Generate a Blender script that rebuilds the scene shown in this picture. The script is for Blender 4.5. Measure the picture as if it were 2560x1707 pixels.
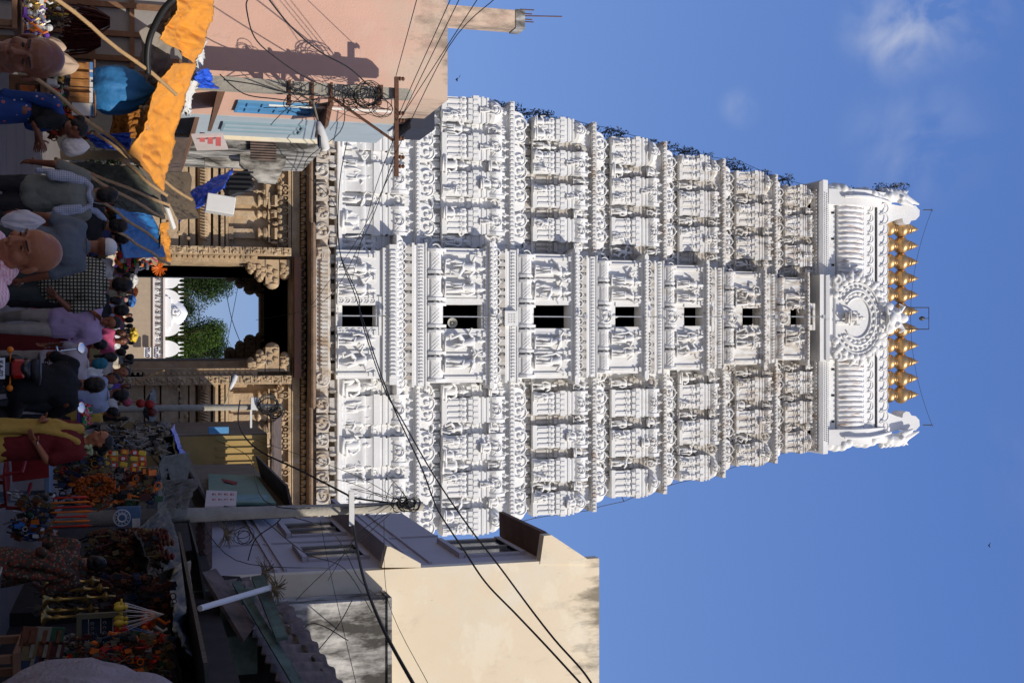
import bpy, bmesh, math, random
from mathutils import Vector, Matrix, noise as mnoise
R = math.radians
random.seed(7)
for o in list(bpy.data.objects): bpy.data.objects.remove(o)
S = bpy.context.scene
C = S.collection
# ------------------------------------------------------------ camera (held in portrait, so world up points to picture right)
F = 3082.0; HCAM = 1.9; PITCH = math.atan((1280 - 352) / F)
CP, SP = math.cos(PITCH), math.sin(PITCH)
cam = bpy.data.cameras.new('camera'); co = bpy.data.objects.new('camera', cam); C.objects.link(co)
cam.sensor_fit = 'HORIZONTAL'; cam.sensor_width = 36.0; cam.lens = 36.0 * F / 2560.0
cam.clip_start = 0.1; cam.clip_end = 3000
m = Matrix(((0, -1, 0), (-SP, 0, -CP), (CP, 0, -SP)))
co.matrix_world = Matrix.Translation((0, 0, HCAM)) @ m.to_4x4()
S.camera = co
# ------------------------------------------------------------ world, sun, exposure
SUN_EL, SUN_AZ = R(34), R(44)     # azimuth measured from straight behind the camera towards its right
sv = Vector((math.sin(SUN_AZ) * math.cos(SUN_EL), -math.cos(SUN_AZ) * math.cos(SUN_EL), math.sin(SUN_EL)))
w = bpy.data.worlds.new('World'); S.world = w; w.use_nodes = True
nt = w.node_tree; N = nt.nodes; N.clear()
out = N.new('ShaderNodeOutputWorld'); bg = N.new('ShaderNodeBackground'); sky = N.new('ShaderNodeTexSky')
sky.sky_type = 'NISHITA'; sky.sun_disc = False; sky.sun_elevation = SUN_EL
sky.sun_rotation = math.atan2(sv.x, sv.y)
sky.air_density = 1.0; sky.dust_density = 0.3; sky.ozone_density = 6.0
bg.inputs['Strength'].default_value = 0.09
# thin clouds, given by direction in the sky
tc = N.new('ShaderNodeTexCoord')
def sky_cloud(prev, d, rad, amt, sc):
    vm = N.new('ShaderNodeVectorMath'); vm.operation = 'DISTANCE'; nt.links.new(tc.outputs['Generated'], vm.inputs[0]); vm.inputs[1].default_value = d
    mr = N.new('ShaderNodeMapRange'); mr.inputs[1].default_value = rad; mr.inputs[2].default_value = 0; mr.interpolation_type = 'SMOOTHSTEP'
    nt.links.new(vm.outputs['Value'], mr.inputs[0])
    no = N.new('ShaderNodeTexNoise'); no.inputs['Scale'].default_value = sc; no.inputs['Detail'].default_value = 7; no.inputs['Distortion'].default_value = 0.4
    nt.links.new(tc.outputs['Generated'], no.inputs['Vector'])
    m2 = N.new('ShaderNodeMapRange'); m2.inputs[1].default_value = 0.42; m2.inputs[2].default_value = 0.72
    nt.links.new(no.outputs['Fac'], m2.inputs[0])
    mu = N.new('ShaderNodeMath'); mu.operation = 'MULTIPLY'; nt.links.new(mr.outputs[0], mu.inputs[0]); nt.links.new(m2.outputs[0], mu.inputs[1])
    mu2 = N.new('ShaderNodeMath'); mu2.operation = 'MULTIPLY'; nt.links.new(mu.outputs[0], mu2.inputs[0]); mu2.inputs[1].default_value = amt
    mx = N.new('ShaderNodeMixRGB'); nt.links.new(mu2.outputs[0], mx.inputs[0]); nt.links.new(prev, mx.inputs[1]); mx.inputs[2].default_value = (7.5, 7.8, 8.6, 1)
    return mx.outputs[0]
def pdir(U, V):
    d = Vector((0, CP, SP)) * F + Vector((1, 0, 0)) * (U - 853.5) + Vector((0, -SP, CP)) * (V - 1280)
    return d.normalized()
hs = N.new('ShaderNodeHueSaturation'); hs.inputs['Hue'].default_value = 0.507; hs.inputs['Saturation'].default_value = 1.0; hs.inputs['Value'].default_value = 1.0
nt.links.new(sky.outputs[0], hs.inputs['Color'])
# a clear hazy tropical blue, paler towards the horizon
sxz = N.new('ShaderNodeSeparateXYZ'); nt.links.new(tc.outputs['Generated'], sxz.inputs[0])
crs = N.new('ShaderNodeValToRGB'); nt.links.new(sxz.outputs['Z'], crs.inputs[0])
e_ = crs.color_ramp.elements; e_[0].position = 0.0; e_[0].color = (2.7, 3.75, 6.6, 1); e_[1].position = 1.0; e_[1].color = (.8, 1.6, 5.0, 1)
e2 = crs.color_ramp.elements.new(.25); e2.color = (2.1, 3.7, 8.2, 1)
e3 = crs.color_ramp.elements.new(.58); e3.color = (1.35, 2.8, 7.4, 1)
mxs = N.new('ShaderNodeMixRGB'); mxs.inputs[0].default_value = .72; nt.links.new(hs.outputs[0], mxs.inputs[1]); nt.links.new(crs.outputs[0], mxs.inputs[2])
# bright haze spread round the sun, behind the camera
vs = N.new('ShaderNodeVectorMath'); vs.operation = 'DISTANCE'; nt.links.new(tc.outputs['Generated'], vs.inputs[0]); vs.inputs[1].default_value = sv
ms_ = N.new('ShaderNodeMapRange'); ms_.inputs[1].default_value = 1.25; ms_.inputs[2].default_value = .1; ms_.inputs[4].default_value = .5; nt.links.new(vs.outputs['Value'], ms_.inputs[0])
mxh = N.new('ShaderNodeMixRGB'); nt.links.new(ms_.outputs[0], mxh.inputs[0]); nt.links.new(mxs.outputs[0], mxh.inputs[1]); mxh.inputs[2].default_value = (11, 9.8, 8.2, 1)
o_ = mxh.outputs[0]
for U, V, r_, a_, s_ in ((60, 2250, .055, .62, 24), (50, 2390, .05, .34, 24), (270, 1852, .022, .28, 26), (350, 2290, .07, .28, 16), (1130, 2590, .07, .10, 12)):
    o_ = sky_cloud(o_, pdir(U, V), r_, a_, s_)
nt.links.new(o_, bg.inputs['Color']); nt.links.new(bg.outputs[0], out.inputs[0])
sl = bpy.data.lights.new('sun', 'SUN'); sl.energy = 4.3; sl.angle = R(0.53); sl.color = (1.0, 0.93, 0.82)
so = bpy.data.objects.new('sun', sl); C.objects.link(so); so.rotation_euler = sv.to_track_quat('Z', 'Y').to_euler()
S.view_settings.view_transform = 'Standard'; S.view_settings.look = 'None'; S.view_settings.exposure = 0.0; S.view_settings.gamma = 1
S.cycles.max_bounces = 5; S.cycles.diffuse_bounces = 3; S.cycles.glossy_bounces = 2; S.cycles.transparent_max_bounces = 6
# ------------------------------------------------------------ picture point -> place at a given distance
def W(U, V, Y):
    d = pdir(U, V); t = Y / d.y
    return Vector((0, 0, HCAM)) + d * t
def WX(U, V, x):
    d = pdir(U, V); t = x / d.x
    return Vector((0, 0, HCAM)) + d * t
def WZ(U, V, z):
    d = pdir(U, V); t = (z - HCAM) / d.z
    return Vector((0, 0, HCAM)) + d * t
def ZV(V, Y): return W(853, V, Y).z
def XU(U, V, Y): return W(U, V, Y).x
# ------------------------------------------------------------ materials
MATS = {}
def mat(name, col, rough=0.8, var=0.15, scale=3.0, bump=0.0, bscale=20, metal=0.0, col2=None, sheen=0.0, stretch=(1, 1, 1), alpha=1.0, spec=0.3, emis=None, trans=0.0):
    if name in MATS: return MATS[name]
    m = bpy.data.materials.new(name); m.use_nodes = True; MATS[name] = m
    t = m.node_tree; n = t.nodes; b = n['Principled BSDF']
    b.inputs['Roughness'].default_value = rough; b.inputs['Metallic'].default_value = metal
    b.inputs['Specular IOR Level'].default_value = spec
    if len(col) == 3: col = (*col, 1)
    tc = n.new('ShaderNodeTexCoord'); mp = n.new('ShaderNodeMapping'); mp.inputs['Scale'].default_value = stretch
    t.links.new(tc.outputs['Object'], mp.inputs[0])
    if var > 0 or col2:
        no = n.new('ShaderNodeTexNoise'); no.inputs['Scale'].default_value = scale; no.inputs['Detail'].default_value = 6; no.inputs['Roughness'].default_value = .6
        t.links.new(mp.outputs[0], no.inputs['Vector'])
        cr = n.new('ShaderNodeValToRGB'); cr.color_ramp.elements[0].position = .32; cr.color_ramp.elements[1].position = .68
        if col2 is None: c2 = tuple(c * (1 - var) for c in col[:3]) + (1,)
        else: c2 = tuple(col2[:3]) + (1,)
        cr.color_ramp.elements[0].color = c2; cr.color_ramp.elements[1].color = col
        t.links.new(no.outputs['Fac'], cr.inputs[0]); t.links.new(cr.outputs[0], b.inputs['Base Color'])
    else: b.inputs['Base Color'].default_value = col
    if bump > 0:
        no2 = n.new('ShaderNodeTexNoise'); no2.inputs['Scale'].default_value = bscale; no2.inputs['Detail'].default_value = 5
        t.links.new(mp.outputs[0], no2.inputs['Vector'])
        bu = n.new('ShaderNodeBump'); bu.inputs['Strength'].default_value = bump; bu.inputs['Distance'].default_value = 0.05
        t.links.new(no2.outputs['Fac'], bu.inputs['Height']); t.links.new(bu.outputs[0], b.inputs['Normal'])
    if emis: b.inputs['Emission Color'].default_value = (*emis[:3], 1); b.inputs['Emission Strength'].default_value = emis[3]
    if trans: b.inputs['Transmission Weight'].default_value = trans
    if alpha < 1: b.inputs['Alpha'].default_value = alpha
    return m
def mix_in(m, fac_out, color):
    """lay another colour over a material's present base colour"""
    t = m.node_tree; b = t.nodes['Principled BSDF']
    mx = t.nodes.new('ShaderNodeMixRGB'); mx.inputs[2].default_value = (*color, 1)
    if b.inputs['Base Color'].links: t.links.new(b.inputs['Base Color'].links[0].from_socket, mx.inputs[1])
    else: mx.inputs[1].default_value = b.inputs['Base Color'].default_value
    t.links.new(fac_out, mx.inputs[0]); t.links.new(mx.outputs[0], b.inputs['Base Color'])
def stain(m, color, scale, stretch, lo, hi, amt=1.0, zr=None, coord='Object', detail=8, zamp=.12):
    """noise shaped dirt; zr=(z0,z1) makes it grow from height z0 to z1"""
    t = m.node_tree; n = t.nodes
    tc = n.new('ShaderNodeTexCoord'); mp = n.new('ShaderNodeMapping'); mp.inputs['Scale'].default_value = stretch
    g = n.new('ShaderNodeNewGeometry')
    src = g.outputs['Position'] if coord == 'World' else tc.outputs['Object']
    t.links.new(src, mp.inputs[0])
    no = n.new('ShaderNodeTexNoise'); no.inputs['Scale'].default_value = scale; no.inputs['Detail'].default_value = detail; no.inputs['Roughness'].default_value = .65
    t.links.new(mp.outputs[0], no.inputs['Vector'])
    fac = no.outputs['Fac']
    if zr:
        sx = n.new('ShaderNodeSeparateXYZ'); t.links.new(src, sx.inputs[0])
        mr = n.new('ShaderNodeMapRange'); mr.inputs[1].default_value = zr[0]; mr.inputs[2].default_value = zr[1]; mr.inputs[3].default_value = -.3; mr.inputs[4].default_value = zamp
        t.links.new(sx.outputs['Z'], mr.inputs[0])
        ad = n.new('ShaderNodeMath'); ad.operation = 'ADD'; t.links.new(fac, ad.inputs[0]); t.links.new(mr.outputs[0], ad.inputs[1]); fac = ad.outputs[0]
    m2 = n.new('ShaderNodeMapRange'); m2.inputs[1].default_value = lo; m2.inputs[2].default_value = hi; m2.inputs[3].default_value = 0; m2.inputs[4].default_value = amt
    t.links.new(fac, m2.inputs[0]); mix_in(m, m2.outputs[0], color)
    return m
# ------------------------------------------------------------ mesh builder
class MB:
    def __init__(s): s.v = []; s.f = []
    def quad(s, *p):
        i = len(s.v); s.v += [tuple(q) for q in p]; s.f.append(tuple(range(i, i + len(p))))
    def box(s, x0, x1, y0, y1, z0, z1):
        i = len(s.v)
        s.v += [(x0, y0, z0), (x1, y0, z0), (x1, y1, z0), (x0, y1, z0), (x0, y0, z1), (x1, y0, z1), (x1, y1, z1), (x0, y1, z1)]
        s.f += [(i, i+3, i+2, i+1), (i+4, i+5, i+6, i+7), (i, i+1, i+5, i+4), (i+1, i+2, i+6, i+5), (i+2, i+3, i+7, i+6), (i+3, i, i+4, i+7)]
    def obox(s, c, sx, sy, sz, rot=None):
        """box centred at c, sizes, optional Matrix rotation"""
        i = len(s.v)
        for dz in (-.5, .5):
            for dx, dy in ((-.5, -.5), (.5, -.5), (.5, .5), (-.5, .5)):
                p = Vector((dx*sx, dy*sy, dz*sz))
                if rot is not None: p = rot @ p
                s.v.append(tuple(p + Vector(c)))
        s.f += [(i, i+3, i+2, i+1), (i+4, i+5, i+6, i+7), (i, i+1, i+5, i+4), (i+1, i+2, i+6, i+5), (i+2, i+3, i+7, i+6), (i+3, i, i+4, i+7)]
    def loft(s, rings, cap=True, close=True):
        i = len(s.v); n = len(rings[0])
        for r in rings: s.v += [tuple(p) for p in r]
        for k in range(len(rings) - 1):
            for j in range(n if close else n - 1):
                a = i + k*n + j; b = i + k*n + (j+1) % n
                s.f.append((a, b, b + n, a + n))
        if cap and close:
            s.f.append(tuple(i + j for j in reversed(range(n)))); s.f.append(tuple(i + (len(rings)-1)*n + j for j in range(n)))
    def prism(s, pts, x0, x1, axis='x'):
        if axis == 'x': s.loft([[(x0, a, b) for a, b in pts], [(x1, a, b) for a, b in pts]])
        elif axis == 'y': s.loft([[(a, x0, b) for a, b in pts], [(a, x1, b) for a, b in pts]])
        else: s.loft([[(a, b, x0) for a, b in pts], [(a, b, x1) for a, b in pts]])
    def ring(s, prof, X0, X1, Y0, Y1, cap=True):
        """sweep (out, z) profile round a rectangular plan"""
        s.loft([[(X0-o, Y0-o, z), (X1+o, Y0-o, z), (X1+o, Y1+o, z), (X0-o, Y1+o, z)] for o, z in prof], cap=cap)
    def lathe(s, cx, cy, z0, prof, n=10, sx=1, sy=1):
        s.loft([[(cx + r*sx*math.cos(2*math.pi*j/n), cy + r*sy*math.sin(2*math.pi*j/n), z0 + z) for j in range(n)] for r, z in prof])
    def ball(s, c, r, nu=8, nv=6, rot=None):
        if not hasattr(r, '__len__'): r = (r, r, r)
        rings = []
        for k in range(nv + 1):
            t = math.pi * k / nv; st = max(math.sin(t), .02)
            ring = []
            for j in range(nu):
                a = 2*math.pi*j/nu
                p = Vector((r[0]*st*math.cos(a), r[1]*st*math.sin(a), -r[2]*math.cos(t)))
                if rot is not None: p = rot @ p
                ring.append(tuple(Vector(c) + p))
            rings.append(ring)
        s.loft(rings)
    def tube(s, pts, rad, n=6, cap=True):
        pts = [Vector(p) for p in pts]; L = len(pts)
        if not hasattr(rad, '__len__'): rad = [rad] * L
        rings = []; up = None
        for k in range(L):
            d = (pts[min(k+1, L-1)] - pts[max(k-1, 0)])
            if d.length < 1e-9: d = Vector((0, 0, 1))
            d.normalize()
            if up is None: up = Vector((0, 0, 1)) if abs(d.z) < .9 else Vector((1, 0, 0))
            a = d.cross(up)
            if a.length < 1e-5: a = d.cross(Vector((0, 1, 0)))
            a.normalize(); b = a.cross(d); b.normalize(); up = b
            rings.append([tuple(pts[k] + (a*math.cos(2*math.pi*j/n) + b*math.sin(2*math.pi*j/n)) * rad[k]) for j in range(n)])
        s.loft(rings, cap=cap)
    def cap(s, p, q, r0, r1, n=10):
        """capsule with tapering radius"""
        p = Vector(p); q = Vector(q); d = q - p; L = d.length
        if L < 1e-6: s.ball(p, r0, n, n//2); return
        d.normalize(); pts = []; rr = []
        for t in (-1, -.92, -.7, -.38, 0): pts.append(p + d*t*r0); rr.append(max(r0*math.sqrt(max(0, 1-t*t)), .0008))
        for t in (0, .38, .7, .92, 1): pts.append(q + d*t*r1); rr.append(max(r1*math.sqrt(max(0, 1-t*t)), .0008))
        s.tube(pts, rr, n)
    def grid(s, fn, nu, nv):
        i = len(s.v)
        for a in range(nu + 1):
            for b in range(nv + 1): s.v.append(tuple(fn(a/nu, b/nv)))
        for a in range(nu):
            for b in range(nv):
                k = i + a*(nv+1) + b
                s.f.append((k, k+nv+1, k+nv+2, k+1))
    def mesh(s, name):
        me = bpy.data.meshes.new(name); me.from_pydata(s.v, [], s.f); me.update(); return me
    def xf(s, M, start=0):
        for i in range(start, len(s.v)): s.v[i] = tuple(M @ Vector(s.v[i]))
def obj(name, mb, material=None, parent=None, smooth=False, solid=0.0, loc=None, fix=False, bev=0.0):
    me = mb.mesh(name) if isinstance(mb, MB) else mb
    o = bpy.data.objects.new(name, me); C.objects.link(o)
    if fix:
        bm = bmesh.new(); bm.from_mesh(me); bmesh.ops.recalc_face_normals(bm, faces=bm.faces); bm.to_mesh(me); bm.free()
    if material:
        for mm in (material if isinstance(material, (list, tuple)) else [material]): me.materials.append(mm)
    if smooth:
        me.polygons.foreach_set('use_smooth', [True] * len(me.polygons))
        if smooth != True:
            me.set_sharp_from_angle(angle=R(smooth))
    if parent: o.parent = parent
    if loc: o.location = loc
    if solid:
        md = o.modifiers.new('solid', 'SOLIDIFY'); md.thickness = solid; md.offset = 0
    if bev:
        md = o.modifiers.new('bevel', 'BEVEL'); md.width = bev; md.segments = 2; md.limit_method = 'ANGLE'
    return o
def tag(o, label=None, cat=None, group=None, kind=None):
    if label: o['label'] = label
    if cat: o['category'] = cat
    if group: o['group'] = group
    if kind: o['kind'] = kind
    return o
def thing(name, label, cat, loc=(0, 0, 0), rz=0, group=None):
    o = bpy.data.objects.new(name, None); C.objects.link(o); o.location = loc; o.rotation_euler.z = rz
    o.empty_display_size = .2
    return tag(o, label, cat, group)
def copy_tree(o, parent=None):
    c = o.copy(); C.objects.link(c); c.parent = parent
    for ch in [q for q in bpy.data.objects if q.parent == o]: copy_tree(ch, c)
    return c
def remesh(mb, vox, name, wr=0.0, ws=9, seed=0, smooth=1):
    me = mb.mesh('tmp'); o = bpy.data.objects.new('tmp', me); C.objects.link(o)
    md = o.modifiers.new('r', 'REMESH'); md.mode = 'VOXEL'; md.voxel_size = vox; md.use_smooth_shade = True
    if smooth: ms = o.modifiers.new('s', 'SMOOTH'); ms.iterations = smooth*2; ms.factor = .5
    dg = bpy.context.evaluated_depsgraph_get(); dg.update()
    m2 = bpy.data.meshes.new_from_object(o.evaluated_get(dg)); bpy.data.objects.remove(o); bpy.data.meshes.remove(me); m2.name = name
    if wr:
        for v in m2.vertices:
            q = v.co*ws; v.co += v.normal*wr*(mnoise.noise(Vector((q.x, q.y, q.z*.45 + seed))) + .5*mnoise.noise(Vector((q.x*2.2, q.y*2.2, q.z*1.4 + seed))))
    m2.polygons.foreach_set('use_smooth', [True]*len(m2.polygons))
    return m2
# ============================================================ the gate tower
TX = XU(787, 840, 60)           # tower axis
YF = 60.0; YB = 76.0
white = mat('whitewash', (.74, .737, .728), .8, .08, 1.2, .25, 9)
stain(white, (.55, .50, .42), 1.3, (2.2, 2.2, .35), .50, .72, .45, (9, 34), 'World')
stain(white, (.36, .26, .17), 1.9, (2.2, 2.2, .45), .57, .70, .5, (13, 36), 'World', zamp=.10)
stain(white, (.14, .125, .11), 1.3, (2.6, 2.6, .6), .61, .72, .6, (13, 34), 'World', zamp=.08)
roofw = mat('roof_whitewash', (.74, .737, .728), .8, .08, 1.2, .25, 9)
stain(roofw, (.40, .30, .20), 1.4, (2.5, 2.5, .4), .60, .76, .6, None, 'World')
ledgem = mat('stained_ledge', (.66, .65, .63), .85, .1, 2, .3, 12)
stain(ledgem, (.34, .24, .15), 1.3, (1.2, 1.2, 2.2), .50, .64, .8, None, 'World')
stain(ledgem, (.12, .10, .085), 1.0, (1.6, 1.6, 2.5), .58, .70, .8, None, 'World')
grime = mat('weathered_plaster', (.56, .55, .53), .85, .3, 2.0, .4, 12, col2=(.40, .35, .29), stretch=(2, 2, .6))
stain(grime, (.10, .08, .065), 1.6, (1.5, 1.5, .8), .55, .72, .75, None, 'World')
stone = mat('sandstone', (.52, .385, .24), .9, .3, 1.4, .6, 8, col2=(.37, .26, .155))
stain(stone, (.16, .13, .10), .8, (1.2, 1.2, 2.2), .50, .70, .65, None, 'World')
stain(stone, (.58, .55, .50), 1.7, (1.4, 1.4, .8), .58, .74, .5, None, 'World')
redstone = mat('red_stone', (.30, .14, .085), .9, .3, 2.5, .4, 10, col2=(.20, .12, .09))
limed = mat('limed_stone', (.62, .60, .56), .9, .3, 2.2, .5, 10, col2=(.36, .27, .18), stretch=(1, 1, .5))
stain(limed, (.18, .14, .10), 1.5, (1.3, 1.3, .6), .56, .72, .7, None, 'World')
dark = mat('opening_shade', (.025, .022, .02), .95, .2)  # near-black tone painted for the shade inside openings
gold = mat('gilded_copper', (.66, .41, .17), .42, .35, 2.5, .1, 6, metal=.8, col2=(.42, .27, .14))
tower = thing('temple_tower', 'tall white seven storey temple gate tower with gilded finials on a carved tan stone base', 'temple tower', (TX, YF, 0))
def tobj(name, mb, material, parent=tower, **k):
    M = Matrix.Translation((-TX, -YF, 0))
    mb.xf(M); return obj(name, mb, material, parent, **k)
def kudu(mb, x, y, z, r, d=.07):
    """horseshoe medallion facing the street: rim, boss, tip"""
    n = 10; rim = []
    a0 = -2.3
    pts = []
    for k in range(n + 1):
        a = math.pi/2 + a0 + (2*-a0) * k / n
        pts.append((x + r*math.cos(a), y - d*.5, z + r*math.sin(a)))
    mb.tube(pts, [r*.17]*len(pts), 4)
    mb.ball((x, y, z), (r*.42, d, r*.42), 6, 4)
    mb.ball((x, y, z + r*1.2), (r*.22, d*.8, r*.3), 5, 4)
def finial(mb, x, y, z, h, n=6):
    p = [(.30, 0), (.34, .04), (.14, .12), (.14, .18), (.36, .30), (.42, .42), (.34, .52), (.13, .60), (.20, .66), (.13, .72), (.17, .78), (.06, .86), (.01, 1)]
    mb.lathe(x, y, z, [(r*h*.62, q*h) for r, q in p], n)
def eave(y, z0, z1, o):
    """outline of a curved overhanging cornice, outward o"""
    h = z1 - z0
    return [(.0, z0), (o*.86, z0), (o, z0 + .05*h), (o*.985, z0 + .22*h), (o*.9, z0 + .45*h), (o*.7, z0 + .7*h), (o*.4, z0 + .88*h), (.0, z1)]
def vault(mb, x0, x1, y, z0, z1, d, lattice=True):
    """little barrel roofed shrine with flared gable ends, ridge along x"""
    h = z1 - z0
    out = [(y + .05, z0), (y - d*.55, z0), (y - d*.55, z0 + .12*h), (y - d*.8, z0 + .2*h), (y - d, z0 + .45*h), (y - d*.92, z0 + .68*h), (y - d*.6, z0 + .88*h), (y - d*.15, z0 + h), (y + .05, z0 + h)]
    e = (x1 - x0) * .12
    mb.prism(out, x0 + e, x1 - e)
    for a, b in ((x0, x0 + e), (x1 - e, x1)):
        o2 = [(y + .06, z0), (y - d*.6, z0), (y - d*.9, z0 + .18*h), (y - d*1.12, z0 + .46*h), (y - d*1.0, z0 + .74*h), (y - d*.6, z0 + .98*h), (y - d*.1, z0 + 1.22*h), (y + .06, z0 + 1.1*h)]
        mb.prism(o2, a, b)
    if lattice:
        w = x1 - x0 - 2*e; n = max(3, int(w / .16)); t = .018
        for k in range(n + 1):
            for sgn in (1, -1):
                xa = x0 + e + w*k/n; xb = xa + sgn * h*.5
                if not (x0 + e - .01 <= xb <= x1 - e + .01): continue
                mb.tube([(xa, y - d*.83, z0 + .24*h), ((xa+xb)/2, y - d*1.02, z0 + .46*h), (xb, y - d*.93, z0 + .7*h)], t, 3, False)
def dome(mb, x, y, z0, z1, r):
    h = z1 - z0
    mb.lathe(x, y, z0, [(r*.7, 0), (r*.7, .12*h), (r*.95, .22*h), (r*1.04, .42*h), (r*.94, .62*h), (r*.62, .84*h), (r*.2, h)], 8)
def shrine(mb, x0, x1, yf, zz, proj, kind, npil):
    """one aedicule: plinth, pilasters, capitals, abacus, stacked mouldings, roof. zz(f) gives height"""
    p = proj
    pr = [(.00, zz(.235)), (.07, zz(.235)), (.07, zz(.285)), (.02, zz(.29)), (.02, zz(.43)), (.05, zz(.44)), (.05, zz(.47)), (.02, zz(.48)), (.03, zz(.52)), (.08, zz(.545)), (.12, zz(.55)), (.12, zz(.61)), (.05, zz(.615)), (.05, zz(.635)), (.09, zz(.64)), (.09, zz(.665)), (.02, zz(.67)), (.02, zz(.69)), (.06, zz(.695)), (.06, zz(.715)), (0, zz(.72))]
    mb.ring(pr, x0, x1, yf - p, yf + .3)
    w = x1 - x0
    for k in range(npil):
        xc = x0 + w*(k + .5)/npil; a = min(.055, w/npil*.3)
        mb.box(xc - a, xc + a, yf - p - .085, yf - p, zz(.292), zz(.415))
        mb.box(xc - a*1.5, xc + a*1.5, yf - p - .11, yf - p, zz(.417), zz(.437))
        mb.lathe(xc, yf - p - .03, zz(.442), [(a*1.1, 0), (a*1.9, zz(.455)-zz(.442)), (a*1.9, zz(.47)-zz(.442)), (a*1.0, zz(.485)-zz(.442))], 6)
        mb.box(xc - a*2.1, xc + a*2.1, yf - p - .13, yf - p, zz(.50), zz(.543))
        # bracket ends and little brackets on the abacus
        mb.box(xc - a, xc + a, yf - p - .155, yf - p - .10, zz(.553), zz(.60))
    if kind == 'vault':
        vault(mb, x0 - .08, x1 + .08, yf - p*.5, zz(.72), zz(.865), .34)
        n = 3
        for k in range(n): finial(mb, x0 + w*(k + .5)/n, yf - p*.5 - .02, zz(.86), (zz(.95)-zz(.86)), 5)
        kudu(mb, (x0 + x1)/2, yf - p*.5 - .36, zz(.79), (zz(.865)-zz(.72))*.33)
    elif kind == 'dome':
        r = w*.52
        dome(mb, (x0+x1)/2, yf - p*.3, zz(.70), zz(.875), r)
        finial(mb, (x0+x1)/2, yf - p*.3, zz(.87), (zz(.96)-zz(.87)), 6)
        kudu(mb, (x0 + x1)/2, yf - p*.3 - r, zz(.78), (zz(.865)-zz(.72))*.34)
    else:
        r = min(w*.48, (zz(.865)-zz(.72))*.55)
        xm = (x0+x1)/2; zc = zz(.79)
        pts = [(xm + r*math.cos(a), yf - p - .06, zc + r*math.sin(a)) for a in [math.pi/2 - 2.6 + 5.2*k/12 for k in range(13)]]
        mb.tube(pts, r*.16, 5)
        mb.box(xm - r*.9, xm + r*.9, yf - p + .02, yf + .2, zz(.72), zz(.86))
        mb.ball((xm, yf - p, zc), (r*.5, .14, r*.5), 8, 5)
        mb.ball((xm, yf - p - .02, zc + r*1.25), (r*.25, .07, r*.35), 6, 4)
        mb.box(xm - w*.3, xm + w*.3, yf - p + .06, yf + .2, zz(.86), zz(.93))
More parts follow.
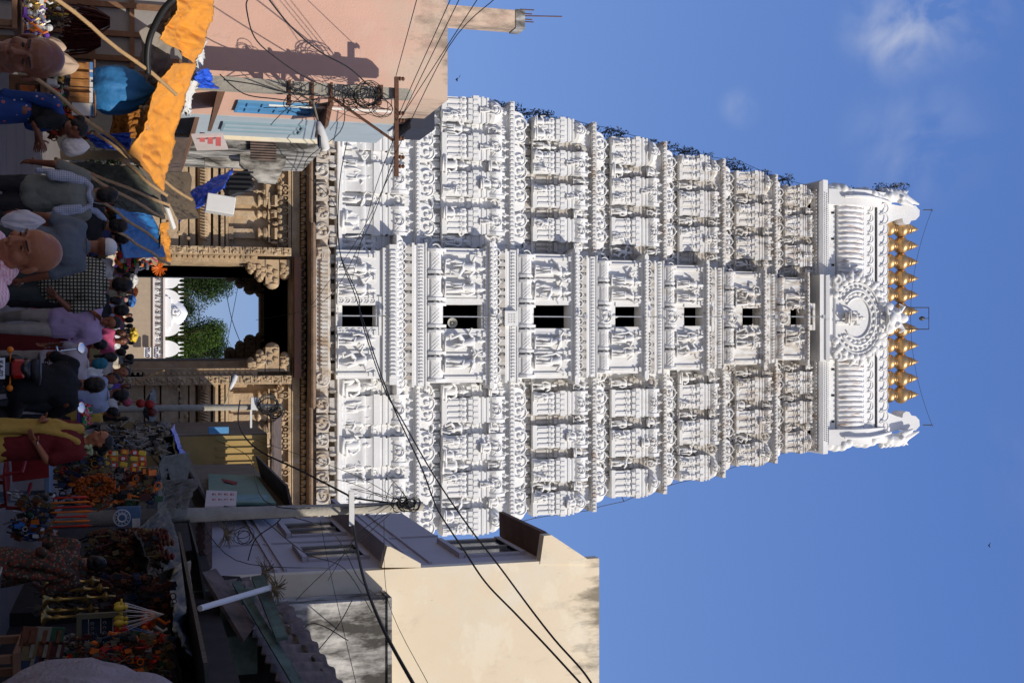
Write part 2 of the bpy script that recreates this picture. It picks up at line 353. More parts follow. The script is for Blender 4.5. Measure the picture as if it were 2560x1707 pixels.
# ---- carved figures
def statue_mesh(kind):
    mb = MB()
    J = {'hip': .50, 'ch': .72, 'nk': .82, 'hd': .88}
    lean = .05
    def cp(a, b, r0, r1): mb.cap(a, b, r0, r1, 7)
    sx = lambda q: q
    if kind in ('stand', 'dance', 'bow', 'guard'):
        fx = .0 if kind != 'dance' else .06
        cp((-.06, 0, .47), (-.085 - fx, -.03, .25), .075, .05); cp((-.085 - fx, -.03, .25), (-.08, 0, .03), .05, .035)
        if kind == 'dance': cp((.06, 0, .47), (.22, -.08, .36), .075, .05); cp((.22, -.08, .36), (.12, -.05, .14), .05, .035); cp((.12, -.05, .14), (.2, -.1, .12), .03, .02)
        else: cp((.06, 0, .47), (.085, -.02, .25), .075, .05); cp((.085, -.02, .25), (.10, 0, .03), .05, .035)
        cp((-.08, -.05, .02), (-.09, -.1, .01), .03, .02); cp((.1, -.05, .02), (.12, -.1, .01), .03, .02)
        mb.ball((0, 0, .49), (.125, .08, .09), 8, 5); cp((0, 0, .52), (lean*.5, -.01, .68), .085, .10)
        cp((lean*.5 - .1, 0, .76), (lean*.5 + .1, 0, .76), .055, .055)
        mb.ball((lean*.5, -.01, .70), (.115, .085, .11), 8, 5)
        mb.ball((lean, -.02, .875), (.058, .065, .07), 8, 6); cp((lean*.8, 0, .78), (lean, 0, .83), .04, .04)
        mb.lathe(lean, 0, .91, [(.07, 0), (.075, .03), (.06, .06), (.062, .08), (.04, .12), (.015, .18)], 7)
        mb.tube([(-.13, -.03, .5), (0, -.1, .44), (.13, -.03, .5)], .02, 4); mb.tube([(-.03, -.09, .46), (-.02, -.1, .2)], [.02, .03], 4)
        if kind == 'stand':
            cp((-.13, 0, .75), (-.2, -.03, .60), .04, .033); cp((-.2, -.03, .60), (-.12, -.12, .66), .032, .026)
            cp((.15, 0, .75), (.2, -.02, .58), .04, .033); cp((.2, -.02, .58), (.17, -.06, .42), .03, .024)
        elif kind == 'dance':
            cp((-.13, 0, .75), (-.26, -.03, .80), .04, .033); cp((-.26, -.03, .80), (-.2, -.05, .97), .032, .026)
            cp((.15, 0, .75), (.26, -.04, .64), .04, .033); cp((.26, -.04, .64), (.38, -.06, .70), .03, .024)
        elif kind == 'bow':
            cp((-.13, 0, .75), (-.2, -.05, .66), .04, .033); cp((-.2, -.05, .66), (.02, -.14, .72), .032, .026)
            cp((.15, 0, .75), (.28, -.04, .85), .04, .033); cp((.28, -.04, .85), (.20, -.06, 1.0), .03, .024)
        else:
            cp((-.13, 0, .75), (-.25, -.03, .66), .045, .035); cp((-.25, -.03, .66), (-.3, -.06, .84), .034, .028)
            cp((.15, 0, .75), (.24, -.04, .62), .045, .035); cp((.24, -.04, .62), (.2, -.1, .48), .034, .028)
            mb.tube([(.2, -.12, .5), (.16, -.08, .1)], [.02, .05], 6)
            cp((-.12, .02, .76), (-.3, 0, .90), .035, .03)
        mb.box(-.2, .2, -.12, .04, -.03, 0)
    else:   # seated
        mb.box(-.24, .24, -.2, .05, -.03, .05)
        cp((-.08, 0, .13), (-.27, -.12, .12), .085, .06); cp((-.27, -.12, .12), (-.02, -.2, .1), .06, .04)
        if kind == 'seat': cp((.08, 0, .13), (.27, -.12, .12), .085, .06); cp((.27, -.12, .12), (.04, -.2, .1), .06, .04)
        else: cp((.08, 0, .15), (.2, -.15, .3), .085, .06); cp((.2, -.15, .3), (.18, -.16, .05), .06, .04)
        cp((0, 0, .16), (0, 0, .42), .12, .13); cp((-.13, 0, .5), (.13, 0, .5), .07, .07)
        mb.ball((0, -.02, .68), (.08, .085, .1), 8, 6); cp((0, 0, .5), (0, 0, .6), .05, .05)
        mb.lathe(0, 0, .73, [(.09, 0), (.1, .03), (.08, .09), (.05, .15), (.02, .24)], 7)
        cp((-.17, 0, .5), (-.27, -.04, .32), .05, .04); cp((-.27, -.04, .32), (-.2, -.16, .22), .04, .03)
        cp((.17, 0, .5), (.3, -.04, .38), .05, .04); cp((.3, -.04, .38), (.3, -.12, .58), .04, .03)
    me = mb.mesh('statue'); me.materials.append(white)
    bm = bmesh.new(); bm.from_mesh(me); bmesh.ops.recalc_face_normals(bm, faces=bm.faces); bm.to_mesh(me); bm.free()
    me.polygons.foreach_set('use_smooth', [True]*len(me.polygons))
    return me
STAT = {k: statue_mesh(k) for k in ('stand', 'dance', 'bow', 'guard', 'seat', 'seat2')}
def statue(parent, kind, x, y, z, h, mirror=False, name='statue'):
    o = bpy.data.objects.new(name, STAT[kind]); C.objects.link(o); o.parent = parent
    s = h / (1.05 if kind[:4] != 'seat' else .97)
    o.scale = (-s if mirror else s, s*1.05, s); o.location = (x - TX, y - YF, z); return o
# side lines (bottom of each curved cornice) and half widths, in picture units; Y of the wall face behind
LV = [840, 1041, 1273, 1475, 1651, 1796, 1925, 2036]
CV = [840, 985, 1222, 1431, 1604, 1756, 1898, 2018]
HW = [11.5, 11.2, 10.7, 10.0, 9.3, 8.6, 7.95, 7.35, 6.8]
CW = [3.1, 3.35, 3.2, 3.0, 2.85, 2.6, 2.35, 2.2]
YW = [60.3, 60.8, 61.5, 62.2, 62.8, 63.4, 64.0, 64.5]
WIN = [(843, 940, 3), (1104, 1204, 3), (1334, 1423, 3), (1538, 1613, 2), (1710, 1773, 2), (1856, 1907, 2), (1976, 2026, 2)]
WU = [(762, 817), (761, 822), (762, 821), (766, 817), (768, 815), (770, 813), (771, 812)]
rnd = random.Random(3)
KS = ['stand', 'dance', 'bow', 'guard', 'seat', 'seat2']
for k in range(7):
    y = YW[k]; z0 = ZV(LV[k], y); z1 = ZV(LV[k+1], YW[k+1] if k < 6 else y)
    if k == 0: z0 = ZV(842, y)
    H = z1 - z0
    hw = HW[k+1]
    st = bpy.data.objects.new('storey', None); C.objects.link(st); st.parent = tower
    # core
    mb = MB()
    mb.ring([(0, z0), (0, z1)], TX - hw, TX + hw, y, YB - (y - 60))
    tobj('wall', mb, white, st)
    yc = y - 1.15; cw = CW[k]; cz0 = ZV(CV[k], yc); cz1 = ZV(CV[k+1], yc if k == 6 else YW[k+1] - 1.15)
    CH = cz1 - cz0
    zc = lambda f: cz0 + CH*f
    # ---- side bays
    if k == 0:
        zz = lambda f: z0 + H*(.42 + (f - .545)*.58/.455)      # upper half as usual, statue frieze below
        low = MB()
        low.ring([(0, z0), (.5, z0), (.5, z0 + .18), (.1, z0 + .25)], TX - hw, TX + hw, y, YB)
        low.ring([(0, z0 + H*.40), (.28, z0 + H*.405), (.32, z0+H*.43), (.24, z0+H*.47), (.10, z0 + H*.5), (0, z0+H*.5)], TX - hw, TX + hw, y, YB)
        x = TX - hw
        while x < TX + hw:
            if abs(x - TX) > cw: kudu(low, x, y - .27, z0 + H*.445, .17)
            x += .5
        tobj('frieze', low, white, st, smooth=35)
    else: zz = lambda f: z0 + H*f
    # cornice with medallions
    mb = MB()
    if k > 0:
        mb.ring(eave(0, zz(0), zz(.15), .42), TX - hw + .2, TX + hw - .2, y, YB - (y - 60))
        for side in (-1, 1):
            a_ = cw + .12; b_ = hw + .30; n_ = max(2, round((b_ - a_) / (1.98 if k < 4 else 1.7))); pe = (b_ - a_)/n_
            for i in range(n_):
                o_ = b_ - pe*i; q0, q1 = (TX + o_ - pe*.66, TX + o_) if side > 0 else (TX - o_, TX - o_ + pe*.66)
                mb.ring(eave(0, zz(0) - .015, zz(.155), .36), q0 + .1, q1 - .1, y - .34, y + .1)
        step = .62 if k < 5 else .5
        n = int(2*hw/step)
        for i in range(n + 1):
            x = TX - hw + .1 + (2*hw - .2)*i/n
            if abs(x - TX) < cw: continue
            r = (zz(.15) - zz(0))*(.40 if i % 2 else .47)
            ph = ((hw + .30 - abs(x - TX)) / ((hw + .18 - cw)/max(2, round((hw + .18 - cw) / (1.98 if k < 4 else 1.7))))) % 1
            kudu(mb, x, y - (.72 if ph < .66 else .42), zz(.075), r, .1)
            mb.ball((x + step*.5, y - .5, zz(.13)), (.06, .08, .1), 5, 4)
        tobj('cornice', mb, white, st, smooth=35)
        nk = MB()
        for i in range(int(2*hw/.55)):
            x = TX - hw + .55*i + .2
            if abs(x - TX) < cw: continue
            nk.box(x, x + (.3 if i % 3 else .16), y - .26, y, zz(.155), zz(.228))
            nk.ball((x - .08, y - .22, zz(.19)), (.07, .12, (zz(.228)-zz(.155))*.5), 5, 4)
        tobj('neck_block', nk, grime if k > 1 else white, st)
    band = MB()
    if k > 0: band.ring([(0, zz(.232)), (.22, zz(.235)), (.22, zz(.262)), (.16, zz(.268)), (.16, zz(.285)), (0, zz(.29))], TX - hw, TX + hw, y, YB - (y-60))
    band.ring([(0, zz(.545)), (.06, zz(.55)), (.06, zz(.605)), (0, zz(.61)), (0, zz(.64)), (.07, zz(.642)), (.07, zz(.665)), (0, zz(.668)), (0, zz(.7)), (.04, zz(.7)), (.04, zz(.715)), (0, zz(.72))], TX - hw, TX + hw, y, YB - (y-60), cap=False)
    zd0, zd1 = z1 - H*.055 if k else z1 - H*.05, z1
    band.ring([(0, zd0 - .1), (.12, zd0 - .06), (.12, zd0), (.3, zd0 + .02), (.3, zd1), (0, zd1)], TX - hw, TX + hw, y, YB - (y-60))
    den = band
    xx = TX - hw - .2
    while xx < TX + hw + .2:
        if abs(xx - TX) > cw: den.box(xx, xx + .1, y - .38, y - .28, zd0 + .04, zd1 - .03)
        xx += .21
    tobj('moulding', band, ledgem if k > 1 else white, st)
    for side in (-1, 1):
        a = cw + .12; b = hw + .30
        L = b - a; n = max(2, round(L / (1.98 if k < 4 else 1.7)))
        per = L / n
        for i in range(n):
            # wide bay then narrow recess, from the outer corner inwards
            o = b - per*i
            wide = per*.62; nar = per*.26
            xa, xb = o - wide, o
            X0, X1 = (TX + xa, TX + xb) if side > 0 else (TX - xb, TX - xa)
            sh = MB(); shrine(sh, X0, X1, y, zz, .5, 'dome' if i == 0 else 'vault', 4 if k < 4 else 3) if k else shrine(sh, X0, X1, y, zz, .34, 'vault', 0)
            tobj('shrine', sh, white, st, smooth=30); shn = MB()
            xm = o - wide - (per - wide)/2
            X0, X1 = TX + side*xm - nar/2, TX + side*xm + nar/2
            shrine(shn, X0, X1, y, zz, .13, 'ring', 2) if k else shrine(shn, X0, X1, y, zz, .1, 'ring', 0)
            tobj('recessed_shrine', shn, white if k < 2 else grime, st, smooth=30)
            if k and rnd.random() < (.9 if k > 2 else .7):
                sc = (zz(.53) - zz(.29))
                statue(st, rnd.choice(KS), TX + side*xm, y - .42, zz(.235), sc*1.15, rnd.random() < .5)
            if k:
                sc_ = (zz(.53) - zz(.29))
                for dx_ in (-.3, .3):
                    if rnd.random() < .6: statue(st, rnd.choice(KS), TX + side*(o - wide*(.5 + dx_)), y - .70, zz(.235), sc_*rnd.uniform(.75, .95), rnd.random() < .5)
                if rnd.random() < .8: statue(st, rnd.choice(['seat', 'seat2', 'bow', 'dance']), TX + side*xm, y - .35, zz(.72), sc_*.75, rnd.random() < .5)
            if k and rnd.random() < .55:
                statue(st, rnd.choice(['seat', 'seat2', 'stand']), TX + side*(o - wide/2), y - .62, zz(.62), (zz(.53) - zz(.29))*.8, rnd.random() < .5)
    if k == 0:      # crowded row of figures
        hh = H*.41
        for side in (-1, 1):
            x = cw + .45
            while x < hw - .2:
                statue(st, rnd.choice(['stand', 'guard', 'bow', 'dance', 'stand', 'seat2']), TX + side*x, y - .28, z0 + .2, hh*rnd.uniform(.78, .98), rnd.random() < .5)
                x += rnd.choice((.62, .72, .9, 1.05))
        nb = MB()
        for side in (-1, 1):
            for i in range(5):
                x0_ = TX + side*(cw + .3 + i*1.6)
                nb.box(x0_ - .07, x0_ + .07, y - .2, y, z0 + .2, z0 + H*.40)
                nb.lathe(x0_, y - .2, z0 + .2, [(.12, 0), (.12, .15), (.07, .25), (.07, hh*.6), (.12, hh*.66), (.09, hh*.75), (.14, hh*.95)], 7)
        tobj('column', nb, white, st, smooth=30)
    # ---- central bay
    X0, X1 = TX - cw, TX + cw
    mb = MB()
    wu0, wu1 = WU[k]; wz0, wz1 = ZV(WIN[k][0], yc), ZV(WIN[k][1], yc)
    wx0, wx1 = XU(wu0, WIN[k][0], yc), XU(wu1, WIN[k][1], yc)
    mb.box(X0, wx0, yc, y + .2, cz0, cz1); mb.box(wx1, X1, yc, y + .2, cz0, cz1)
    mb.box(wx0, wx1, yc, y + .2, cz0, wz0); mb.box(wx0, wx1, yc, y + .2, wz1, cz1)
    tobj('projecting_wall', mb, white, st)
    # cornice at foot of the bay
    if k:
        mb = MB(); mb.ring(eave(0, zc(0), zc(.095), .55), X0, X1, yc, y)
        n = int(2*cw/.46)
        for i in range(n + 1): kudu(mb, X0 + 2*cw*i/n, yc - .50, zc(.045), zc(.095) - zc(.05), .08)
        tobj('cornice', mb, white, st, smooth=35)
        mb = MB(); i = 0; x = X0
        while x < X1 - .1:
            ww = (.34, .2, .5)[i % 3]; mb.box(x, min(x + ww, X1), yc - .28, yc, zc(.1), zc(.165)); mb.ball((x - .06, yc - .2, zc(.13)), (.07, .14, .12), 5, 4); x += ww + .14; i += 1
        tobj('neck_block', mb, grime if k < 6 else white, st)
        mb = MB()
        mb.ring([(0, zc(.165)), (.2, zc(.17)), (.2, zc(.195)), (.1, zc(.2)), (.1, zc(.225)), (.16, zc(.23)), (.16, zc(.3)), (.22, zc(.305)), (.22, zc(.32)), (0, zc(.325))], X0, X1, yc, y)
        x = X0
        while x < X1: mb.box(x, x + .08, yc - .23, yc - .15, zc(.245), zc(.285)); x += .17
        tobj('moulding', mb, white, st)
        n = 5 if k < 4 else (5 if k < 6 else 3)
        for i in range(n):
            mb = MB(); a = X0 + 2*cw*i/n + .06; b = X0 + 2*cw*(i+1)/n - .06
            vault(mb, a, b, yc - .05, zc(.325), zc(.485), .36)
            kudu(mb, a, yc - .3, zc(.40), (zc(.48)-zc(.33))*.3)
            tobj('barrel_shrine', mb, white, st, smooth=30)
            if k >= 3 and i == n//2:
                mb = MB(); finial(mb, (a+b)/2, yc - .3, zc(.47), (zc(.6)-zc(.47)), 6); kudu(mb, (a+b)/2, yc - .42, zc(.41), .3); tobj('finial', mb, white, st)
    # window
    wn = MB(); fr = .09
    cx_ = (wx0+wx1)/2; ww = (wx1-wx0)
    jw = {0: .42, 1: .30, 2: .34}.get(k, .3)
    wn.box(wx0 - jw, wx0, yc - .07, yc + .02, wz0, wz1 + .12); wn.box(wx1, wx1 + jw, yc - .07, yc + .02, wz0, wz1 + .12)
    wn.box(wx0 - jw, wx1 + jw, yc - .10, yc + .02, wz1 + .12, wz1 + .25)
    if k == 0:
        for s_ in (-1, 1):
            for i in range(6): kudu(wn, cx_ + s_*(ww/2 + jw/2), yc - .09, wz0 + .18 + i*(wz1 - wz0)/6.2, .12, .03)
    win = tobj('window', wn, white)
    mb = MB(); mb.box(wx0 + .001, wx1 - .001, y - .30, y - .004, wz0 + .001, wz1 - .001); mb.box(wx0 - .4, wx1 + .4, y - .30, y - .29, wz0 - .2, wz1 + .1); tobj('shade_box', mb, dark, win)  # black box painted as the unlit inside of the window
    mb = MB(); mb.tube([(cx_, yc - .12, wz0), (cx_, yc - .16, wz1), (cx_, yc - .2, wz1 + (wz1-wz0)*.14), (cx_, yc - .62, wz1 + (wz1-wz0)*.30)], .035, 5)
    mb.box(cx_ - .1, cx_ + .1, yc - .72, yc - .55, wz1 + (wz1-wz0)*.30, wz1 + (wz1-wz0)*.30 + .16)
    tobj('lamp_bracket', mb, mat('galvanised', (.55, .56, .57), .4, .2, 8, metal=.6), win)
    # flanking figures and wall pilasters
    pb = MB(); fz0, fz1 = (zc(.50), zc(.92)) if k else (wz0, wz1)
    offs = (1.28, 2.25) if k < 3 else ((1.2, 2.0) if k < 5 else (1.05, 1.7))
    for s_ in (-1, 1):
        for q, dx in enumerate(offs):
            if abs(dx) + .4 > cw: continue
            statue(st, ('guard', 'stand', 'dance', 'bow')[(k + q + (s_ > 0)) % 4], TX + s_*dx*cw/3.1, yc - .22, fz0, (fz1 - fz0)*.95, s_ > 0)
        for dx in (.86, 1.78, 2.82):
            xx = TX + s_*dx*cw/3.05
            pb.box(xx - .06, xx + .06, yc - .1, yc, fz0, fz1); pb.box(xx - .1, xx + .1, yc - .14, yc, fz0 + (fz1-fz0)*.8, fz0 + (fz1-fz0)*.86); pb.box(xx - .12, xx + .12, yc - .16, yc, fz0 + (fz1-fz0)*.93, fz1)
    ft = zc(.92) if k else wz1 + .3
    pb.ring([(0, ft), (.14, ft + .01), (.14, ft + (cz1-ft)*.4), (.3, ft + (cz1-ft)*.45), (.3, cz1 - .01), (0, cz1)], X0, X1, yc, y)
    x = X0
    while x < X1: pb.box(x, x + .09, yc - .39, yc - .29, ft + (cz1-ft)*.5, cz1 - .05); x += .2
    tobj('pilaster', pb, white, st)
# loudspeaker in the second window and the small signboard over it
k = 1; yc = YW[1] - 1.15
lp = W(807, 1131, yc - .1)
mb = MB(); mb.loft([[(lp.x + r*math.cos(2*math.pi*j/16), lp.y + d, lp.z + r*math.sin(2*math.pi*j/16)) for j in range(16)] for r, d in ((.05, .5), (.08, .25), (.16, .08), (.255, -.02), (.25, .0), (.14, .12), (.05, .3))], cap=True)
mb.ball((lp.x, lp.y + .1, lp.z), .05, 8, 5)
sp_ = obj('loudspeaker', mb, mat('speaker_grey', (.42, .41, .37), .5, .2), smooth=40)
tag(sp_, 'grey horn loudspeaker mounted in the second lowest window of the white tower', 'loudspeaker')
sgp = W(808 - 12, 1277, YW[2] - 1.5)
sg = MB(); sg.box(sgp.x - .38, sgp.x + .38, sgp.y - .05, sgp.y + .4, sgp.z - .32, sgp.z + .32); sgo = tobj('year_tablet', sg, white)
for i, (zz_, ww_) in enumerate(((.17, .26), (.03, .3), (-.11, .2))):
    q = MB()
    for j in range(4): 
        x = sgp.x - .24 + j*.13; q.tube([(x, sgp.y - .06, sgp.z + zz_ - .05), (x + .03, sgp.y - .06, sgp.z + zz_ + .05), (x + .08, sgp.y - .06, sgp.z + zz_ - .03)], .012, 4)
    tobj('carved_line', q, grime, sgo)
# ---- roof of the tower
yr = YW[6]; yR = yr + 2.6
def remesh_mb(q, vox):
    me = remesh(q, vox, 'tmp_r'); r_ = MB(); r_.v = [tuple(v.co) for v in me.vertices]; r_.f = [tuple(p.vertices) for p in me.polygons]; bpy.data.meshes.remove(me); return r_
rl = bpy.data.objects.new('barrel_roof', None); C.objects.link(rl); rl.parent = tower
def rz(V, d=0): return ZV(V, yr + d)
xl, xr = XU(508, 2100, yr), XU(1078, 2100, yr)
hwr = (xr - xl)/2; xm = (xl + xr)/2
mb = MB()
mb.ring([(0, rz(2018)), (0, rz(2036)), (.5, rz(2037)), (.62, rz(2044)), (.6, rz(2056)), (.3, rz(2062)), (.3, rz(2067)), (0.1, rz(2068)), (.1, rz(2086)), (0, rz(2088))], xm - 7.35, xm + 7.35, yr, yr + 5.4)
tobj('roof_slab', mb, roofw, rl, smooth=30)
mb = MB()
x = xm - 7.2
while x < xm + 7.2:
    if abs(x - TX) > 2.3:
        for r in range(2): mb.ball((x + (r % 2)*.06, yr - .63, rz(2048) + r*.14), (.055, .05, .055), 4, 3)
        mb.ball((x, yr - .33, rz(2064)), (.07, .06, .08), 5, 3)
    x += .125
tobj('bead_row', mb, roofw, rl)
mb = MB()
for i in range(9):
    x = xl + .6 + (xr - xl - 1.2)*i/8
    if abs(x - TX) > 2: mb.box(x - .06, x + .06, yr - .13, yr - .05, rz(2076), rz(2083))
tobj('vent_shade', mb, dark, rl)  # dark blocks on the band, painted as the shade in the vents
zb0, zb1, zt = rz(2087), ZV(2151, yr + .2), ZV(2180, yr + .5)
zrid = ZV(2214, yR - 1.9)
prof = [(yr + .15, zb0), (yr - .28, zb0 + .1), (yr - .42, (zb0*2 + zb1)/3), (yr - .36, (zb0 + zb1*2)/3), (yr - .1, zb1), (yr + .05, zb1), (yr + .05, ZV(2158, yr)), (yr - .06, ZV(2158, yr)), (yr + .22, zt), (yr + .5, zt), (yr + .5, ZV(2189, yr + .5)), (yr + .1, ZV(2189, yr + .3)), (yr + .3, zrid - .15), (yr + .6, zrid), (yr + 4.6, zrid), (yr + 5.3, zb1), (yr + 5.3, zb0)]
mb = MB(); mb.prism(prof, xl - .2, xr + .2); tobj('vault_body', mb, roofw, rl, smooth=35)
mb = MB(); x = xl + .1; i = 0
ribm = mat('stained_rib', (.80, .80, .81), .75, .1, 2)
stain(ribm, (.34, .21, .12), 5, (1.6, .6, .25), .50, .64, .9, None, 'World')
while x < xr:
    if abs(x - TX) > 1.0:
        mb.tube([(x, yr - .24, zb0 + .05), (x, yr - .36, zb0 + .3), (x, yr - .47, (zb0*2+zb1)/3), (x, yr - .41, (zb0+zb1*2)/3), (x, yr - .2, zb1 - .1), (x, yr - .02, zb1 + .03)], [.07, .1, .115, .115, .1, .06], 6)
    x += .3
tobj('rib', mb, ribm, rl, smooth=60)
mb = MB(); x = xl + .2; i = 0
while x < xr - .1:
    for (yy, zz_, r) in ((yr + .07, (ZV(2158, yr) + zt)/2, .24), (yr + .12, (ZV(2189, yr+.3) + zrid)/2 - .05, .30)):
        pts = [(x + r*math.cos(a), yy - .06, zz_ + r*.9*math.sin(a)) for a in [-.5 + 4.2*j/8 for j in range(9)]]
        mb.tube(pts, [.045]*9, 4); mb.tube([(x + r, yy - .05, zz_ + .1), (x + .42, yy - .05, zz_ - r*.9)], .035, 4)
    x += .62; i += 1
tobj('scroll_relief', mb, roofw, rl, smooth=60)
# gable ends with scrolls and horned beast heads
zend = ZV(2215, yr + 1.5)
for s_ in (-1, 1):
    X = (xl if s_ < 0 else xr)
    g = MB()
    yc_ = yr + 2.6
    def arch(r0, sc=1.0):
        pts = []
        for j in range(17):
            a = math.pi*(-.12 + 1.24*j/16)
            pts.append((yc_ - 3.15*sc*math.cos(a)*(1 if True else 1), zb0 + .9 + (zend - zb0 - .9)*sc*max(math.sin(a), -.35)*1.0))
        return pts
    lo_ = [(yr - .55, rz(2060)), (yr - .62, zb0 + .5), (yr - .7, (zb0+zb1)/2), (yr - .55, zb1), (yr - .1, zt), (yr + .4, zrid + .1), (yr + 4.8, zrid + .1), (yr + 5.6, zb1), (yr + 5.6, rz(2060))]
    g.prism(lo_, X - .15 if s_ > 0 else X - .75, X + .75 if s_ > 0 else X + .15)
    g.tube([(X + s_*.30, yr - .75, zb0 + .2), (X + s_*.34, yr - .9, (zb0+zb1)/2), (X + s_*.34, yr - .75, zb1), (X + s_*.28, yr - .3, zt), (X + s_*.15, yr + .2, zrid)], .10, 7)
    tobj('gable_end', g, roofw, rl, smooth=50)
    lb = MB()
    for j in range(13):     # twisting scroll down the outer edge
        t = j/12; z = rz(2070) + (zrid - rz(2070))*t; ph_ = j*1.15
        lb.ball((X + s_*(.72 - .25*t + .12*math.sin(ph_)), yr - .2 + .7*t + .2*math.cos(ph_), z), (.40 - .06*t, .55, .34), 12, 8)
    lb.cap((X + s_*.7, yr + 1.6, rz(2066)), (X + s_*.5, yr + 1.9, zrid), .45, .4, 12)
    tobj('scroll', remesh_mb(lb, .07), roofw, rl, smooth=True)
    h = MB(); zr0 = zrid - .05
    HP = [(-1.25, 0), (-1.0, .35), (-.78, .9), (-.66, 1.35), (-.92, 1.42), (-1.05, 1.62), (-1.0, 1.85), (-.8, 1.98), (-.74, 2.3), (-.5, 2.55), (-.15, 2.58), (.12, 2.3), (.18, 1.8), (.08, 1.2), (.18, .5), (.35, 0)]
    h.loft([[(X + s_*a, yr + yy, zr0 + b) for a, b in HP] for yy in (.9, 1.5, 2.1)])
    tobj('horn', h, roofw, rl, smooth=30, fix=True)
    hd = MB(); bx = X + s_*.55; bz = zrid
    cp2 = hd.cap
    cp2((bx, yr + .9, bz - .2), (bx + s_*.12, yr + .8, bz + .7), .38, .42); cp2((bx + s_*.12, yr + .8, bz + .7), (bx - s_*.05, yr + .65, bz + 1.3), .42, .30)
    cp2((bx - s_*.02, yr + .6, bz + 1.25), (bx - s_*.38, yr + .5, bz + 2.15), .26, .07); cp2((bx - s_*.25, yr + .5, bz + 1.0), (bx - s_*.5, yr + .45, bz + 1.7), .20, .08)
    for j in range(6): hd.ball((bx + s_*(.44 - .02*j), yr + .7, bz - .3 + .30*j), (.17, .22, .14), 8, 5)
    hd.ball((bx - s_*.02, yr + .35, bz + .95), .13, 8, 6); cp2((bx + s_*.2, yr + .6, bz + 1.2), (bx + s_*.42, yr + .6, bz + 1.5), .12, .04)
    tobj('beast_head', remesh_mb(hd, .05), roofw, rl, smooth=True)
# big medallion in front
km = bpy.data.objects.new('front_medallion', None); C.objects.link(km); km.parent = tower
yk = yr - 1.15
kc = W(795, 2142, yk); cx0 = kc.x; cz0_ = kc.z
RX = (XU(893, 2142, yk) - XU(697, 2142, yk))/2; RZ = (ZV(2215, yk) - ZV(2095, yk))/2*1.08
mb = MB()
mb.loft([[(cx0 + RX*.93*math.cos(a), yk + d, cz0_ + RZ*.93*math.sin(a)) for a in [math.pi*(-.28) + math.pi*1.56*j/24 for j in range(25)]] for d in (0, 1.3)])
mb.box(cx0 - 2.5, cx0 + 2.5, yk + .05, yr, rz(2025), rz(2040)); mb.box(cx0 - 2.35, cx0 + 2.35, yk + .12, yr, rz(2040), rz(2085))
mb.ring([(0, rz(2036)), (.15, rz(2038)), (.2, rz(2046)), (0, rz(2050)), (0, rz(2060)), (.12, rz(2062)), (.12, rz(2070)), (0, rz(2074))], cx0 - 2.3, cx0 + 2.3, yk + .1, yr)
tobj('disc', mb, roofw, km, smooth=30)
mb = MB(); n = 23
for j in range(n):
    a = math.pi*(-.30) + math.pi*1.6*j/(n-1)
    px_, pz_ = cx0 + RX*math.cos(a), cz0_ + RZ*math.sin(a)
    mb.ball((px_, yk, pz_), (.22, .2, .22), 8, 6)
    mb.ball((cx0 + RX*1.1*math.cos(a + .07), yk + .05, cz0_ + RZ*1.1*math.sin(a + .07)), (.13, .12, .13), 6, 4)
    mb.ball((cx0 + RX*.80*math.cos(a), yk - .05, cz0_ + RZ*.80*math.sin(a)), (.09, .1, .09), 6, 4)
for j in range(17):
    a = math.pi*(-.24) + math.pi*1.48*j/16; ca, sa = math.cos(a), math.sin(a); px_, pz_ = cx0 + RX*1.02*ca, cz0_ + RZ*1.02*sa
    mb.tube([(px_, yk + .1, pz_), (px_ + .24*ca - .08*sa, yk - .02, pz_ + .24*sa + .08*ca), (px_ + .40*ca + .06*sa, yk, pz_ + .40*sa - .06*ca), (px_ + .52*ca + .12*sa, yk + .05, pz_ + .52*sa - .10*ca)], [.20, .17, .10, .03], 7)
    mb.ball((cx0 + RX*.62*ca, yk - .02, cz0_ + RZ*.62*sa), (.12, .12, .16), 6, 5)
for rr, th in ((.9, .05), (.70, .08), (.52, .05)):
    mb.tube([(cx0 + RX*rr*math.cos(a), yk - .06, cz0_ + RZ*rr*math.sin(a)) for a in [math.pi*(-.28) + math.pi*1.56*j/24 for j in range(25)]], th, 5)
for s_ in (-1, 1):
    pts = [(cx0 + s_*(RX*.95 + .3*math.cos(a)*(1 - j*.06)), yk - .05, cz0_ - RZ*.78 + .3*math.sin(a)*(1 - j*.06)) for j, a in enumerate([.6*q for q in range(12)])]
    mb.tube(pts, [.1]*12, 5)
    mb.box(cx0 + s_*.2 if s_ > 0 else cx0 - .34, cx0 + .34 if s_ > 0 else cx0 - .2, yk - .1, yk + .1, cz0_ - RZ*.8, cz0_ + .1)
tobj('petal_rim', mb, roofw, km, smooth=60)
statue(km, 'seat', cx0, yk - .25, cz0_ - RZ*.5, 1.3)
mb = MB(); zf = ZV(2222, yk) 
mb.ball((cx0, yk + .1, zf + .25), (.75, .5, .6), 12, 8); mb.ball((cx0, yk - .3, zf - .05), (.4, .35, .3), 10, 6)
for s_ in (-1, 1):
    mb.ball((cx0 + s_*.38, yk - .25, zf + .42), (.2, .2, .22), 8, 6); mb.ball((cx0 + s_*.38, yk - .42, zf + .42), (.09, .08, .1), 6, 4)
    mb.ball((cx0 + s_*.65, yk - .05, zf - .05), (.3, .25, .35), 8, 6)
    mb.tube([(cx0 + s_*.35, yk, zf + .7), (cx0 + s_*.7, yk, zf + 1.0), (cx0 + s_*.85, yk, zf + .7)], [.16, .13, .04], 6)
    mb.tube([(cx0 + s_*.15, yk - .4, zf - .25), (cx0 + s_*.4, yk - .5, zf - .45), (cx0 + s_*.75, yk - .3, zf - .35)], [.08, .1, .05], 6)
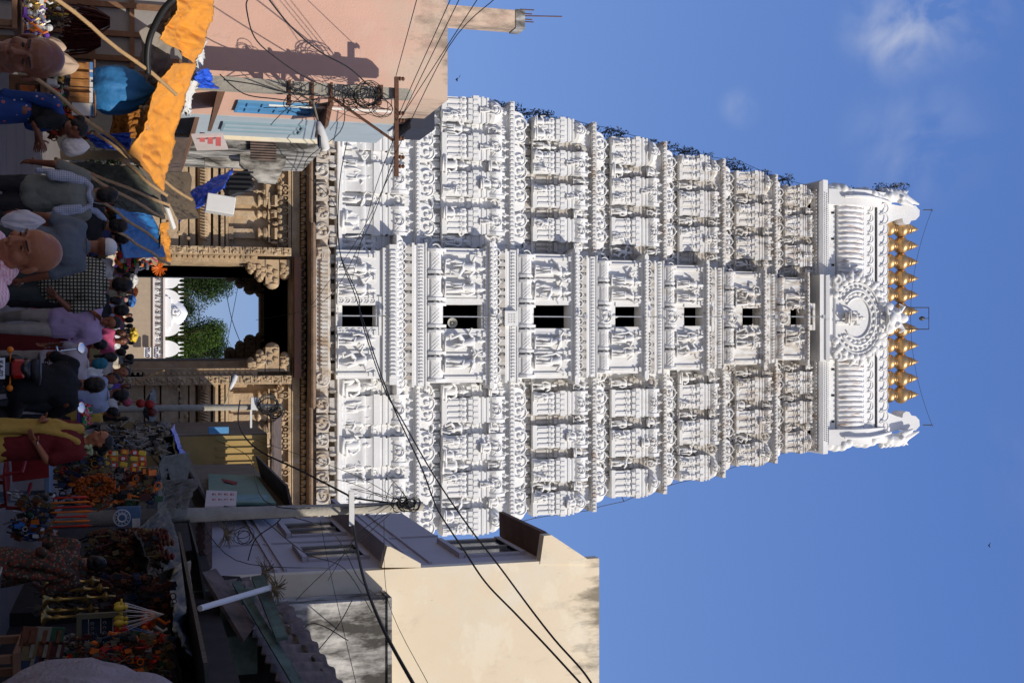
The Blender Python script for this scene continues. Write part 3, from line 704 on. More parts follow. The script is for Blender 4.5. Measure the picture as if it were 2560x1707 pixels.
mb.ball((cx0, yk, zf + .95), (.3, .25, .35), 8, 6); mb.box(cx0 - .32, cx0 + .32, yk - .5, yk - .3, zf - .3, zf - .18)
tobj('lion_face', mb, roofw, km, smooth=60)
# gilded finials along the ridge
yfin = yr + 1.9; hfin = ZV(2297, yfin) - ZV(2213, yfin)
fm = MB()
P = [(.36, 0), (.42, .03), (.46, .08), (.46, .13), (.40, .18), (.26, .215), (.24, .235), (.24, .26), (.29, .27), (.29, .285), (.23, .295), (.26, .315), (.38, .34), (.47, .375), (.515, .42), (.53, .46), (.515, .50), (.47, .545), (.38, .58), (.25, .605), (.22, .62), (.29, .635), (.31, .66), (.29, .69), (.20, .705), (.18, .72), (.25, .73), (.26, .76), (.22, .785), (.15, .795), (.2, .81), (.17, .85), (.10, .91), (.05, .96), (.01, 1)]
fm.lathe(0, 0, 0, [(r*1.04, z*hfin) for r, z in P], 28)
fme = None
for i in range(11):
    U = 571 + 41.3*i + (3 if i > 5 else 0)
    p = W(U, 2213, yfin)
    if fme is None: o = obj('gilded_finial', fm, gold, tower, smooth=True, fix=True); fme = o
    else: o = fme.copy(); C.objects.link(o)
    o.location = (p.x - TX, yfin - YF, p.z)
# lightning rods and the small frame over the middle finial
metal = mat('dark_metal', (.09, .085, .08), .6, .3, 10, metal=.5)
mb = MB()
for U in (525, 1062):
    p = W(U, 2308, yr + 1.5); q = W(U, 2330, yr + 1.5); mb.tube([p, q], .03, 4)
    for a in range(4): mb.tube([q, q + Vector((.12*math.cos(a*1.57+.4), 0, .12*math.sin(a*1.57+.4)))], .015, 3)
a, b = W(525, 2330, yr+1.5), W(1062, 2330, yr+1.5)
mb.tube([a.lerp(b, t) - Vector((0, 0, 1.7*4*t*(1-t)*.9)) for t in [j/16 for j in range(17)]], .014, 3)
p = [W(u, v, yr + .5) for u, v in ((769, 2255), (769, 2322), (823, 2322), (823, 2250))]; mb.tube(p, .035, 4)
mb.ball(W(796, 2305, yr + .5), (.14, .14, .2), 8, 5); mb.tube([W(796, 2308, yr+.5), W(796, 2322, yr+.5)], .02, 4)
tobj('lightning_rod', mb, metal)
# cable with pegs running down both sloping edges
for s_, pts in ((-1, [(245, 1165), (262, 1230), (283, 1320), (300, 1440), (318, 1520), (348, 1630), (388, 1760), (400, 1850), (445, 1960), (468, 2050)]), (1, [(1322, 1262), (1296, 1340), (1278, 1470), (1255, 1560), (1213, 1680), (1192, 1780), (1156, 1880), (1128, 1990), (1122, 2040)])):
    mb = MB(); wp = [W(u + s_*-2, v, YW[max(0, min(6, int((v - 1041)/165)))] + 1.5) for u, v in pts]
    sub = []
    for i in range(len(wp) - 1):
        for t in (0, .25, .5, .75): sub.append(wp[i].lerp(wp[i+1], t) + Vector((0, 0, -.25*math.sin(math.pi*t))))
        mb.tube([wp[i], wp[i] + Vector((-s_*.6, 0, -.3))], .025, 4)
    mb.tube(sub + [wp[-1]], .018, 4); tobj('edge_cable', mb, metal)
# little shrubs rooted on the left slope
leafm = mat('shrub_leaf', (.13, .13, .12), .8, .5, 3)
def leaf_cluster(mb, c, r, n, s, rn):
    for _ in range(n):
        d = Vector((rn.gauss(0, 1), rn.gauss(0, 1), rn.gauss(0, 1))).normalized() * (rn.random()**.4)
        p = Vector(c) + Vector((d.x*r[0], d.y*r[1], d.z*r[2]))
        a = Vector((rn.gauss(0, 1), rn.gauss(0, 1), rn.gauss(0, .7))).normalized(); b = a.cross(Vector((rn.gauss(0, 1), rn.gauss(0, 1), rn.gauss(0, 1)))).normalized()
        q = s*rn.uniform(.6, 1.3)
        mb.quad(p - a*q, p - b*q*.45, p + a*q, p + b*q*.45)
shm = None
SHR = [(252, 1225), (262, 1255), (268, 1285), (275, 1330), (280, 1362), (300, 1400), (312, 1470), (322, 1525), (332, 1550), (347, 1580), (352, 1622), (366, 1680), (372, 1720), (384, 1755), (404, 1825), (412, 1850), (428, 1905), (442, 1960), (466, 2062), (470, 2120), (466, 2200), (458, 2245)]
for i, (u, v) in enumerate(SHR):
    Yq = YW[max(0, min(6, int((v - 1041)/165)))] + 1.2; p = W(u + 9, v, Yq)
    mb = MB(); rn = random.Random(i); leaf_cluster(mb, (0, 0, 0), (.26 + .1*(i % 3), .7, .6 + .2*(i % 2)), 120, .085, rn)
    for q in range(5): mb.tube([(0.1, 0, -.6), (rn.uniform(-.3, .1), rn.uniform(-.4, .4), rn.uniform(0, .6))], .02, 3)
    o = obj('wall_shrub', mb, leafm); o.location = p
    tag(o, None, 'shrub', 'scrubby plants rooted on the left edge of the white tower'); o['label'] = 'dark scrubby plant rooted on the sloping left edge of the white tower'
# ============================================================ carved stone base with the gateway
XB0, XB1 = TX - 11.3, TX + 11.3
gx0, gx1 = XU(660, 560, 60), XU(918, 560, 60)
zs = lambda V: ZV(V, 60)
base = bpy.data.objects.new('stone_base', None); C.objects.link(base); base.parent = tower
ztop = zs(842); zl = zs(727); zg = zs(724)
YD = 74.0
for s_ in (-1, 1):
    a, b = (XB0, gx0) if s_ < 0 else (gx1, XB1)
    mb = MB()
    mb.box(a, b, 60, YD, -.3, zg)
    # recessed and stepped wall courses
    n = 7
    def wallring(o, z0, z1): mb.ring([(0, z0), (o, z0 + .02), (o, z1 - .02), (0, z1)], a if s_ < 0 else a + .95, b - .95 if s_ < 0 else b, 60, YD)
    for V0, V1, o in ((300, 360, .75), (362, 400, .6), (402, 446, .68), (448, 470, .5), (472, 488, .42), (531, 545, .42), (549, 560, .5), (562, 571, .38), (718, 727, .3)):
        wallring(o, zs(V0), zs(V1))
    mb.ring([(0, zs(490)), (.3, zs(495)), (.45, zs(506)), (.45, zs(514)), (.3, zs(526)), (0, zs(530))], a if s_ < 0 else a + .95, b - .95 if s_ < 0 else b, 60, YD)
    tobj('base_wall', mb, stone, base, smooth=30)
    # roped torus
    rp = MB(); x = a + .3 if s_ < 0 else a + 1.1
    while x < (b - 1.1 if s_ < 0 else b): rp.tube([(x, 59.55, zs(500)), (x + .05, 59.42, zs(510)), (x + .12, 59.55, zs(520))], .06, 5); x += .14
    tobj('rope_moulding', rp, stone, base, smooth=60)
    bd = MB(); x = a if s_ < 0 else a + 1.0
    while x < (b - 1.0 if s_ < 0 else b): bd.box(x, x + .09, 59.48, 59.56, zs(551), zs(558)); x += .18
    tobj('bead_row', bd, stone, base)
    # pilasters with capitals, in stepped bays
    pl = MB(); span = abs(b - a) - 1.2
    edge = b - 1.15 if s_ < 0 else a + 1.15
    x = 0; i = 0
    xs = []
    while x < span - .4: xs.append(x); x += (.95, .62, 1.1, .7)[i % 4]; i += 1
    for i, d in enumerate(xs):
        xc = edge + s_*d + s_*.3; pj = (.28, .14, .34, .1)[i % 4]; hw_ = (.22, .14, .2, .14)[i % 4]
        pl.box(xc - hw_ - .08, xc + hw_ + .08, 60 - pj - .1, 60, zs(571), zs(582))
        pl.box(xc - hw_, xc + hw_, 60 - pj, 60, zs(582), zs(640))
        pl.lathe(xc, 60 - pj, zs(640), [(hw_, 0), (hw_*1.5, .06), (hw_*1.5, .12), (hw_*.9, .2), (hw_*.9, .28), (hw_*1.3, .32), (hw_*1.6, .45), (hw_*1.2, .5)], 8, 1, .8)
        pl.box(xc - hw_*1.9, xc + hw_*1.9, 60 - pj - .22, 60, zs(668), zs(673))
        pl.prism([(60 - pj - .22, zs(675)), (60 - pj - .45, zs(683)), (60 - pj - .3, zs(690)), (60, zs(692)), (60, zs(674))], xc - hw_*1.2, xc + hw_*1.2)
        if i % 4 == 2:      # slim free standing column with little roof
            pl.lathe(xc + s_*.42, 59.45, zs(571), [(.09, 0), (.09, .2), (.05, .25), (.05, 1.2), (.1, 1.28), (.05, 1.35), (.05, 1.5), (.13, 1.6), (.13, 1.66)], 6)
            vault(pl, xc + s_*.42 - .35, xc + s_*.42 + .35, 59.7, zs(655), zs(672), .28, False)
    tobj('pilaster', pl, stone, base, smooth=30)
    cv = MB(); rn = random.Random(11 + s_); x = a if s_ < 0 else a + 1.0
    while x < (b - 1.0 if s_ < 0 else b):
        r = rn.uniform(.09, .17)
        cv.ball((x, 59.62, zs(rn.uniform(696, 704))), (r, .18, r), 6, 4)
        if rn.random() < .6: kudu(cv, x, 59.68, zs(711), .16, .1)
        if rn.random() < .5: cv.ball((x + .1, 59.6, zs(rn.uniform(681, 690))), (r*.8, .22, r*1.3), 5, 4)
        if rn.random() < .5: cv.ball((x, 59.35, zs(rn.uniform(430, 480))), (.12, .1, .1), 5, 4)
        x += rn.uniform(.2, .36)
    cv.ring([(0, zs(690)), (.32, zs(691)), (.32, zs(694)), (0, zs(696))], a if s_ < 0 else a + .95, b - .95 if s_ < 0 else b, 60, 61)
    tobj('carving', cv, stone, base, smooth=40)
    # door jamb with carved panels
    j0, j1 = (XU(617, 560, 59.1), gx0 - .02) if s_ < 0 else (gx1 + .02, XU(961, 560, 59.1))
    jp0, jp1 = (j0, j0 + (j1-j0)*.52) if s_ < 0 else (j1 - (j1-j0)*.52, j1)
    jm = MB(); jm.box(jp0, jp1, 58.95, 60.3, -.2, zs(722)); 
    jd0, jd1 = (jp1, j1) if s_ < 0 else (j0, jp0)
    jm.box(jd0, jd1, 59.25, 60.3, -.2, zs(640))
    tobj('jamb', jm, stone, base)
    jc = MB(); z = .6; rn = random.Random(5 - s_)
    while z < zs(712):
        jc.box(jp0 + .06, jp1 - .06, 58.91, 58.95, z, z + .03)
        c = ((jp0 + jp1)/2, 58.95, z + .25)
        for q in range(5): jc.ball((c[0] + rn.uniform(-.13, .13), 58.94, c[2] + rn.uniform(-.14, .14)), (rn.uniform(.04, .1), .07, rn.uniform(.04, .12)), 6, 4)
        jc.tube([(c[0] - .15, 58.93, c[2] - .15), (c[0] + rn.uniform(-.1, .1), 58.9, c[2]), (c[0] + .13, 58.93, c[2] + .15)], .03, 4)
        z += .48
    z = .4
    while z < zs(636):
        jc.box(jd0 + (.08 if s_ < 0 else .18), jd1 - (.18 if s_ < 0 else .08), 59.14, 59.25, z, z + .11); jc.box(jd0 + .02, jd0 + .06, 59.16, 59.25, z, z + .2); z += .24
    tobj('panel_relief', jc, stone, base, smooth=50)
    # corbels reaching into the opening, one pair at the street and one at the far end
    for yy, mm, V0, off in ((59.3, stone, 618, 0), (YD - 1.2, dark, 560, 1)):
        cb = MB(); e = (gx0 if s_ < 0 else gx1)
        if off: e = (XU(679, 560, YD) if s_ < 0 else XU(895, 560, YD)); cb.box(min(e, e + s_*4), max(e, e + s_*4), yy, yy + 1.2, -.2, ZV(660, yy))
        zf_ = lambda V: ZV(V, yy)
        steps = ((618, 640, .25), (640, 664, .62), (664, 700, .95), (700, 726, .5)) if not off else ((563, 590, .42), (590, 612, .8), (612, 640, 1.15), (640, 665, 1.3))
        for V0_, V1_, d in steps:
            xa, xb = (e - .2, e + d) if s_ < 0 else (e - d, e + .2)
            cb.box(xa, xb, yy, yy + 1.0, zf_(V0_), zf_(V1_) - .04)
            xt = e - s_*d
            cb.ball((xt, yy + .4, (zf_(V0_) + zf_(V1_))/2), (.24, .5, (zf_(V1_) - zf_(V0_))*.48), 8, 6)
            for q in range(4): cb.ball((e - s_*d*(.2 + .2*q), yy, zf_(V0_) + (zf_(V1_)-zf_(V0_))*(.3 + .4*(q % 2))), (.14, .14, .14), 6, 4)
        tobj('corbel', cb, mm if not off else stone, base, smooth=40)
    # inner walls of the passage
    pw = MB(); e = XU(679, 560, YD) if s_ < 0 else XU(895, 560, YD)
    pw.box(min(e, gx0 if s_ < 0 else gx1) , max(e, gx0 if s_ < 0 else gx1), 62, YD - 1.3, -.2, zs(700)) if abs(e - (gx0 if s_ < 0 else gx1)) > .05 else None
    tobj('passage_wall', pw, stone, base)
lt = MB()
lt.box(gx0, gx1, 60.8, YD, zs(724), ztop); lt.box(gx0 - 1.2, gx1 + 1.2, YD - 1.2, YD, ZV(646, YD), zs(727)); tobj('passage_ceiling', lt, stone, base)
mb = MB(); mb.box(XB0, XB1, 60, YD, zg, ztop)
mb.ring([(0, zs(727)), (.32, zs(728)), (.32, zs(747)), (0, zs(748))], XB0, XB1, 60, YD); tobj('lintel_course', mb, stone, base)
mb = MB(); mb.box(XU(640, 735, 59), XU(945, 735, 59), 59.0, 59.67, zs(727) + .06, zs(748) - .01); tobj('door_lintel', mb, redstone, base, bev=.03)
mb = MB(); x = XB0; rn = random.Random(2)
while x < XB1:
    mb.prism([(59.72, zs(750)), (59.35, zs(756)), (59.42, zs(761)), (60, zs(762)), (60, zs(749))], x, x + .2)
    mb.ball((x + .28, 59.6, zs(755)), (.08, .16, .13), 5, 4); x += .37
tobj('bracket_row', mb, stone, base, smooth=40)
mb = MB(); mb.ring([(0, zs(762)), (.8, zs(762)), (1.05, zs(766)), (1.1, zs(770)), (1.1, zs(773)), (1.0, zs(776)), (.5, zs(778)), (0, zs(779))], XB0, XB1, 60, YD)
mb.ring([(0, zs(762)), (.8, zs(762)), (1.05, zs(766)), (1.1, zs(770)), (1.1, zs(773)), (1.0, zs(777)), (.5, zs(779)), (0, zs(780))], XU(617, 770, 59), XU(962, 770, 59), 59.25, 61)
tobj('deep_eave', mb, mat('brown_stone', (.30, .20, .13), .9, .3, 1.6, .5, 8, col2=(.16, .11, .08)), base, smooth=30)
# limed band above the eave with roundels
mb = MB(); mb.ring([(0, zs(779)), (.55, zs(781)), (.6, zs(788)), (.72, zs(796)), (.72, zs(806)), (.6, zs(814)), (.3, zs(819)), (0, zs(820))], XB0, XB1, 60, YD)
mb.ring([(0, zs(781)), (.5, zs(783)), (.5, zs(790)), (.62, zs(797)), (.62, zs(812)), (.4, zs(820)), (0, zs(822))], XU(650, 790, 59.3), XU(925, 790, 59.3), 59.5, 60.5)
x = XU(655, 790, 59)
while x < XU(922, 790, 59): mb.box(x, x + .1, 58.84, 58.92, zs(793), zs(812)); x += .19
tobj('limed_band', mb, limed, base, smooth=30)
mb = MB()
UU = [385, 430, 480, 533, 575, 632, 948, 1012, 1060, 1100, 1150, 1195, 1240, 1280]
for i, u in enumerate(UU):
    x = XU(u, 797, 59.2); wv = .36 if i % 2 else .44
    mb.box(x - wv, x + wv, 58.98, 59.5, zs(784), zs(814))
    mb.tube([(x + wv*.7*math.cos(a), 58.95, zs(798) + wv*.75*math.sin(a)) for a in [math.pi/2 - 2.5 + 5*j/12 for j in range(13)]], .06, 5)
    rn = random.Random(i)
    for q in range(6): mb.ball((x + rn.uniform(-.22, .22), 58.94, zs(798) + rn.uniform(-.24, .24)), (rn.uniform(.06, .13), .09, rn.uniform(.06, .16)), 6, 4)
tobj('roundel', mb, limed, base, smooth=40)
mb = MB(); x = XB0; rn = random.Random(8)
mb.ring([(.0, zs(833)), (.5, zs(834)), (.62, zs(838)), (.62, zs(841)), (.0, zs(842))], XB0, XB1, 60, YD)
while x < XB1:
    q = rn.uniform(.25, .6); mb.box(x, x + q, 59.5, 60, zs(820), zs(834)); mb.ball((x + q + .08, 59.45, zs(827)), (.1, .16, .2), 6, 4); x += q + rn.uniform(.15, .5)
tobj('weathered_blocks', mb, grime, base, smooth=40)
# ============================================================ beyond the gate
farw = mat('far_plaster', (.80, .80, .80), .8, .05, 2, .1)
tanw = mat('tan_wall', (.42, .33, .24), .9, .15, 2)
YG = 112
fg = thing('gateway_wall', 'low tan wall with a white frieze of figures and small white domes seen through the gate', 'wall', (XU(790, 350, YG), YG, 0))
def fobj(name, mb, m, **k):
    mb.xf(Matrix.Translation((-fg.location.x, -YG, 0))); return obj(name, mb, m, fg, **k)
zg_ = lambda V: ZV(V, YG)
fx = lambda U: XU(U, 380, YG)
mb = MB(); mb.box(fx(640), fx(940), YG, YG + 1.5, -.5, zg_(382)); fobj('tan_wall', mb, tanw)
mb = MB(); mb.box(fx(640), fx(940), YG - .2, YG + 1.6, zg_(382), zg_(387)); mb.box(fx(640), fx(940), YG + .3, YG + 1.4, zg_(387), zg_(408)); mb.box(fx(640), fx(940), YG - .3, YG + 1.7, zg_(408), zg_(413)); fobj('frieze', mb, mat('pinkish_band', (.74, .66, .62), .8, .1, 2), )
rn = random.Random(4)
mb = MB(); u = 680
while u < 895:
    mb.box(fx(u), fx(u) + .12, YG + .05, YG + .4, zg_(387), zg_(408)); u += 34
fobj('post', mb, farw)
for i in range(15):
    u = 688 + i*14
    o = bpy.data.objects.new('statue', STAT[rn.choice(KS)]); C.objects.link(o); o.parent = fg; s = (zg_(407) - zg_(388))*.95; o.scale = (s*1.3, s, s); o.location = (fx(u) - fg.location.x, 0.0, zg_(387))
mb = MB()
for iu, u in enumerate((700, 744, 820, 872)):
    mb.prism([(fx(u) + .75*math.cos(a), zg_(413) + .01 + 1.2*max(math.sin(a), 0)) for a in [math.pi*j/12 for j in range(13)]], YG + .1, YG + 1.3, 'y')
    for q in range(4): mb.lathe(fx(u) - .55 + .36*q, YG + .6, zg_(413) + 1.1, [(.07, 0), (.1, .12), (.05, .25), (.02, .5)], 5)
for a_, b_, c_ in ((1.45, 0, .3), (1.25, .3, .5)): mb.box(fx(782) - a_, fx(782) + a_, YG - .1, YG + 2.4, zg_(413) + b_, zg_(413) + c_)
mb.lathe(fx(782), YG + 1, zg_(413) + .5, [(1.15, 0), (1.25, .12), (1.15, .5), (.9, .9), (.55, 1.2), (.25, 1.35), (.03, 1.45)], 16)
kudu(mb, fx(782), YG - .25, zg_(413) + .95, .35, .1)
fobj('dome', mb, farw, smooth=40, fix=True)
# notice boards at its right end
bd = MB(); a, b = W(868, 360, YG - 1), W(893, 378, YG - 1); bd.box(a.x, b.x, YG - 1, YG - .9, a.z, b.z)
o = obj('notice_board', bd, mat('board_white', (.75, .75, .75), .6, .05)); tag(o, 'white notice board with dark lettering in front of the far tan wall, lower of two', 'sign')
bd = MB(); a2, b2 = W(866, 384, YG - 1), W(893, 397, YG - 1); bd.box(a2.x, b2.x, YG - 1, YG - .9, a2.z, b2.z)
o2 = obj('notice_board', bd, mat('board_white', (.75, .75, .75), .6, .05)); tag(o2, 'white notice board with dark lettering in front of the far tan wall, upper of two', 'sign')
inkm = mat('dark_ink', (.05, .03, .08), .7, 0)
for oo, A, B in ((o, a, b), (o2, a2, b2)):
    q = MB(); n_ = 5
    for j in range(n_):
        x = A.x + (B.x - A.x)*(j + .5)/n_; q.tube([(x + .1*math.cos(t), YG - 1.03, (A.z + B.z)/2 + .17*math.sin(t)) for t in [j + .9*i for i in range(6)]], .035, 4)
    obj('lettering', q, inkm, oo)
# trees beyond
barkm = mat('bark', (.12, .09, .06), .9, .3, 5)
grn = [mat('leaf_green', (.06, .11, .02), .8, .5, .6, spec=.1), mat('leaf_dark', (.035, .065, .018), .8, .5, .6, spec=.1)]
def tree(name, label, x, y, h, r, mm, seed, n=9000, z0=.35):
    rn = random.Random(seed); t = thing(name, label, 'tree', (x, y, 0)); 
    mb = MB(); mb.tube([(0, 0, 0), (.1, 0, h*.25), (0, .1, h*.5)], [h*.045, h*.035, h*.02], 8)
    cl = MB()
    for i in range(48):
        a = rn.uniform(0, 6.28); q = r*rn.uniform(.1, .8); z = h*(z0 + (1 - z0)*rn.uniform(.1, .85)); q *= math.sin(math.pi*min(1, max(.25, (z/h - z0)/(1-z0)*.8 + .2)))
        c = (q*math.cos(a), q*math.sin(a), z); mb.tube([(0, 0, h*.35), (c[0]*.5, c[1]*.5, (h*.4 + z)/2), c], [h*.015, h*.01, h*.004], 5)
        leaf_cluster(cl, c, (r*.34, r*.34, h*.11), n//30, r*.036, rn)
    obj('trunk', mb, barkm, t); obj('crown', cl, mm, t); return t
tree('tree', 'dark green broad tree rising left of the white dome beyond the gate', XU(706, 400, 135), 135, 12.6, 3.4, grn[1], 1, 12000, .1)
tree('tree', 'smaller dark tree directly behind the white dome beyond the gate', XU(765, 400, 142), 142, 8.8, 3.2, grn[1], 5, 9000, .1)
tree('tree', 'lighter green tree rising right of the white dome beyond the gate', XU(832, 400, 135), 135, 11.4, 3.1, grn[0], 2, 12000, .1)
tree('tree', 'dark green tree at the right edge of the gate opening beyond the dome', XU(878, 400, 140), 140, 11.9, 3.3, grn[1], 3, 12000, .1)
# ============================================================ ground
ash = mat('worn_paving', (.215, .19, .18), .85, .22, .35, .35, 18)
stain(ash, (.06, .055, .05), .7, (1, 1, 1), .56, .74, .7, None, 'World')
g = MB(); g.quad((-700, -60, 0), (700, -60, 0), (700, 1400, 0), (-700, 1400, 0)); tag(obj('ground', g, mat('earth', (.17, .14, .11), .95, .2, .2)), kind='structure')
g = MB()
g.quad((-9, -20, .004), (9, -20, .004), (9, 110, .004), (-9, 110, .004)); st_ = tag(obj('street', g, ash), kind='structure')
# joints between the paving strips
jn = MB()
for i in range(24):
    y = 6 + i*1.5
    jn.quad((-5, y, .008), (5, y, .008), (5, y + .02, .008), (-5, y + .02, .008))
obj('paving_joint', jn, mat('joint', (.09, .08, .07), .9, 0), st_)
# ============================================================ houses on the left
pink = mat('pink_wash', (.74, .465, .355), .9, .08, 1.0, .12, 25)
stain(pink, (.62, .50, .38), 1.5, (1, 1, .5), .48, .72, .8, (5.6, 8.0), 'World', zamp=.25)
stain(pink, (.12, .10, .08), 1.9, (1.6, 1.6, .7), .50, .70, .62, (6.2, 8.4), 'World', zamp=.12)
stain(pink, (.36, .27, .2), 3, (1, 1, .6), .62, .8, .6, None, 'World')
bluew = mat('pale_blue_wash', (.42, .50, .56), .9, .08, 1.0, .1, 20)
stain(bluew, (.25, .30, .33), 2, (1, 1, .4), .56, .75, .6, None, 'World')
cream = mat('cream_wash', (.78, .66, .48), .9, .05, .5, .08, 20)
stain(cream, (.75, .72, .62), .5, (1, 1, 1), .5, .65, .5, None, 'World')
stain(cream, (.10, .085, .06), 2.2, (1.6, 1.6, .45), .52, .72, .75, (9.8, 11.9), 'World', zamp=.15)
stain(cream, (.50, .44, .34), 1.4, (1, 1, .5), .56, .72, .55, None, 'World')
stain(cream, (.86, .78, .62), .9, (1, 1, 1.4), .54, .60, .35, None, 'World')
stain(cream, (.30, .24, .17), 7, (1.5, 1.5, .5), .66, .72, .5, None, 'World')
stain(pink, (.74, .52, .42), .8, (1, 1, 1.3), .54, .60, .35, None, 'World')
lilac = mat('grey_lilac_wash', (.46, .41, .42), .9, .08, 1.2, .1, 20)
stain(lilac, (.22, .18, .16), 2.5, (1, 1, .3), .60, .8, .5, None, 'World')
browns = mat('brown_slab', (.17, .10, .07), .9, .3, 2)
stained = mat('blackened_plaster', (.62, .60, .56), .9, .15, 1.5, .3, 12)
stain(stained, (.045, .04, .035), 1.6, (1.6, 1.6, .45), .38, .58, .95, None, 'World', 10)
concrete = mat('concrete_pole', (.40, .37, .31), .9, .25, 4, .3, 20)
rust = mat('rusty_iron', (.16, .075, .045), .85, .4, 9, .2, 30)
tin = mat('rusty_tin', (.17, .12, .10), .8, .5, 3, .2, 15, col2=(.06, .05, .045))
bluep = mat('blue_paint', (.10, .30, .55), .7, .15, 3)
wire = mat('black_wire', (.012, .012, .012), .6, 0)
whitep = mat('white_plastic', (.70, .70, .68), .5, .08, 4)
XP = -5.17
def house(name, label, x, y):
    return thing(name, label, 'house', (x, y, 0))
def hobj(t, name, mb, m, **k):
    mb.xf(Matrix.Translation((-t.location.x, -t.location.y, 0))); return obj(name, mb, m, t, **k)
H1 = house('pink_house', 'flat roofed salmon pink house with weathered parapet behind the concrete pole', -9, 27)
mb = MB(); mb.box(-17, XP, 25.72, 28.9, 0, 8.2); hobj(H1, 'wall', mb, pink)
mb = MB(); mb.box(-16.9, XP - .1, 25.8, 28.8, 8.201, 8.22); hobj(H1, 'roof', mb, pink)
mb = MB(); mb.box(-8, XP + .24, 28.0, 29.6, 7.88, 8.45); hobj(H1, 'roof_tank', mb, mat('navy_black', (.04, .045, .07), .8, .2, 2))
a = W(12, 1118, 27.2); b = W(56, 1118, 27.2); zt_ = ZV(1312, 27.2)
mb = MB(); mb.box(a.x, b.x, 27.2, 27.7, 8.0, zt_ - .22); mb2 = MB(); mb2.box(a.x - .02, b.x + .02, 27.18, 27.72, zt_ - .22, zt_)
o = hobj(H1, 'roof_pillar', mb, pink); hobj(H1, 'pillar_cap', mb2, stained)
mb = MB()
for i, (u, v) in enumerate(((24, 1335), (34, 1330), (40, 1405), (48, 1330), (54, 1334))): p = W(u, 1300, 27.4); q = W(u + 2, v, 27.4); mb.tube([p, q], .014, 4)
hobj(H1, 'rebar', mb, rust)
def sidebox(x0, d, Y0, Y1, z0, z1):
    mb = MB(); mb.box(min(x0, x0 + d), max(x0, x0 + d), Y0, Y1, z0, z1); return mb
# shuttered window and its sunshade on the street side
p0, p1 = WX(268, 706, XP), WX(286, 823, XP)
def window(t, x, s, Y0, Y1, z0, z1, frame, pane, bars=4, shut=False):
    w_ = MB(); w_.box(min(x, x + s*.06), max(x, x + s*.06), Y0 - .06, Y1 + .06, z0 - .06, z0); w_.box(min(x, x + s*.06), max(x, x + s*.06), Y0 - .06, Y1 + .06, z1, z1 + .06)
    for yy in (Y0 - .06, Y1, (Y0 + Y1)/2 - .03): w_.box(min(x, x + s*.06), max(x, x + s*.06), yy, yy + .06, z0, z1)
    if bars:
        for i in range(bars): zz = z0 + (z1 - z0)*(i + .5)/bars; w_.box(min(x, x+s*.045), max(x, x+s*.045), Y0, Y1, zz, zz + .025)
    f = hobj(t, 'window', w_, frame)
    q = sidebox(x, s*.02, Y0, Y1, z0, z1); q.xf(Matrix.Translation((-t.location.x, -t.location.y, 0))); obj('pane', q, pane, f); return f
glass = mat('dark_glass', (.03, .04, .06), .15, .1, 2, spec=.6)
window(H1, XP, 1, 27.0, 28.1, 3.95, 5.55, bluep, bluep, 5)
mb = MB(); mb.prism([(XP - .02, 5.78), (XP + .5, 5.72), (XP + .5, 5.79), (XP - .02, 5.9)], 26.7, 28.4, 'y'); hobj(H1, 'sunshade', mb, browns)
mb = MB(); mb.prism([(XP - .02, 3.42), (XP + .55, 3.30), (XP + .55, 3.38), (XP - .02, 3.58)], 26.1, 27.9, 'y'); hobj(H1, 'sunshade', mb, browns)
mb = MB(); p, q = WX(262, 672, XP + .06), WX(262, 1000, XP + .06); mb.tube([p, (p.x, p.y, q.z)], .035, 8); hobj(H1, 'drain_pipe', mb, whitep)
H2 = house('blue_house', 'narrow pale blue house joined to the far side of the pink house', -8, 30)
mb = MB(); mb.box(-14, XP + .02, 28.91, 31.7, 0, 7.75); hobj(H2, 'wall', mb, bluew)
mb = MB(); mb.box(-14, XP - .02, 28.92, 31.6, 7.751, 7.80); hobj(H2, 'roof', mb, pink)
window(H2, XP + .02, 1, 29.6, 30.6, 3.8, 5.6, mat('grey_blue_paint', (.25, .36, .42), .7, .1), bluew, 0)
mb = sidebox(XP + .02, .09, 31.6, 31.72, 2.2, 6.6); hobj(H2, 'cream_trim', mb, cream)
mb = MB(); mb.prism([(XP, 3.1), (XP + .9, 2.85), (XP + .9, 2.9), (XP, 3.2)], 29.2, 31.6, 'y'); hobj(H2, 'sunshade', mb, browns)
# old lime washed shed between the blue house and the gate
H3 = house('old_shed', 'decaying brown shed with peeling lime wash wedged against the stone gate', -6, 36)
xa, xb = XU(352, 650, 34), XU(374, 650, 34)
mb = MB(); mb.box(-9, xb, 34, 38, 0, ZV(800, 34)); hobj(H3, 'wall', mb, stained)
mb = MB()
x = xa - .4
while x < xb + .3:
    mb.tube([(x, 33.9, ZV(625, 34)), (x, 33.9, ZV(690, 34))], .035, 4); x += .07
hobj(H3, 'corrugated_sheet', mb, tin)
mb = MB(); a, b = W(378, 512, 36), W(418, 603, 36); mb.box(a.x, b.x, 36, 36.2, a.z, b.z); hobj(H3, 'peeling_panel', mb, stained)
mb = MB(); a, b = W(372, 440, 37), W(452, 515, 37); mb.prism([(a.x - 2, a.z - .3), (b.x + .1, a.z - .5), (b.x, a.z + .1), (a.x - 2, b.z)], 33, 37.5, 'y'); hobj(H3, 'tin_roof', mb, tin)
mb = MB(); a, b = W(366, 600, 35), W(452, 715, 35)
mb.prism([(a.x, a.z), (a.x + .5, a.z), (a.x + .95, a.z + .5), (a.x + .98, a.z + 1.0), (a.x + .4, b.z), (a.x, b.z)], 35, 35.3, 'y'); hobj(H3, 'wall_stub', mb, stained)
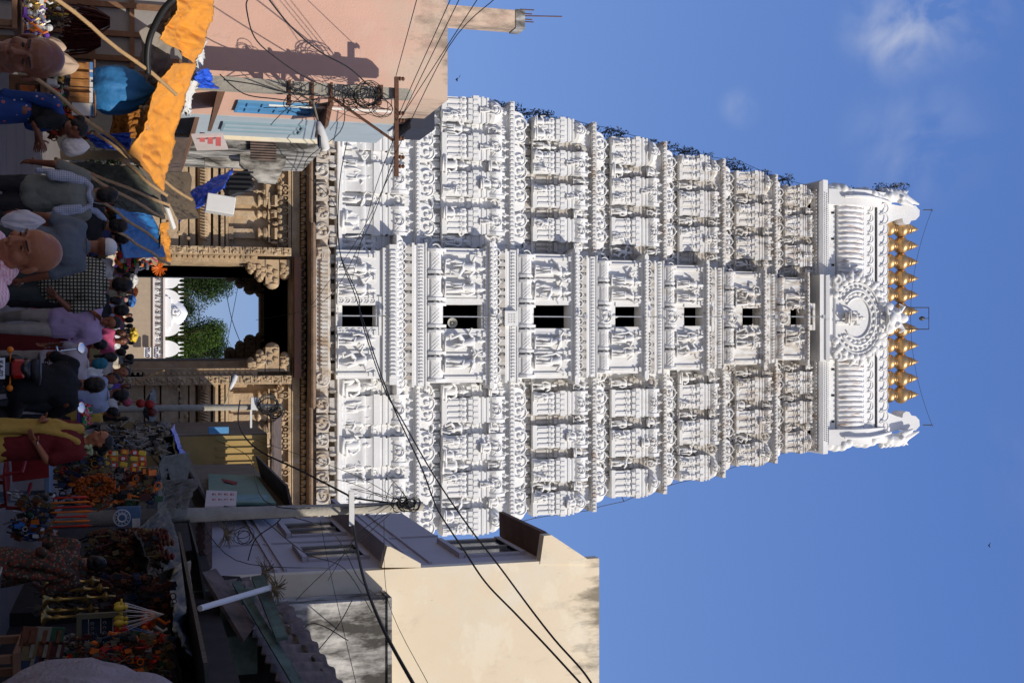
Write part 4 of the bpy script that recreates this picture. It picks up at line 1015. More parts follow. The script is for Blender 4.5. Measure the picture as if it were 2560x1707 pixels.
# ============================================================ houses on the right
XC = 4.87
H4 = house('cream_house', 'tall cream washed house with grey street side and black streaks along its top', 8, 29)
mb = MB(); mb.box(XC, 16, 26, 34.4, 0, ZV(1497, 26) if False else 9.0); 
zt2 = ZV(1498, 26)
mb = MB(); mb.box(XC + .001, 16, 26, 26.3, 0, zt2); hobj(H4, 'front_wall', mb, cream)
mb = MB(); mb.box(XC, 15.9, 26.3, 29.4, 0, 11.3); mb.box(XC + .002, 15.9, 29.4, 34.4, 0, 9.0); hobj(H4, 'side_wall', mb, lilac)
def wpoly(pts, Y, d):
    mb = MB(); mb.prism([(W(u, v, Y).x, W(u, v, Y).z) for u, v in pts], Y, Y + d, 'y'); return mb
hobj(H4, 'slab_end', wpoly([(1418, 955), (1418, 1052), (1408, 1052), (1366, 976), (1366, 968)], 25.985, .3), cream, fix=True)
hobj(H4, 'slab_end', wpoly([(1410, 1350), (1410, 1474), (1399, 1472), (1337, 1379), (1339, 1360)], 25.985, .3), cream, fix=True)
for Z, Y1, tag_ in ((ZV(973, 26), 34.4, 0), (ZV(1362, 26), 29.6, 1)):
    mb = MB(); o_ = .62 if tag_ else .48
    mb.prism([(XC, Z), (XC - o_, Z - .02), (XC - o_, Z + .10), (XC, Z + (.55 if not tag_ else .95))], 26.3, Y1, 'y'); hobj(H4, 'sunshade_slab', mb, browns if tag_ else lilac, fix=True)
for Y0, Y1, z0, z1 in ((31.1, 32.9, 5.5, 6.75), (27.6, 29.1, 5.45, 6.7), (27.1, 28.9, 8.9, 10.2)):
    rc = MB(); rc.box(XC - .09, XC, Y0 - .2, Y1 + .2, z1 + .0, z1 + .12); rc.box(XC - .06, XC, Y0 - .2, Y0 - .08, z0, z1); rc.box(XC - .06, XC, Y1 + .08, Y1 + .2, z0, z1); rc.box(XC - .12, XC, Y0 - .2, Y1 + .2, z0 - .14, z0 - .02)
    hobj(H4, 'window_surround', rc, lilac); window(H4, XC, -1, Y0, Y1, z0, z1, mat('cream_frame', (.34, .30, .25), .7, .1), glass, 0)
for z in (4.6, 4.8, 7.65, 7.95):
    mb = sidebox(XC, -.05, 26.4, 34.4, z, z + .07); hobj(H4, 'string_course', mb, lilac)
for yy in (30.0,): mb = sidebox(XC, -.04, yy, yy + .05, 3.2, 9.0); hobj(H4, 'pilaster', mb, lilac)
mb = MB(); a = W(1452, 700, 25.9); mb.tube([(a.x, 25.93, 2), (a.x, 25.93, 4.6)], .04, 6); hobj(H4, 'drain_pipe', mb, cream)
H5 = house('blackened_annex', 'low grey annex with black mould streaks in front of the cream house', 9, 25)
xw = XU(1502, 900, 25.2); zw = ZV(968, 25.2)
mb = MB(); mb.box(xw, 14, 25.2, 25.95, 0, zw); hobj(H5, 'wall', mb, stained)
mb = MB(); mb.box(xw - .04, 14, 25.15, 25.96, zw + .001, zw + .09); hobj(H5, 'coping', mb, stained)
# off to the right, nearer buildings that shade the street
H6 = house('corner_house', 'tall plain house beside the camera on the right of the street', 9, 7)
mb = MB(); mb.box(6.3, 15, -14, 15.3, 0, 10.1); mb.box(9.6, 18, 15.31, 19, 0, 11.0); hobj(H6, 'wall', mb, cream)
H7 = house('low_house', 'low plain house right of the street before the cream house', 8, 17)
mb = MB(); mb.box(6.3, 9.5, 15.4, 19, 0, 7.4); hobj(H7, 'wall', mb, lilac)
H8 = house('left_house', 'plain house left of the camera behind the stalls', -9, 8)
mb = MB(); mb.box(-15, -6.4, -8, 19, 0, 6.5); hobj(H8, 'wall', mb, lilac)
# farther right: ochre shed, billboards, dark roofs
ochre = mat('ochre_wash', (.42, .29, .11), .85, .15, 2, .1)
H9 = house('ochre_shed', 'small ochre house with ribbed front between the billboard and the gate', 5, 51)
a, b = W(1086, 540, 50), W(1165, 668, 50)
mb = MB(); mb.box(a.x, 9, 50, 58, 0, b.z); hobj(H9, 'wall', mb, mat('brown_wash', (.20, .155, .115), .9, .3, 1.2)); mb = MB(); mb.box(a.x + .05, 8.9, 49.95, 49.995, 0, b.z - .02); hobj(H9, 'front_panel', mb, ochre)  # depth of the body added so it shades the gate's right base
mb = MB()
for i in range(5): x = a.x + .25 + i*.28; mb.box(x, x + .06, 49.88, 49.95, a.z, b.z - .1)
hobj(H9, 'rib', mb, ochre)
mb = MB(); mb.prism([(49.2, b.z + .1), (49.2, b.z + .18), (54, b.z + 1.0), (54, b.z + .9)], a.x - .5, 9.2); hobj(H9, 'tin_roof', mb, tin)
mb = MB(); p, q = W(1068, 522, 49.5), W(1083, 572, 49.5); mb.box(p.x, q.x, 49.5, 49.9, p.z, q.z); hobj(H9, 'blue_shutter', mb, bluep)
H10 = house('row_house', 'shadowed row of low houses along the right side towards the gate', 6, 40)
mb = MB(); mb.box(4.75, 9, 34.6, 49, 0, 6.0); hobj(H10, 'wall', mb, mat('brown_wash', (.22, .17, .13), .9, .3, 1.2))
mb = MB(); mb.prism([(4.0, 5.75), (4.0, 5.82), (9, 7.0), (9, 6.9)], 34.6, 44, 'y'); hobj(H10, 'tin_roof', mb, tin)
mb = MB(); mb.prism([(3.7, 3.2), (3.7, 3.26), (4.8, 3.9), (4.8, 3.8)], 36, 49, 'y'); hobj(H10, 'awning', mb, tin)
H11 = house('left_row', 'low shadowed shops along the left between the old shed and the gate', -7, 48)
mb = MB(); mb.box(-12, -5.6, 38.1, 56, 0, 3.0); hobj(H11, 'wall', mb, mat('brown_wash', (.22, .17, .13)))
def slab_uv(name, pts, m, th=.05, label=None, cat=None, parent=None):
    """flat board through four picture points with distances"""
    P = [W(*p) for p in pts]; n = (P[1]-P[0]).cross(P[3]-P[0]).normalized()*th
    mb = MB(); mb.loft([[tuple(p) for p in P], [tuple(p + n) for p in P]])
    o = obj(name, mb, m, parent, fix=True)
    if label: tag(o, label, cat)
    return o
bb = slab_uv('billboard', [(1188, 520, 44), (1262, 522, 33), (1262, 690, 33), (1192, 640, 44)], mat('billboard_green', (.10, .22, .17), .6, .3, 2), .06, 'faded green and blue painted billboard beyond the round pole on the right', 'billboard')
def on_board(o, pts, m, name='panel'):
    slab_uv(name, pts, m, .02, parent=o)
on_board(bb, [(1189, 523, 43.6), (1216, 523, 39), (1216, 640, 39), (1193, 622, 43.6)], mat('sign_blue', (.18, .30, .48), .6, .2, 4))
on_board(bb, [(1238, 560, 34.6), (1258, 560, 33.2), (1258, 672, 33.2), (1238, 668, 34.6)], mat('sign_teal', (.12, .28, .30), .6, .3, 3))
mb = MB()
for i in range(5): 
    p, q = W(1196 + i*1.5, 545 + 4*i, 43.2 - .8*i), W(1206 + i, 600 - 3*i, 41.4 - .6*i); mb.tube([p, q], .05, 4)
obj('painted_line', mb, mat('sign_red', (.5, .12, .12), .6, .1), bb)
sb = slab_uv('price_board', [(1230, 516, 31), (1270, 512, 28.6), (1268, 590, 28.6), (1232, 592, 31)], mat('board_pale', (.60, .52, .50), .7, .1, 3), .05, 'pale board with orange blocks and rows of small writing by the round pole', 'sign')
mb = MB()
for i in range(4):
    for j in range(2):
        p = W(1240 + j*14, 532 + 15*i, 30.3 - .8*j) + Vector((-.03, -.06, 0)); 
        if i == 1: pass
        mb.box(p.x - .05, p.x + .06, p.y - .03, p.y, p.z - .02, p.z + .02); mb.box(p.x - .05, p.x + .03, p.y - .03, p.y, p.z + .04, p.z + .06)
obj('lettering', mb, mat('sign_red', (.5, .12, .12)), sb)
on_board(sb, [(1238, 535, 30.35), (1262, 533, 29.0), (1262, 550, 29.0), (1238, 552, 30.35)], mat('sign_orange', (.60, .28, .05), .6, .1), 'orange_block')
slab_uv('small_poster', [(335, 478, 24.5), (372, 492, 26), (370, 570, 26), (332, 556, 24.5)], mat('board_pale', (.60, .52, .50)), .04, 'white poster with red and blue print fixed under the blue house', 'poster')
mb = MB()
for i in range(3): p = W(345 + 5*i, 505 + 20*i, 24.8); mb.box(p.x - .09, p.x + .09, p.y - .1, p.y - .06, p.z - .05, p.z + .05)
obj('print_block', mb, mat('sign_red', (.5, .12, .12)), bpy.data.objects['small_poster'])
# ============================================================ poles, lamps and wires
P1 = thing('utility_pole', 'square concrete pole with rusty crossarm and coiled wires before the pink house', 'utility pole', (-5.10, 25.05, 0))
def pobj(t, name, mb, m, **k):
    mb.xf(Matrix.Translation(-Vector(t.location))); return obj(name, mb, m, t, **k)
xp, yp = -5.10, 25.05
zt1 = ZV(1028, yp)
mb = MB(); mb.loft([[(xp + a*s, yp + b*s, z) for a, b in ((-1, -1), (1, -1), (1, 1), (-1, 1))] for z, s in ((0, .15), (3, .13), (zt1 - .08, .105), (zt1, .08))]); pobj(P1, 'shaft', mb, concrete)
za = ZV(988, yp); xl_, xr_ = XU(192, 988, yp - .2), XU(441, 988, yp - .2)
mb = MB(); mb.box(xl_, xr_, yp - .22, yp - .14, za - .05, za + .03); 
insul = MB()
for u in (196, 282, 300, 345, 392, 415): x = XU(u, 988, yp - .2); insul.lathe(x, yp - .18, za + .03, [(.02, 0), (.05, .03), (.03, .07), (.05, .1), (.02, .13)], 8)
pobj(P1, 'crossarm', mb, rust); pobj(P1, 'insulator', insul, rust)
mb = MB(); p, q = W(240, 824, yp - .15), W(352, 984, yp - .15); mb.tube([p, q], .03, 4); pobj(P1, 'brace', mb, rust)
for v in (722, 779, 826):
    z = ZV(v, yp); mb = MB(); mb.box(xp - .13, xp + .32, yp - .17, yp - .12, z - .025, z + .025); mb.box(xp - .13, xp + .32, yp + .12, yp + .17, z - .025, z + .025); mb.box(xp + .28, xp + .33, yp - .18, yp + .18, z - .04, z + .04); pobj(P1, 'bracket', mb, rust)
mb = MB(); z = ZV(948, yp); mb.box(xp - .14, xp + .14, yp - .16, yp - .11, z - .05, z + .05); mb.ball((xp + .22, yp - .15, z - .05), .08, 8, 5); pobj(P1, 'clamp', mb, rust)
def coil(c, r, n, seed, mbx, th=.008, flat=.3):
    rn = random.Random(seed)
    for i in range(n):
        a0 = rn.uniform(0, 6.28); e = rn.uniform(.6, 1.1); t = rn.uniform(-.6, .6); cc = Vector(c) + Vector((rn.uniform(-.08, .08), rn.uniform(-.08, .05), rn.uniform(-.1, .1)))
        pts = []
        for j in range(15):
            a = a0 + 6.28*j/14*rn.uniform(.98, 1.02); pts.append(cc + Vector((r*math.cos(a)*e, flat*r*math.sin(a + t), r*math.sin(a)*rn.uniform(.93, 1.05))))
        mbx.tube(pts, th, 3, False)
mb = MB()
c = W(238, 920, yp - .3); coil(c, .24, 7, 1, mb, .010); c = W(250, 868, yp - .25); coil(c, .16, 7, 2, mb)
c = W(222, 750, yp - .3); coil(c, .13, 4, 3, mb); c = W(248, 905, yp - .2); coil(c, .3, 4, 4, mb); c = W(262, 950, yp - .2); coil(c, .22, 4, 8, mb)
rn = random.Random(21)
for i in range(16):
    u0, v0 = rn.uniform(205, 245), rn.uniform(640, 960); u1, v1 = rn.uniform(235, 330), rn.uniform(600, 980)
    a, b = W(u0, v0, yp - .2), W(u1, v1, yp - rn.uniform(-.1, .4)); m_ = a.lerp(b, .5) + Vector((rn.uniform(-.2, .2), 0, rn.uniform(-.5, .1)))
    mb.tube([a.lerp(m_, t).lerp(m_.lerp(b, t), t) for t in [j/8 for j in range(9)]], rn.choice((.006, .009)), 3, False)
pobj(P1, 'wire_coil', mb, wire)
def lamp(name, label, pts_uv, Y, arm0, mhead=whitep):
    a, b = W(*pts_uv[0], Y), W(*pts_uv[1], Y); t = thing(name, label, 'street lamp', tuple(a)); 
    d = (b - a); L = d.length; d.normalize()
    mb = MB(); mb.tube([a - d*.02, a, a + d*L*.2, a + d*L*.6, a + d*L*.95, b], [.02, .05, .085, .11, .09, .02], 10)
    mb.xf(Matrix.Translation(-a)); hd = obj('lamp_head', mb, mhead, t, smooth=50)
    mb = MB(); mb.ball(a + d*L*.62 + Vector((0, -.03, -.07)), (.18, .07, .05), 10, 5); mb.xf(Matrix.Translation(-a)); obj('lamp_glass', mb, glass, hd)
    mb = MB(); mb.tube([W(*q[:2], q[2]) for q in arm0] + [a + d*.03], .022, 6); mb.xf(Matrix.Translation(-a)); obj('arm', mb, mat('arm_paint', (.36, .33, .24), .7, .2), t)
lamp('street_lamp', 'long white street lamp on a thin bent arm before the pale blue house', [(306, 795), (378, 815)], 24.6, [(232, 740, 25.0), (256, 783, 24.8)])
P2 = thing('utility_pole', 'round concrete pole with white bracket beside the cream house', 'utility pole', (3.27, 24.0, 0))
x2, y2 = 3.27, 24.0; zt2_ = ZV(1057, y2)
mb = MB(); mb.loft([[(x2 + s*math.cos(a), y2 + s*math.sin(a), z) for a in [6.283*j/14 for j in range(14)]] for z, s in ((0, .16), (2, .15), (4, .12), (zt2_ - .05, .095), (zt2_, .08))]); pobj(P2, 'shaft', mb, concrete, smooth=40)
mb = MB(); zb = ZV(874, y2); mb.box(XU(1226, 874, y2 - .2), XU(1313, 874, y2 - .2), y2 - .26, y2 - .18, zb - .05, zb + .05); pobj(P2, 'bracket', mb, whitep)
mb = MB(); c = W(1258, 1000, y2 - .1); coil(c, .10, 6, 5, mb, .014); coil(W(1262, 1030, y2 - .15), .13, 6, 6, mb, .012); coil(W(1340, 610, y2 + .6), .16, 4, 7, mb)
rn = random.Random(5)
for i in range(15):
    a, b = W(1258 + rn.uniform(-8, 8), rn.uniform(960, 1040), y2 - .1), W(rn.uniform(1180, 1300), rn.uniform(820, 1000), y2 - .2); m_ = a.lerp(b, .5) + Vector((rn.uniform(-.3, .1), 0, rn.uniform(-.25, .1)))
    mb.tube([a.lerp(m_, t).lerp(m_.lerp(b, t), t) for t in [j/8 for j in range(9)]], .007, 3, False)
pobj(P2, 'wire_coil', mb, wire)
P3 = thing('utility_pole', 'slim light grey pole in front of the shaded right base of the gate', 'utility pole', (XU(1019, 500, 46), 46, 0))
mb = MB(); x3 = P3.location.x; mb.tube([(x3, 46, 0), (x3, 46, ZV(705, 46))], [.13, .11], 10); pobj(P3, 'shaft', mb, concrete, smooth=40)
mb = MB(); mb.box(x3 - .1, x3 + .75, 45.8, 45.9, ZV(624, 46), ZV(629, 46)); mb.box(x3 - .35, x3 + .1, 45.75, 45.95, ZV(626, 46), ZV(645, 46)); pobj(P3, 'bracket', mb, whitep)
mb = MB(); coil(W(1010, 672, 45.8), .35, 6, 9, mb, .02); coil(W(1030, 690, 45.8), .25, 5, 10, mb, .02); pobj(P3, 'wire_coil', mb, wire)
lamp('street_lamp', 'grey street lamp head hanging left of the slim grey pole at the gate', [(972, 575), (936, 590)], 45.5, [(1016, 560, 46)], mat('galv_lamp', (.55, .56, .57), .4, .1))
# cables: picture points with distances
CB = [([(560, 843, 40), (640, 852, 36), (740, 895, 32), (800, 903, 30), (965, 958, 27), (1045, 1003, 25), (1180, 1080, 22), (1308, 1166, 20), (1415, 1248, 18), (1515, 1322, 16), (1597, 1386, 15), (1668, 1450, 14), (1712, 1482, 13.5)], .014),
      ([(300, 880, 32), (450, 850, 36), (620, 848, 34), (745, 890, 31), (900, 940, 27), (1020, 985, 24.5), (1160, 1050, 22), (1240, 1080, 21), (1284, 1100, 20), (1375, 1160, 18), (1455, 1214, 17), (1532, 1288, 15.5), (1614, 1366, 14.5), (1712, 1456, 13.5)], .014),
      ([(1000, 600, 40), (1060, 597, 36), (1120, 640, 32), (1180, 760, 28), (1236, 868, 24)], .022),
      ([(1236, 868, 24), (1245, 890, 24), (1262, 1020, 24)], .02),
      ([(1313, 884, 23.8), (1400, 898, 21), (1480, 920, 19), (1580, 962, 17), (1712, 1035, 15)], .026),
      ([(-5, 669, 20), (70, 730, 21.5), (130, 800, 22.5), (170, 872, 23.5), (215, 922, 24.8)], .014),
      ([(-5, 622, 20), (20, 616, 20.5), (95, 637, 21.5), (145, 690, 22.5), (195, 765, 23.8), (230, 850, 24.8)], .012),
      ([(187, 550, 23), (235, 610, 24), (248, 690, 24.5), (258, 770, 24.8)], .012),
      ([(200, 560, 23), (212, 640, 24), (228, 700, 24.6), (240, 800, 24.9)], .012),
      ([(-5, 1043, 19), (190, 990, 25)], .008), ([(-5, 1128, 19), (300, 992, 24.8), (345, 985, 25)], .008), ([(-5, 1150, 19), (300, 1000, 24.9)], .008), ([(-5, 1196, 19), (290, 1005, 24.8)], .008), ([(-5, 1240, 19), (120, 1120, 21), (392, 985, 25)], .008),
      ([(345, 985, 25), (500, 930, 34), (700, 880, 46)], .01), ([(392, 985, 25), (600, 905, 38), (760, 800, 52), (800, 640, 70)], .012), ([(415, 985, 25), (620, 880, 40), (790, 760, 54)], .010),
      ([(250, 860, 25), (330, 850, 27), (420, 760, 33), (520, 840, 38), (650, 838, 44)], .010),
      ([(1100, 640, 44), (1180, 870, 34), (1262, 1015, 24)], .008), ([(1262, 1010, 24), (1330, 900, 25), (1450, 820, 25.5)], .007), ([(1262, 1000, 24), (1440, 800, 25), (1500, 740, 25)], .007),
      ([(1500, 960, 25), (1450, 900, 25), (1330, 830, 25), (1285, 700, 24.5)], .010), ([(1530, 930, 25), (1420, 860, 25), (1380, 760, 25), (1280, 640, 24)], .010), ([(1600, 870, 25), (1560, 770, 24), (1707, 700, 22)], .012), ([(1500, 880, 25), (1570, 840, 24), (1700, 730, 22)], .010),
      ([(1707, 1070, 20), (1500, 970, 25), (1300, 960, 26)], .006), ([(1707, 890, 20), (1450, 830, 25), (1300, 800, 27)], .006),
      ([(1265, 560, 24), (1290, 700, 24.5), (1345, 640, 26), (1400, 620, 25.8)], .012), ([(1265, 480, 24), (1400, 590, 25), (1420, 820, 25.5)], .009),
      ([(1100, 540, 45), (1140, 620, 38), (1250, 660, 25), (1270, 800, 24)], .010),
      ([(700, 560, 110), (800, 580, 100), (900, 620, 95)], .03), ([(690, 600, 110), (820, 575, 100), (900, 560, 95)], .025)]
def smooth_path(P, k=6):
    out = []
    for i in range(len(P) - 1):
        p0, p1, p2, p3 = P[max(i-1, 0)], P[i], P[i+1], P[min(i+2, len(P)-1)]
        for j in range(k):
            t = j/k; out.append(.5*((2*p1) + (p2 - p0)*t + (2*p0 - 5*p1 + 4*p2 - p3)*t*t + (3*p1 - p0 - 3*p2 + p3)*t**3))
    return out + [P[-1]]
LBL = ['upper black cable sweeping from the gate over to the cream house', 'lower black cable sweeping from the pale blue house over to the cream house', 'thick black cable rising from the slim pole to the white bracket', 'short thick cable climbing from the white bracket to the top of the round pole', 'thick black cable sagging from the white bracket to the right edge']
CNT = {}
for i, (pts, th) in enumerate(CB):
    mb = MB(); mb.tube(smooth_path([W(*p) for p in pts]), th, 5)
    o = obj('cable', mb, wire)
    if i < 5: tag(o, LBL[i], 'cable', 'overhead wires strung between poles and houses'); continue
    LM = [(0, 1100, 'the upper left edge'), (0, 650, 'the lower left edge'), (232, 960, 'the top of the square pole'), (190, 555, 'the foot of the square pole'), (240, 790, 'the brackets of the square pole'), (410, 985, 'the end of the rusty crossarm'), (300, 992, 'the middle of the rusty crossarm'), (700, 580, 'the gate opening'), (790, 760, 'the carved gate front'), (790, 640, 'the gate lintel'), (650, 838, 'the lowest white storey'), (1262, 1010, 'the top of the round pole'), (1265, 520, 'the foot of the round pole'), (1285, 690, 'the middle of the round pole'), (1100, 600, 'the ochre house'), (1440, 810, 'the cream wall'), (1520, 920, 'the blackened annex'), (1707, 715, 'the tin roof at the right edge'), (1707, 1000, 'the right edge'), (1300, 930, 'the grey street wall')]
    nl = lambda q: min(LM, key=lambda z: (z[0]-q[0])**2 + (z[1]-q[1])**2)[2]
    lb_ = 'thin wire from %s to %s' % (nl(pts[0]), nl(pts[-1])); CNT[lb_] = CNT.get(lb_, 0) + 1
    lb_ = lb_.replace('the middle of the rusty crossarm', 'the rusty crossarm').replace('the brackets of the', 'the')
    if CNT.get(lb_, 0) > 1: lb_ = ('second ', 'third ', 'fourth ', 'fifth ', 'sixth ')[CNT[lb_] - 2] + lb_
    tag(o, lb_, 'cable', 'overhead wires strung between poles and houses')
# ============================================================ stalls
orange = mat('orange_tarp', (.74, .30, .035), .6, .2, 3, .35, 9, spec=.3)
stain(orange, (.55, .22, .03), 4, (1, 1, 1), .5, .7, .6)
bluet = mat('blue_tarp', (.02, .10, .62), .45, .2, 4, .3, 12, spec=.5)
blued = mat('blue_sheet', (.03, .17, .40), .6, .2, 3, .3, 12)
beige = mat('canvas_beige', (.26, .23, .20), .85, .15, 3, .2, 20)
olive = mat('olive_canvas', (.10, .105, .085), .85, .3, 3, .3, 15)
darkt = mat('dark_tarp', (.03, .034, .03), .6, .4, 3, .3, 12)
bamboo = mat('bamboo', (.42, .27, .13), .6, .25, 9, .1, 30, stretch=(4, 4, 1))
wood = mat('stall_wood', (.22, .12, .07), .8, .3, 6, .2, 20)
ply = mat('grey_ply', (.32, .30, .29), .85, .15, 3, .1, 30)
creamw = mat('cream_plank', (.52, .42, .26), .8, .15, 5)
def tarp(name, label, cs, m, sag=.2, wr=.04, n=(44, 30), seed=1, group=None, cat='tarpaulin', ruf=0.0, par=None):
    P = [W(*c) for c in cs]   # TL TR BR BL
    nrm = (P[1]-P[0]).cross(P[3]-P[0]).normalized()
    def fn(a, b):
        p = P[0].lerp(P[1], a).lerp(P[3].lerp(P[2], a), b)
        s = math.sin(math.pi*a)*math.sin(math.pi*b)
        q = Vector((a*5 + seed*7.3, b*4, seed))
        w_ = mnoise.noise(q) + .6*mnoise.noise(q*2.3) + .3*mnoise.noise(q*5)
        rid = abs(mnoise.noise(Vector((a*9 + b*3, seed, b*2))))
        e = Vector((0, 0, 0))
        if ruf and (b > .94 or a > .95 or b < .06): e = Vector((mnoise.noise(q*9), 0, mnoise.noise(q*9 + Vector((5, 0, 0)))))*ruf
        fd = .30 + .70*min(1, 3.2*s); cre = abs(mnoise.noise(Vector((a*13 - b*4, seed*3.1, b*5)))) + .5*abs(mnoise.noise(Vector((a*27, seed, b*11 + a*6)))); w_ += 1.3*(.35 - cre); ed = Vector((0, 0, .07*mnoise.noise(Vector((a*3.5, b*3.5, seed*5.5))))); return p + ed + Vector((0, 0, -sag*s)) + nrm*(wr*w_ + wr*1.2*(.4 - rid))*fd + e
    mb = MB(); mb.grid(fn, *n)
    o = obj(name, mb, m, par, smooth=True, solid=.012)
    if label: tag(o, label, cat, group)
    return o
tarp('tarpaulin', 'crumpled orange tarpaulin roofing the stall at the left edge of the street', [(-30, 552, 15.5), (160, 492, 16), (98, 404, 14.0), (-30, 470, 13.8)], orange, .12, .06, seed=2, ruf=.008)
tarp('tarpaulin', 'long sunlit orange tarpaulin stretched to a point above the bamboo poles', [(158, 490, 16.5), (480, 408, 17.2), (385, 322, 14.8), (160, 430, 14.6)], orange, .16, .06, (60, 34), seed=3, ruf=.008)
tarp('tarpaulin', 'beige canvas sheet hanging under the orange roofing', [(-30, 462, 14.9), (195, 425, 15.6), (264, 366, 15.2), (80, 356, 14.8)], beige, .1, .05, seed=4)
tarp('tarpaulin', 'dark olive canvas closing the stall behind the man with the plaid towel', [(418, 350, 17), (550, 416, 18.5), (522, 290, 17.5), (402, 140, 17)], olive, .05, .07, seed=5)
tarp('tarpaulin', 'blue sheet shading the stall left of the gate with an orange edge above it', [(512, 372, 23), (642, 416, 23), (645, 306, 21), (512, 282, 21)], blued, .05, .05, seed=6)
tarp('tarpaulin', 'narrow orange tarpaulin edge above the blue sheet by the gate', [(548, 424, 24), (652, 424, 24), (660, 400, 22.8), (560, 404, 23)], orange, .05, .03, seed=7, ruf=.008)
tarp('tarpaulin', 'bright blue crumpled tarpaulin sliding off the shed roof', [(420, 582, 26), (462, 562, 25), (554, 446, 24), (498, 448, 25)], bluet, .1, .10, seed=8, ruf=.008)
tarp('tarpaulin', 'small bright blue tarpaulin tied at the foot of the square concrete pole', [(170, 520, 17), (222, 548, 17.4), (220, 505, 16.8), (180, 490, 16.6)], bluet, .05, .05, (24, 18), seed=9, ruf=.008)
tarp('tarpaulin', 'torn white plastic strip lying on the upper edge of the orange roofing', [(100, 520, 17), (285, 470, 17.5), (280, 458, 17.2), (110, 498, 16.6)], mat('white_sheet', (.62, .62, .60), .6, .15, 4), .05, .025, seed=10, ruf=.08)
tarp('tarpaulin', 'brown sacking under the peak of the roofing before the old shed', [(430, 470, 20), (545, 500, 21), (550, 440, 20), (430, 400, 19)], mat('brown_cloth', (.10, .075, .05), .9, .3, 3), .05, .05, seed=11)
tarp('tarpaulin', 'bright blue plastic drape hanging over the cream planks', [(332, 330, 17.2), (380, 322, 17.2), (368, 240, 17), (338, 214, 17)], bluet, .02, .06, seed=12, ruf=.008)
tarp('tarpaulin', 'rusty orange cloth hanging behind the bamboo poles in the left stall', [(262, 355, 17.6), (345, 345, 17.6), (348, 270, 17.6), (264, 285, 17.6)], mat('rust_cloth', (.34, .13, .02), .8, .3, 3), .02, .03, seed=13)
# bundle in blue cloth
def blob(name, label, c, r, m, cat, seed, wr=.12, group=None):
    mb = MB(); mb.ball((0, 0, 0), 1, 48, 28)
    for i, v in enumerate(mb.v):
        p = Vector(v); q = p*1.6 + Vector((seed, 0, 0)); a = math.atan2(p.y, p.x)
        fo = mnoise.noise(Vector((math.cos(a)*2.2, math.sin(a)*2.2, p.z*.5 + seed))); fo2 = abs(mnoise.noise(Vector((math.cos(a)*4, math.sin(a)*4, p.z*1.3 + seed))))
        k = 1 + wr*(1.5*mnoise.noise(q) + 1.8*fo - 2.2*fo2 + .5*mnoise.noise(q*4))
        nk = max(0, p.z)**3*.5
        mb.v[i] = (p.x*r[0]*k*(1 - nk), p.y*r[1]*k*(1 - nk), p.z*r[2]*(1 + .12*max(0, p.z)))
    o = obj(name, mb, m, smooth=True); o.location = c; return tag(o, label, cat, group)
blob('cloth_bundle', 'big blue cloth bundle tied up under the beige canvas', W(222, 298, 15.2), (.30, .28, .36), blued, 'bundle', 3)
# bamboo poles
BP = [((-5, 136, 12.8), (236, 443, 14.6), 'longest bamboo pole slanting across the left edge stall'), ((198, 92, 13.5), (410, 356, 16), 'bamboo pole slanting behind the woman in the blue saree'), ((335, 238, 16), (499, 477, 18.5), 'bamboo pole whose tip rises highest beyond the orange point'),
      ((398, 140, 15.5), (512, 420, 18), 'bamboo pole crossing in front of the olive canvas, upper of two'), ((408, 164, 15.3), (544, 408, 17.6), 'bamboo pole crossing in front of the olive canvas, lower of two'), ((505, 255, 18), (604, 396, 20), 'bamboo pole slanting across the blue sheet'),
      ((580, 296, 19), (660, 422, 22), 'thin bamboo pole ending at the orange edge beside the gate'), ((400, 303, 16), (488, 412, 17.6), 'bamboo pole propping the orange point from below'), ((268, 352, 15), (322, 366, 15.2), 'short bamboo stick poking from under the beige canvas'),
      ((1265, 270, 20), (1208, 400, 20.5), 'thin pole holding up the dark awning on the right'), ((960, 330, 30), (925, 412, 30), 'thin pale pole slanting from the crowd to the awning right of the gate'), ((1110, 365, 25), (1215, 428, 22), 'bamboo pole under the grey awning on the right')]
for a, b, l in BP:
    A, B = W(*a), W(*b); mb = MB(); L = (B - A).length; n = int(L/.35) + 2; pts = []; rr = []
    for j in range(n + 1):
        p = A.lerp(B, j/n) + Vector((0, 0, .02*math.sin(j*1.3)))
        for dz, r in ((-.012, .021), (0, .026), (.012, .021)): pts.append(p + (B - A).normalized()*dz); rr.append(r)
    mb.tube(pts, rr, 8); o = obj('bamboo_pole', mb, bamboo, smooth=40); tag(o, l, 'pole', 'bamboo poles propping the stall roofs')
mb = MB(); mb.tube(smooth_path([W(*p) for p in ((-5, 436, 13.6), (30, 405, 13.7), (90, 376, 13.9), (140, 368, 14), (185, 370, 14.1))]), .035, 8)
tag(obj('hose', mb, mat('black_rubber', (.015, .015, .015), .5, 0), smooth=True), 'thick black hose curving under the beige canvas', 'hose')
mb = MB(); mb.tube([W(490, 407, 20), W(568, 434, 21)], .04, 8); tag(obj('white_pipe', mb, whitep, smooth=40), 'white plastic pipe across the stall roofs between the orange point and the blue sheet', 'pipe')
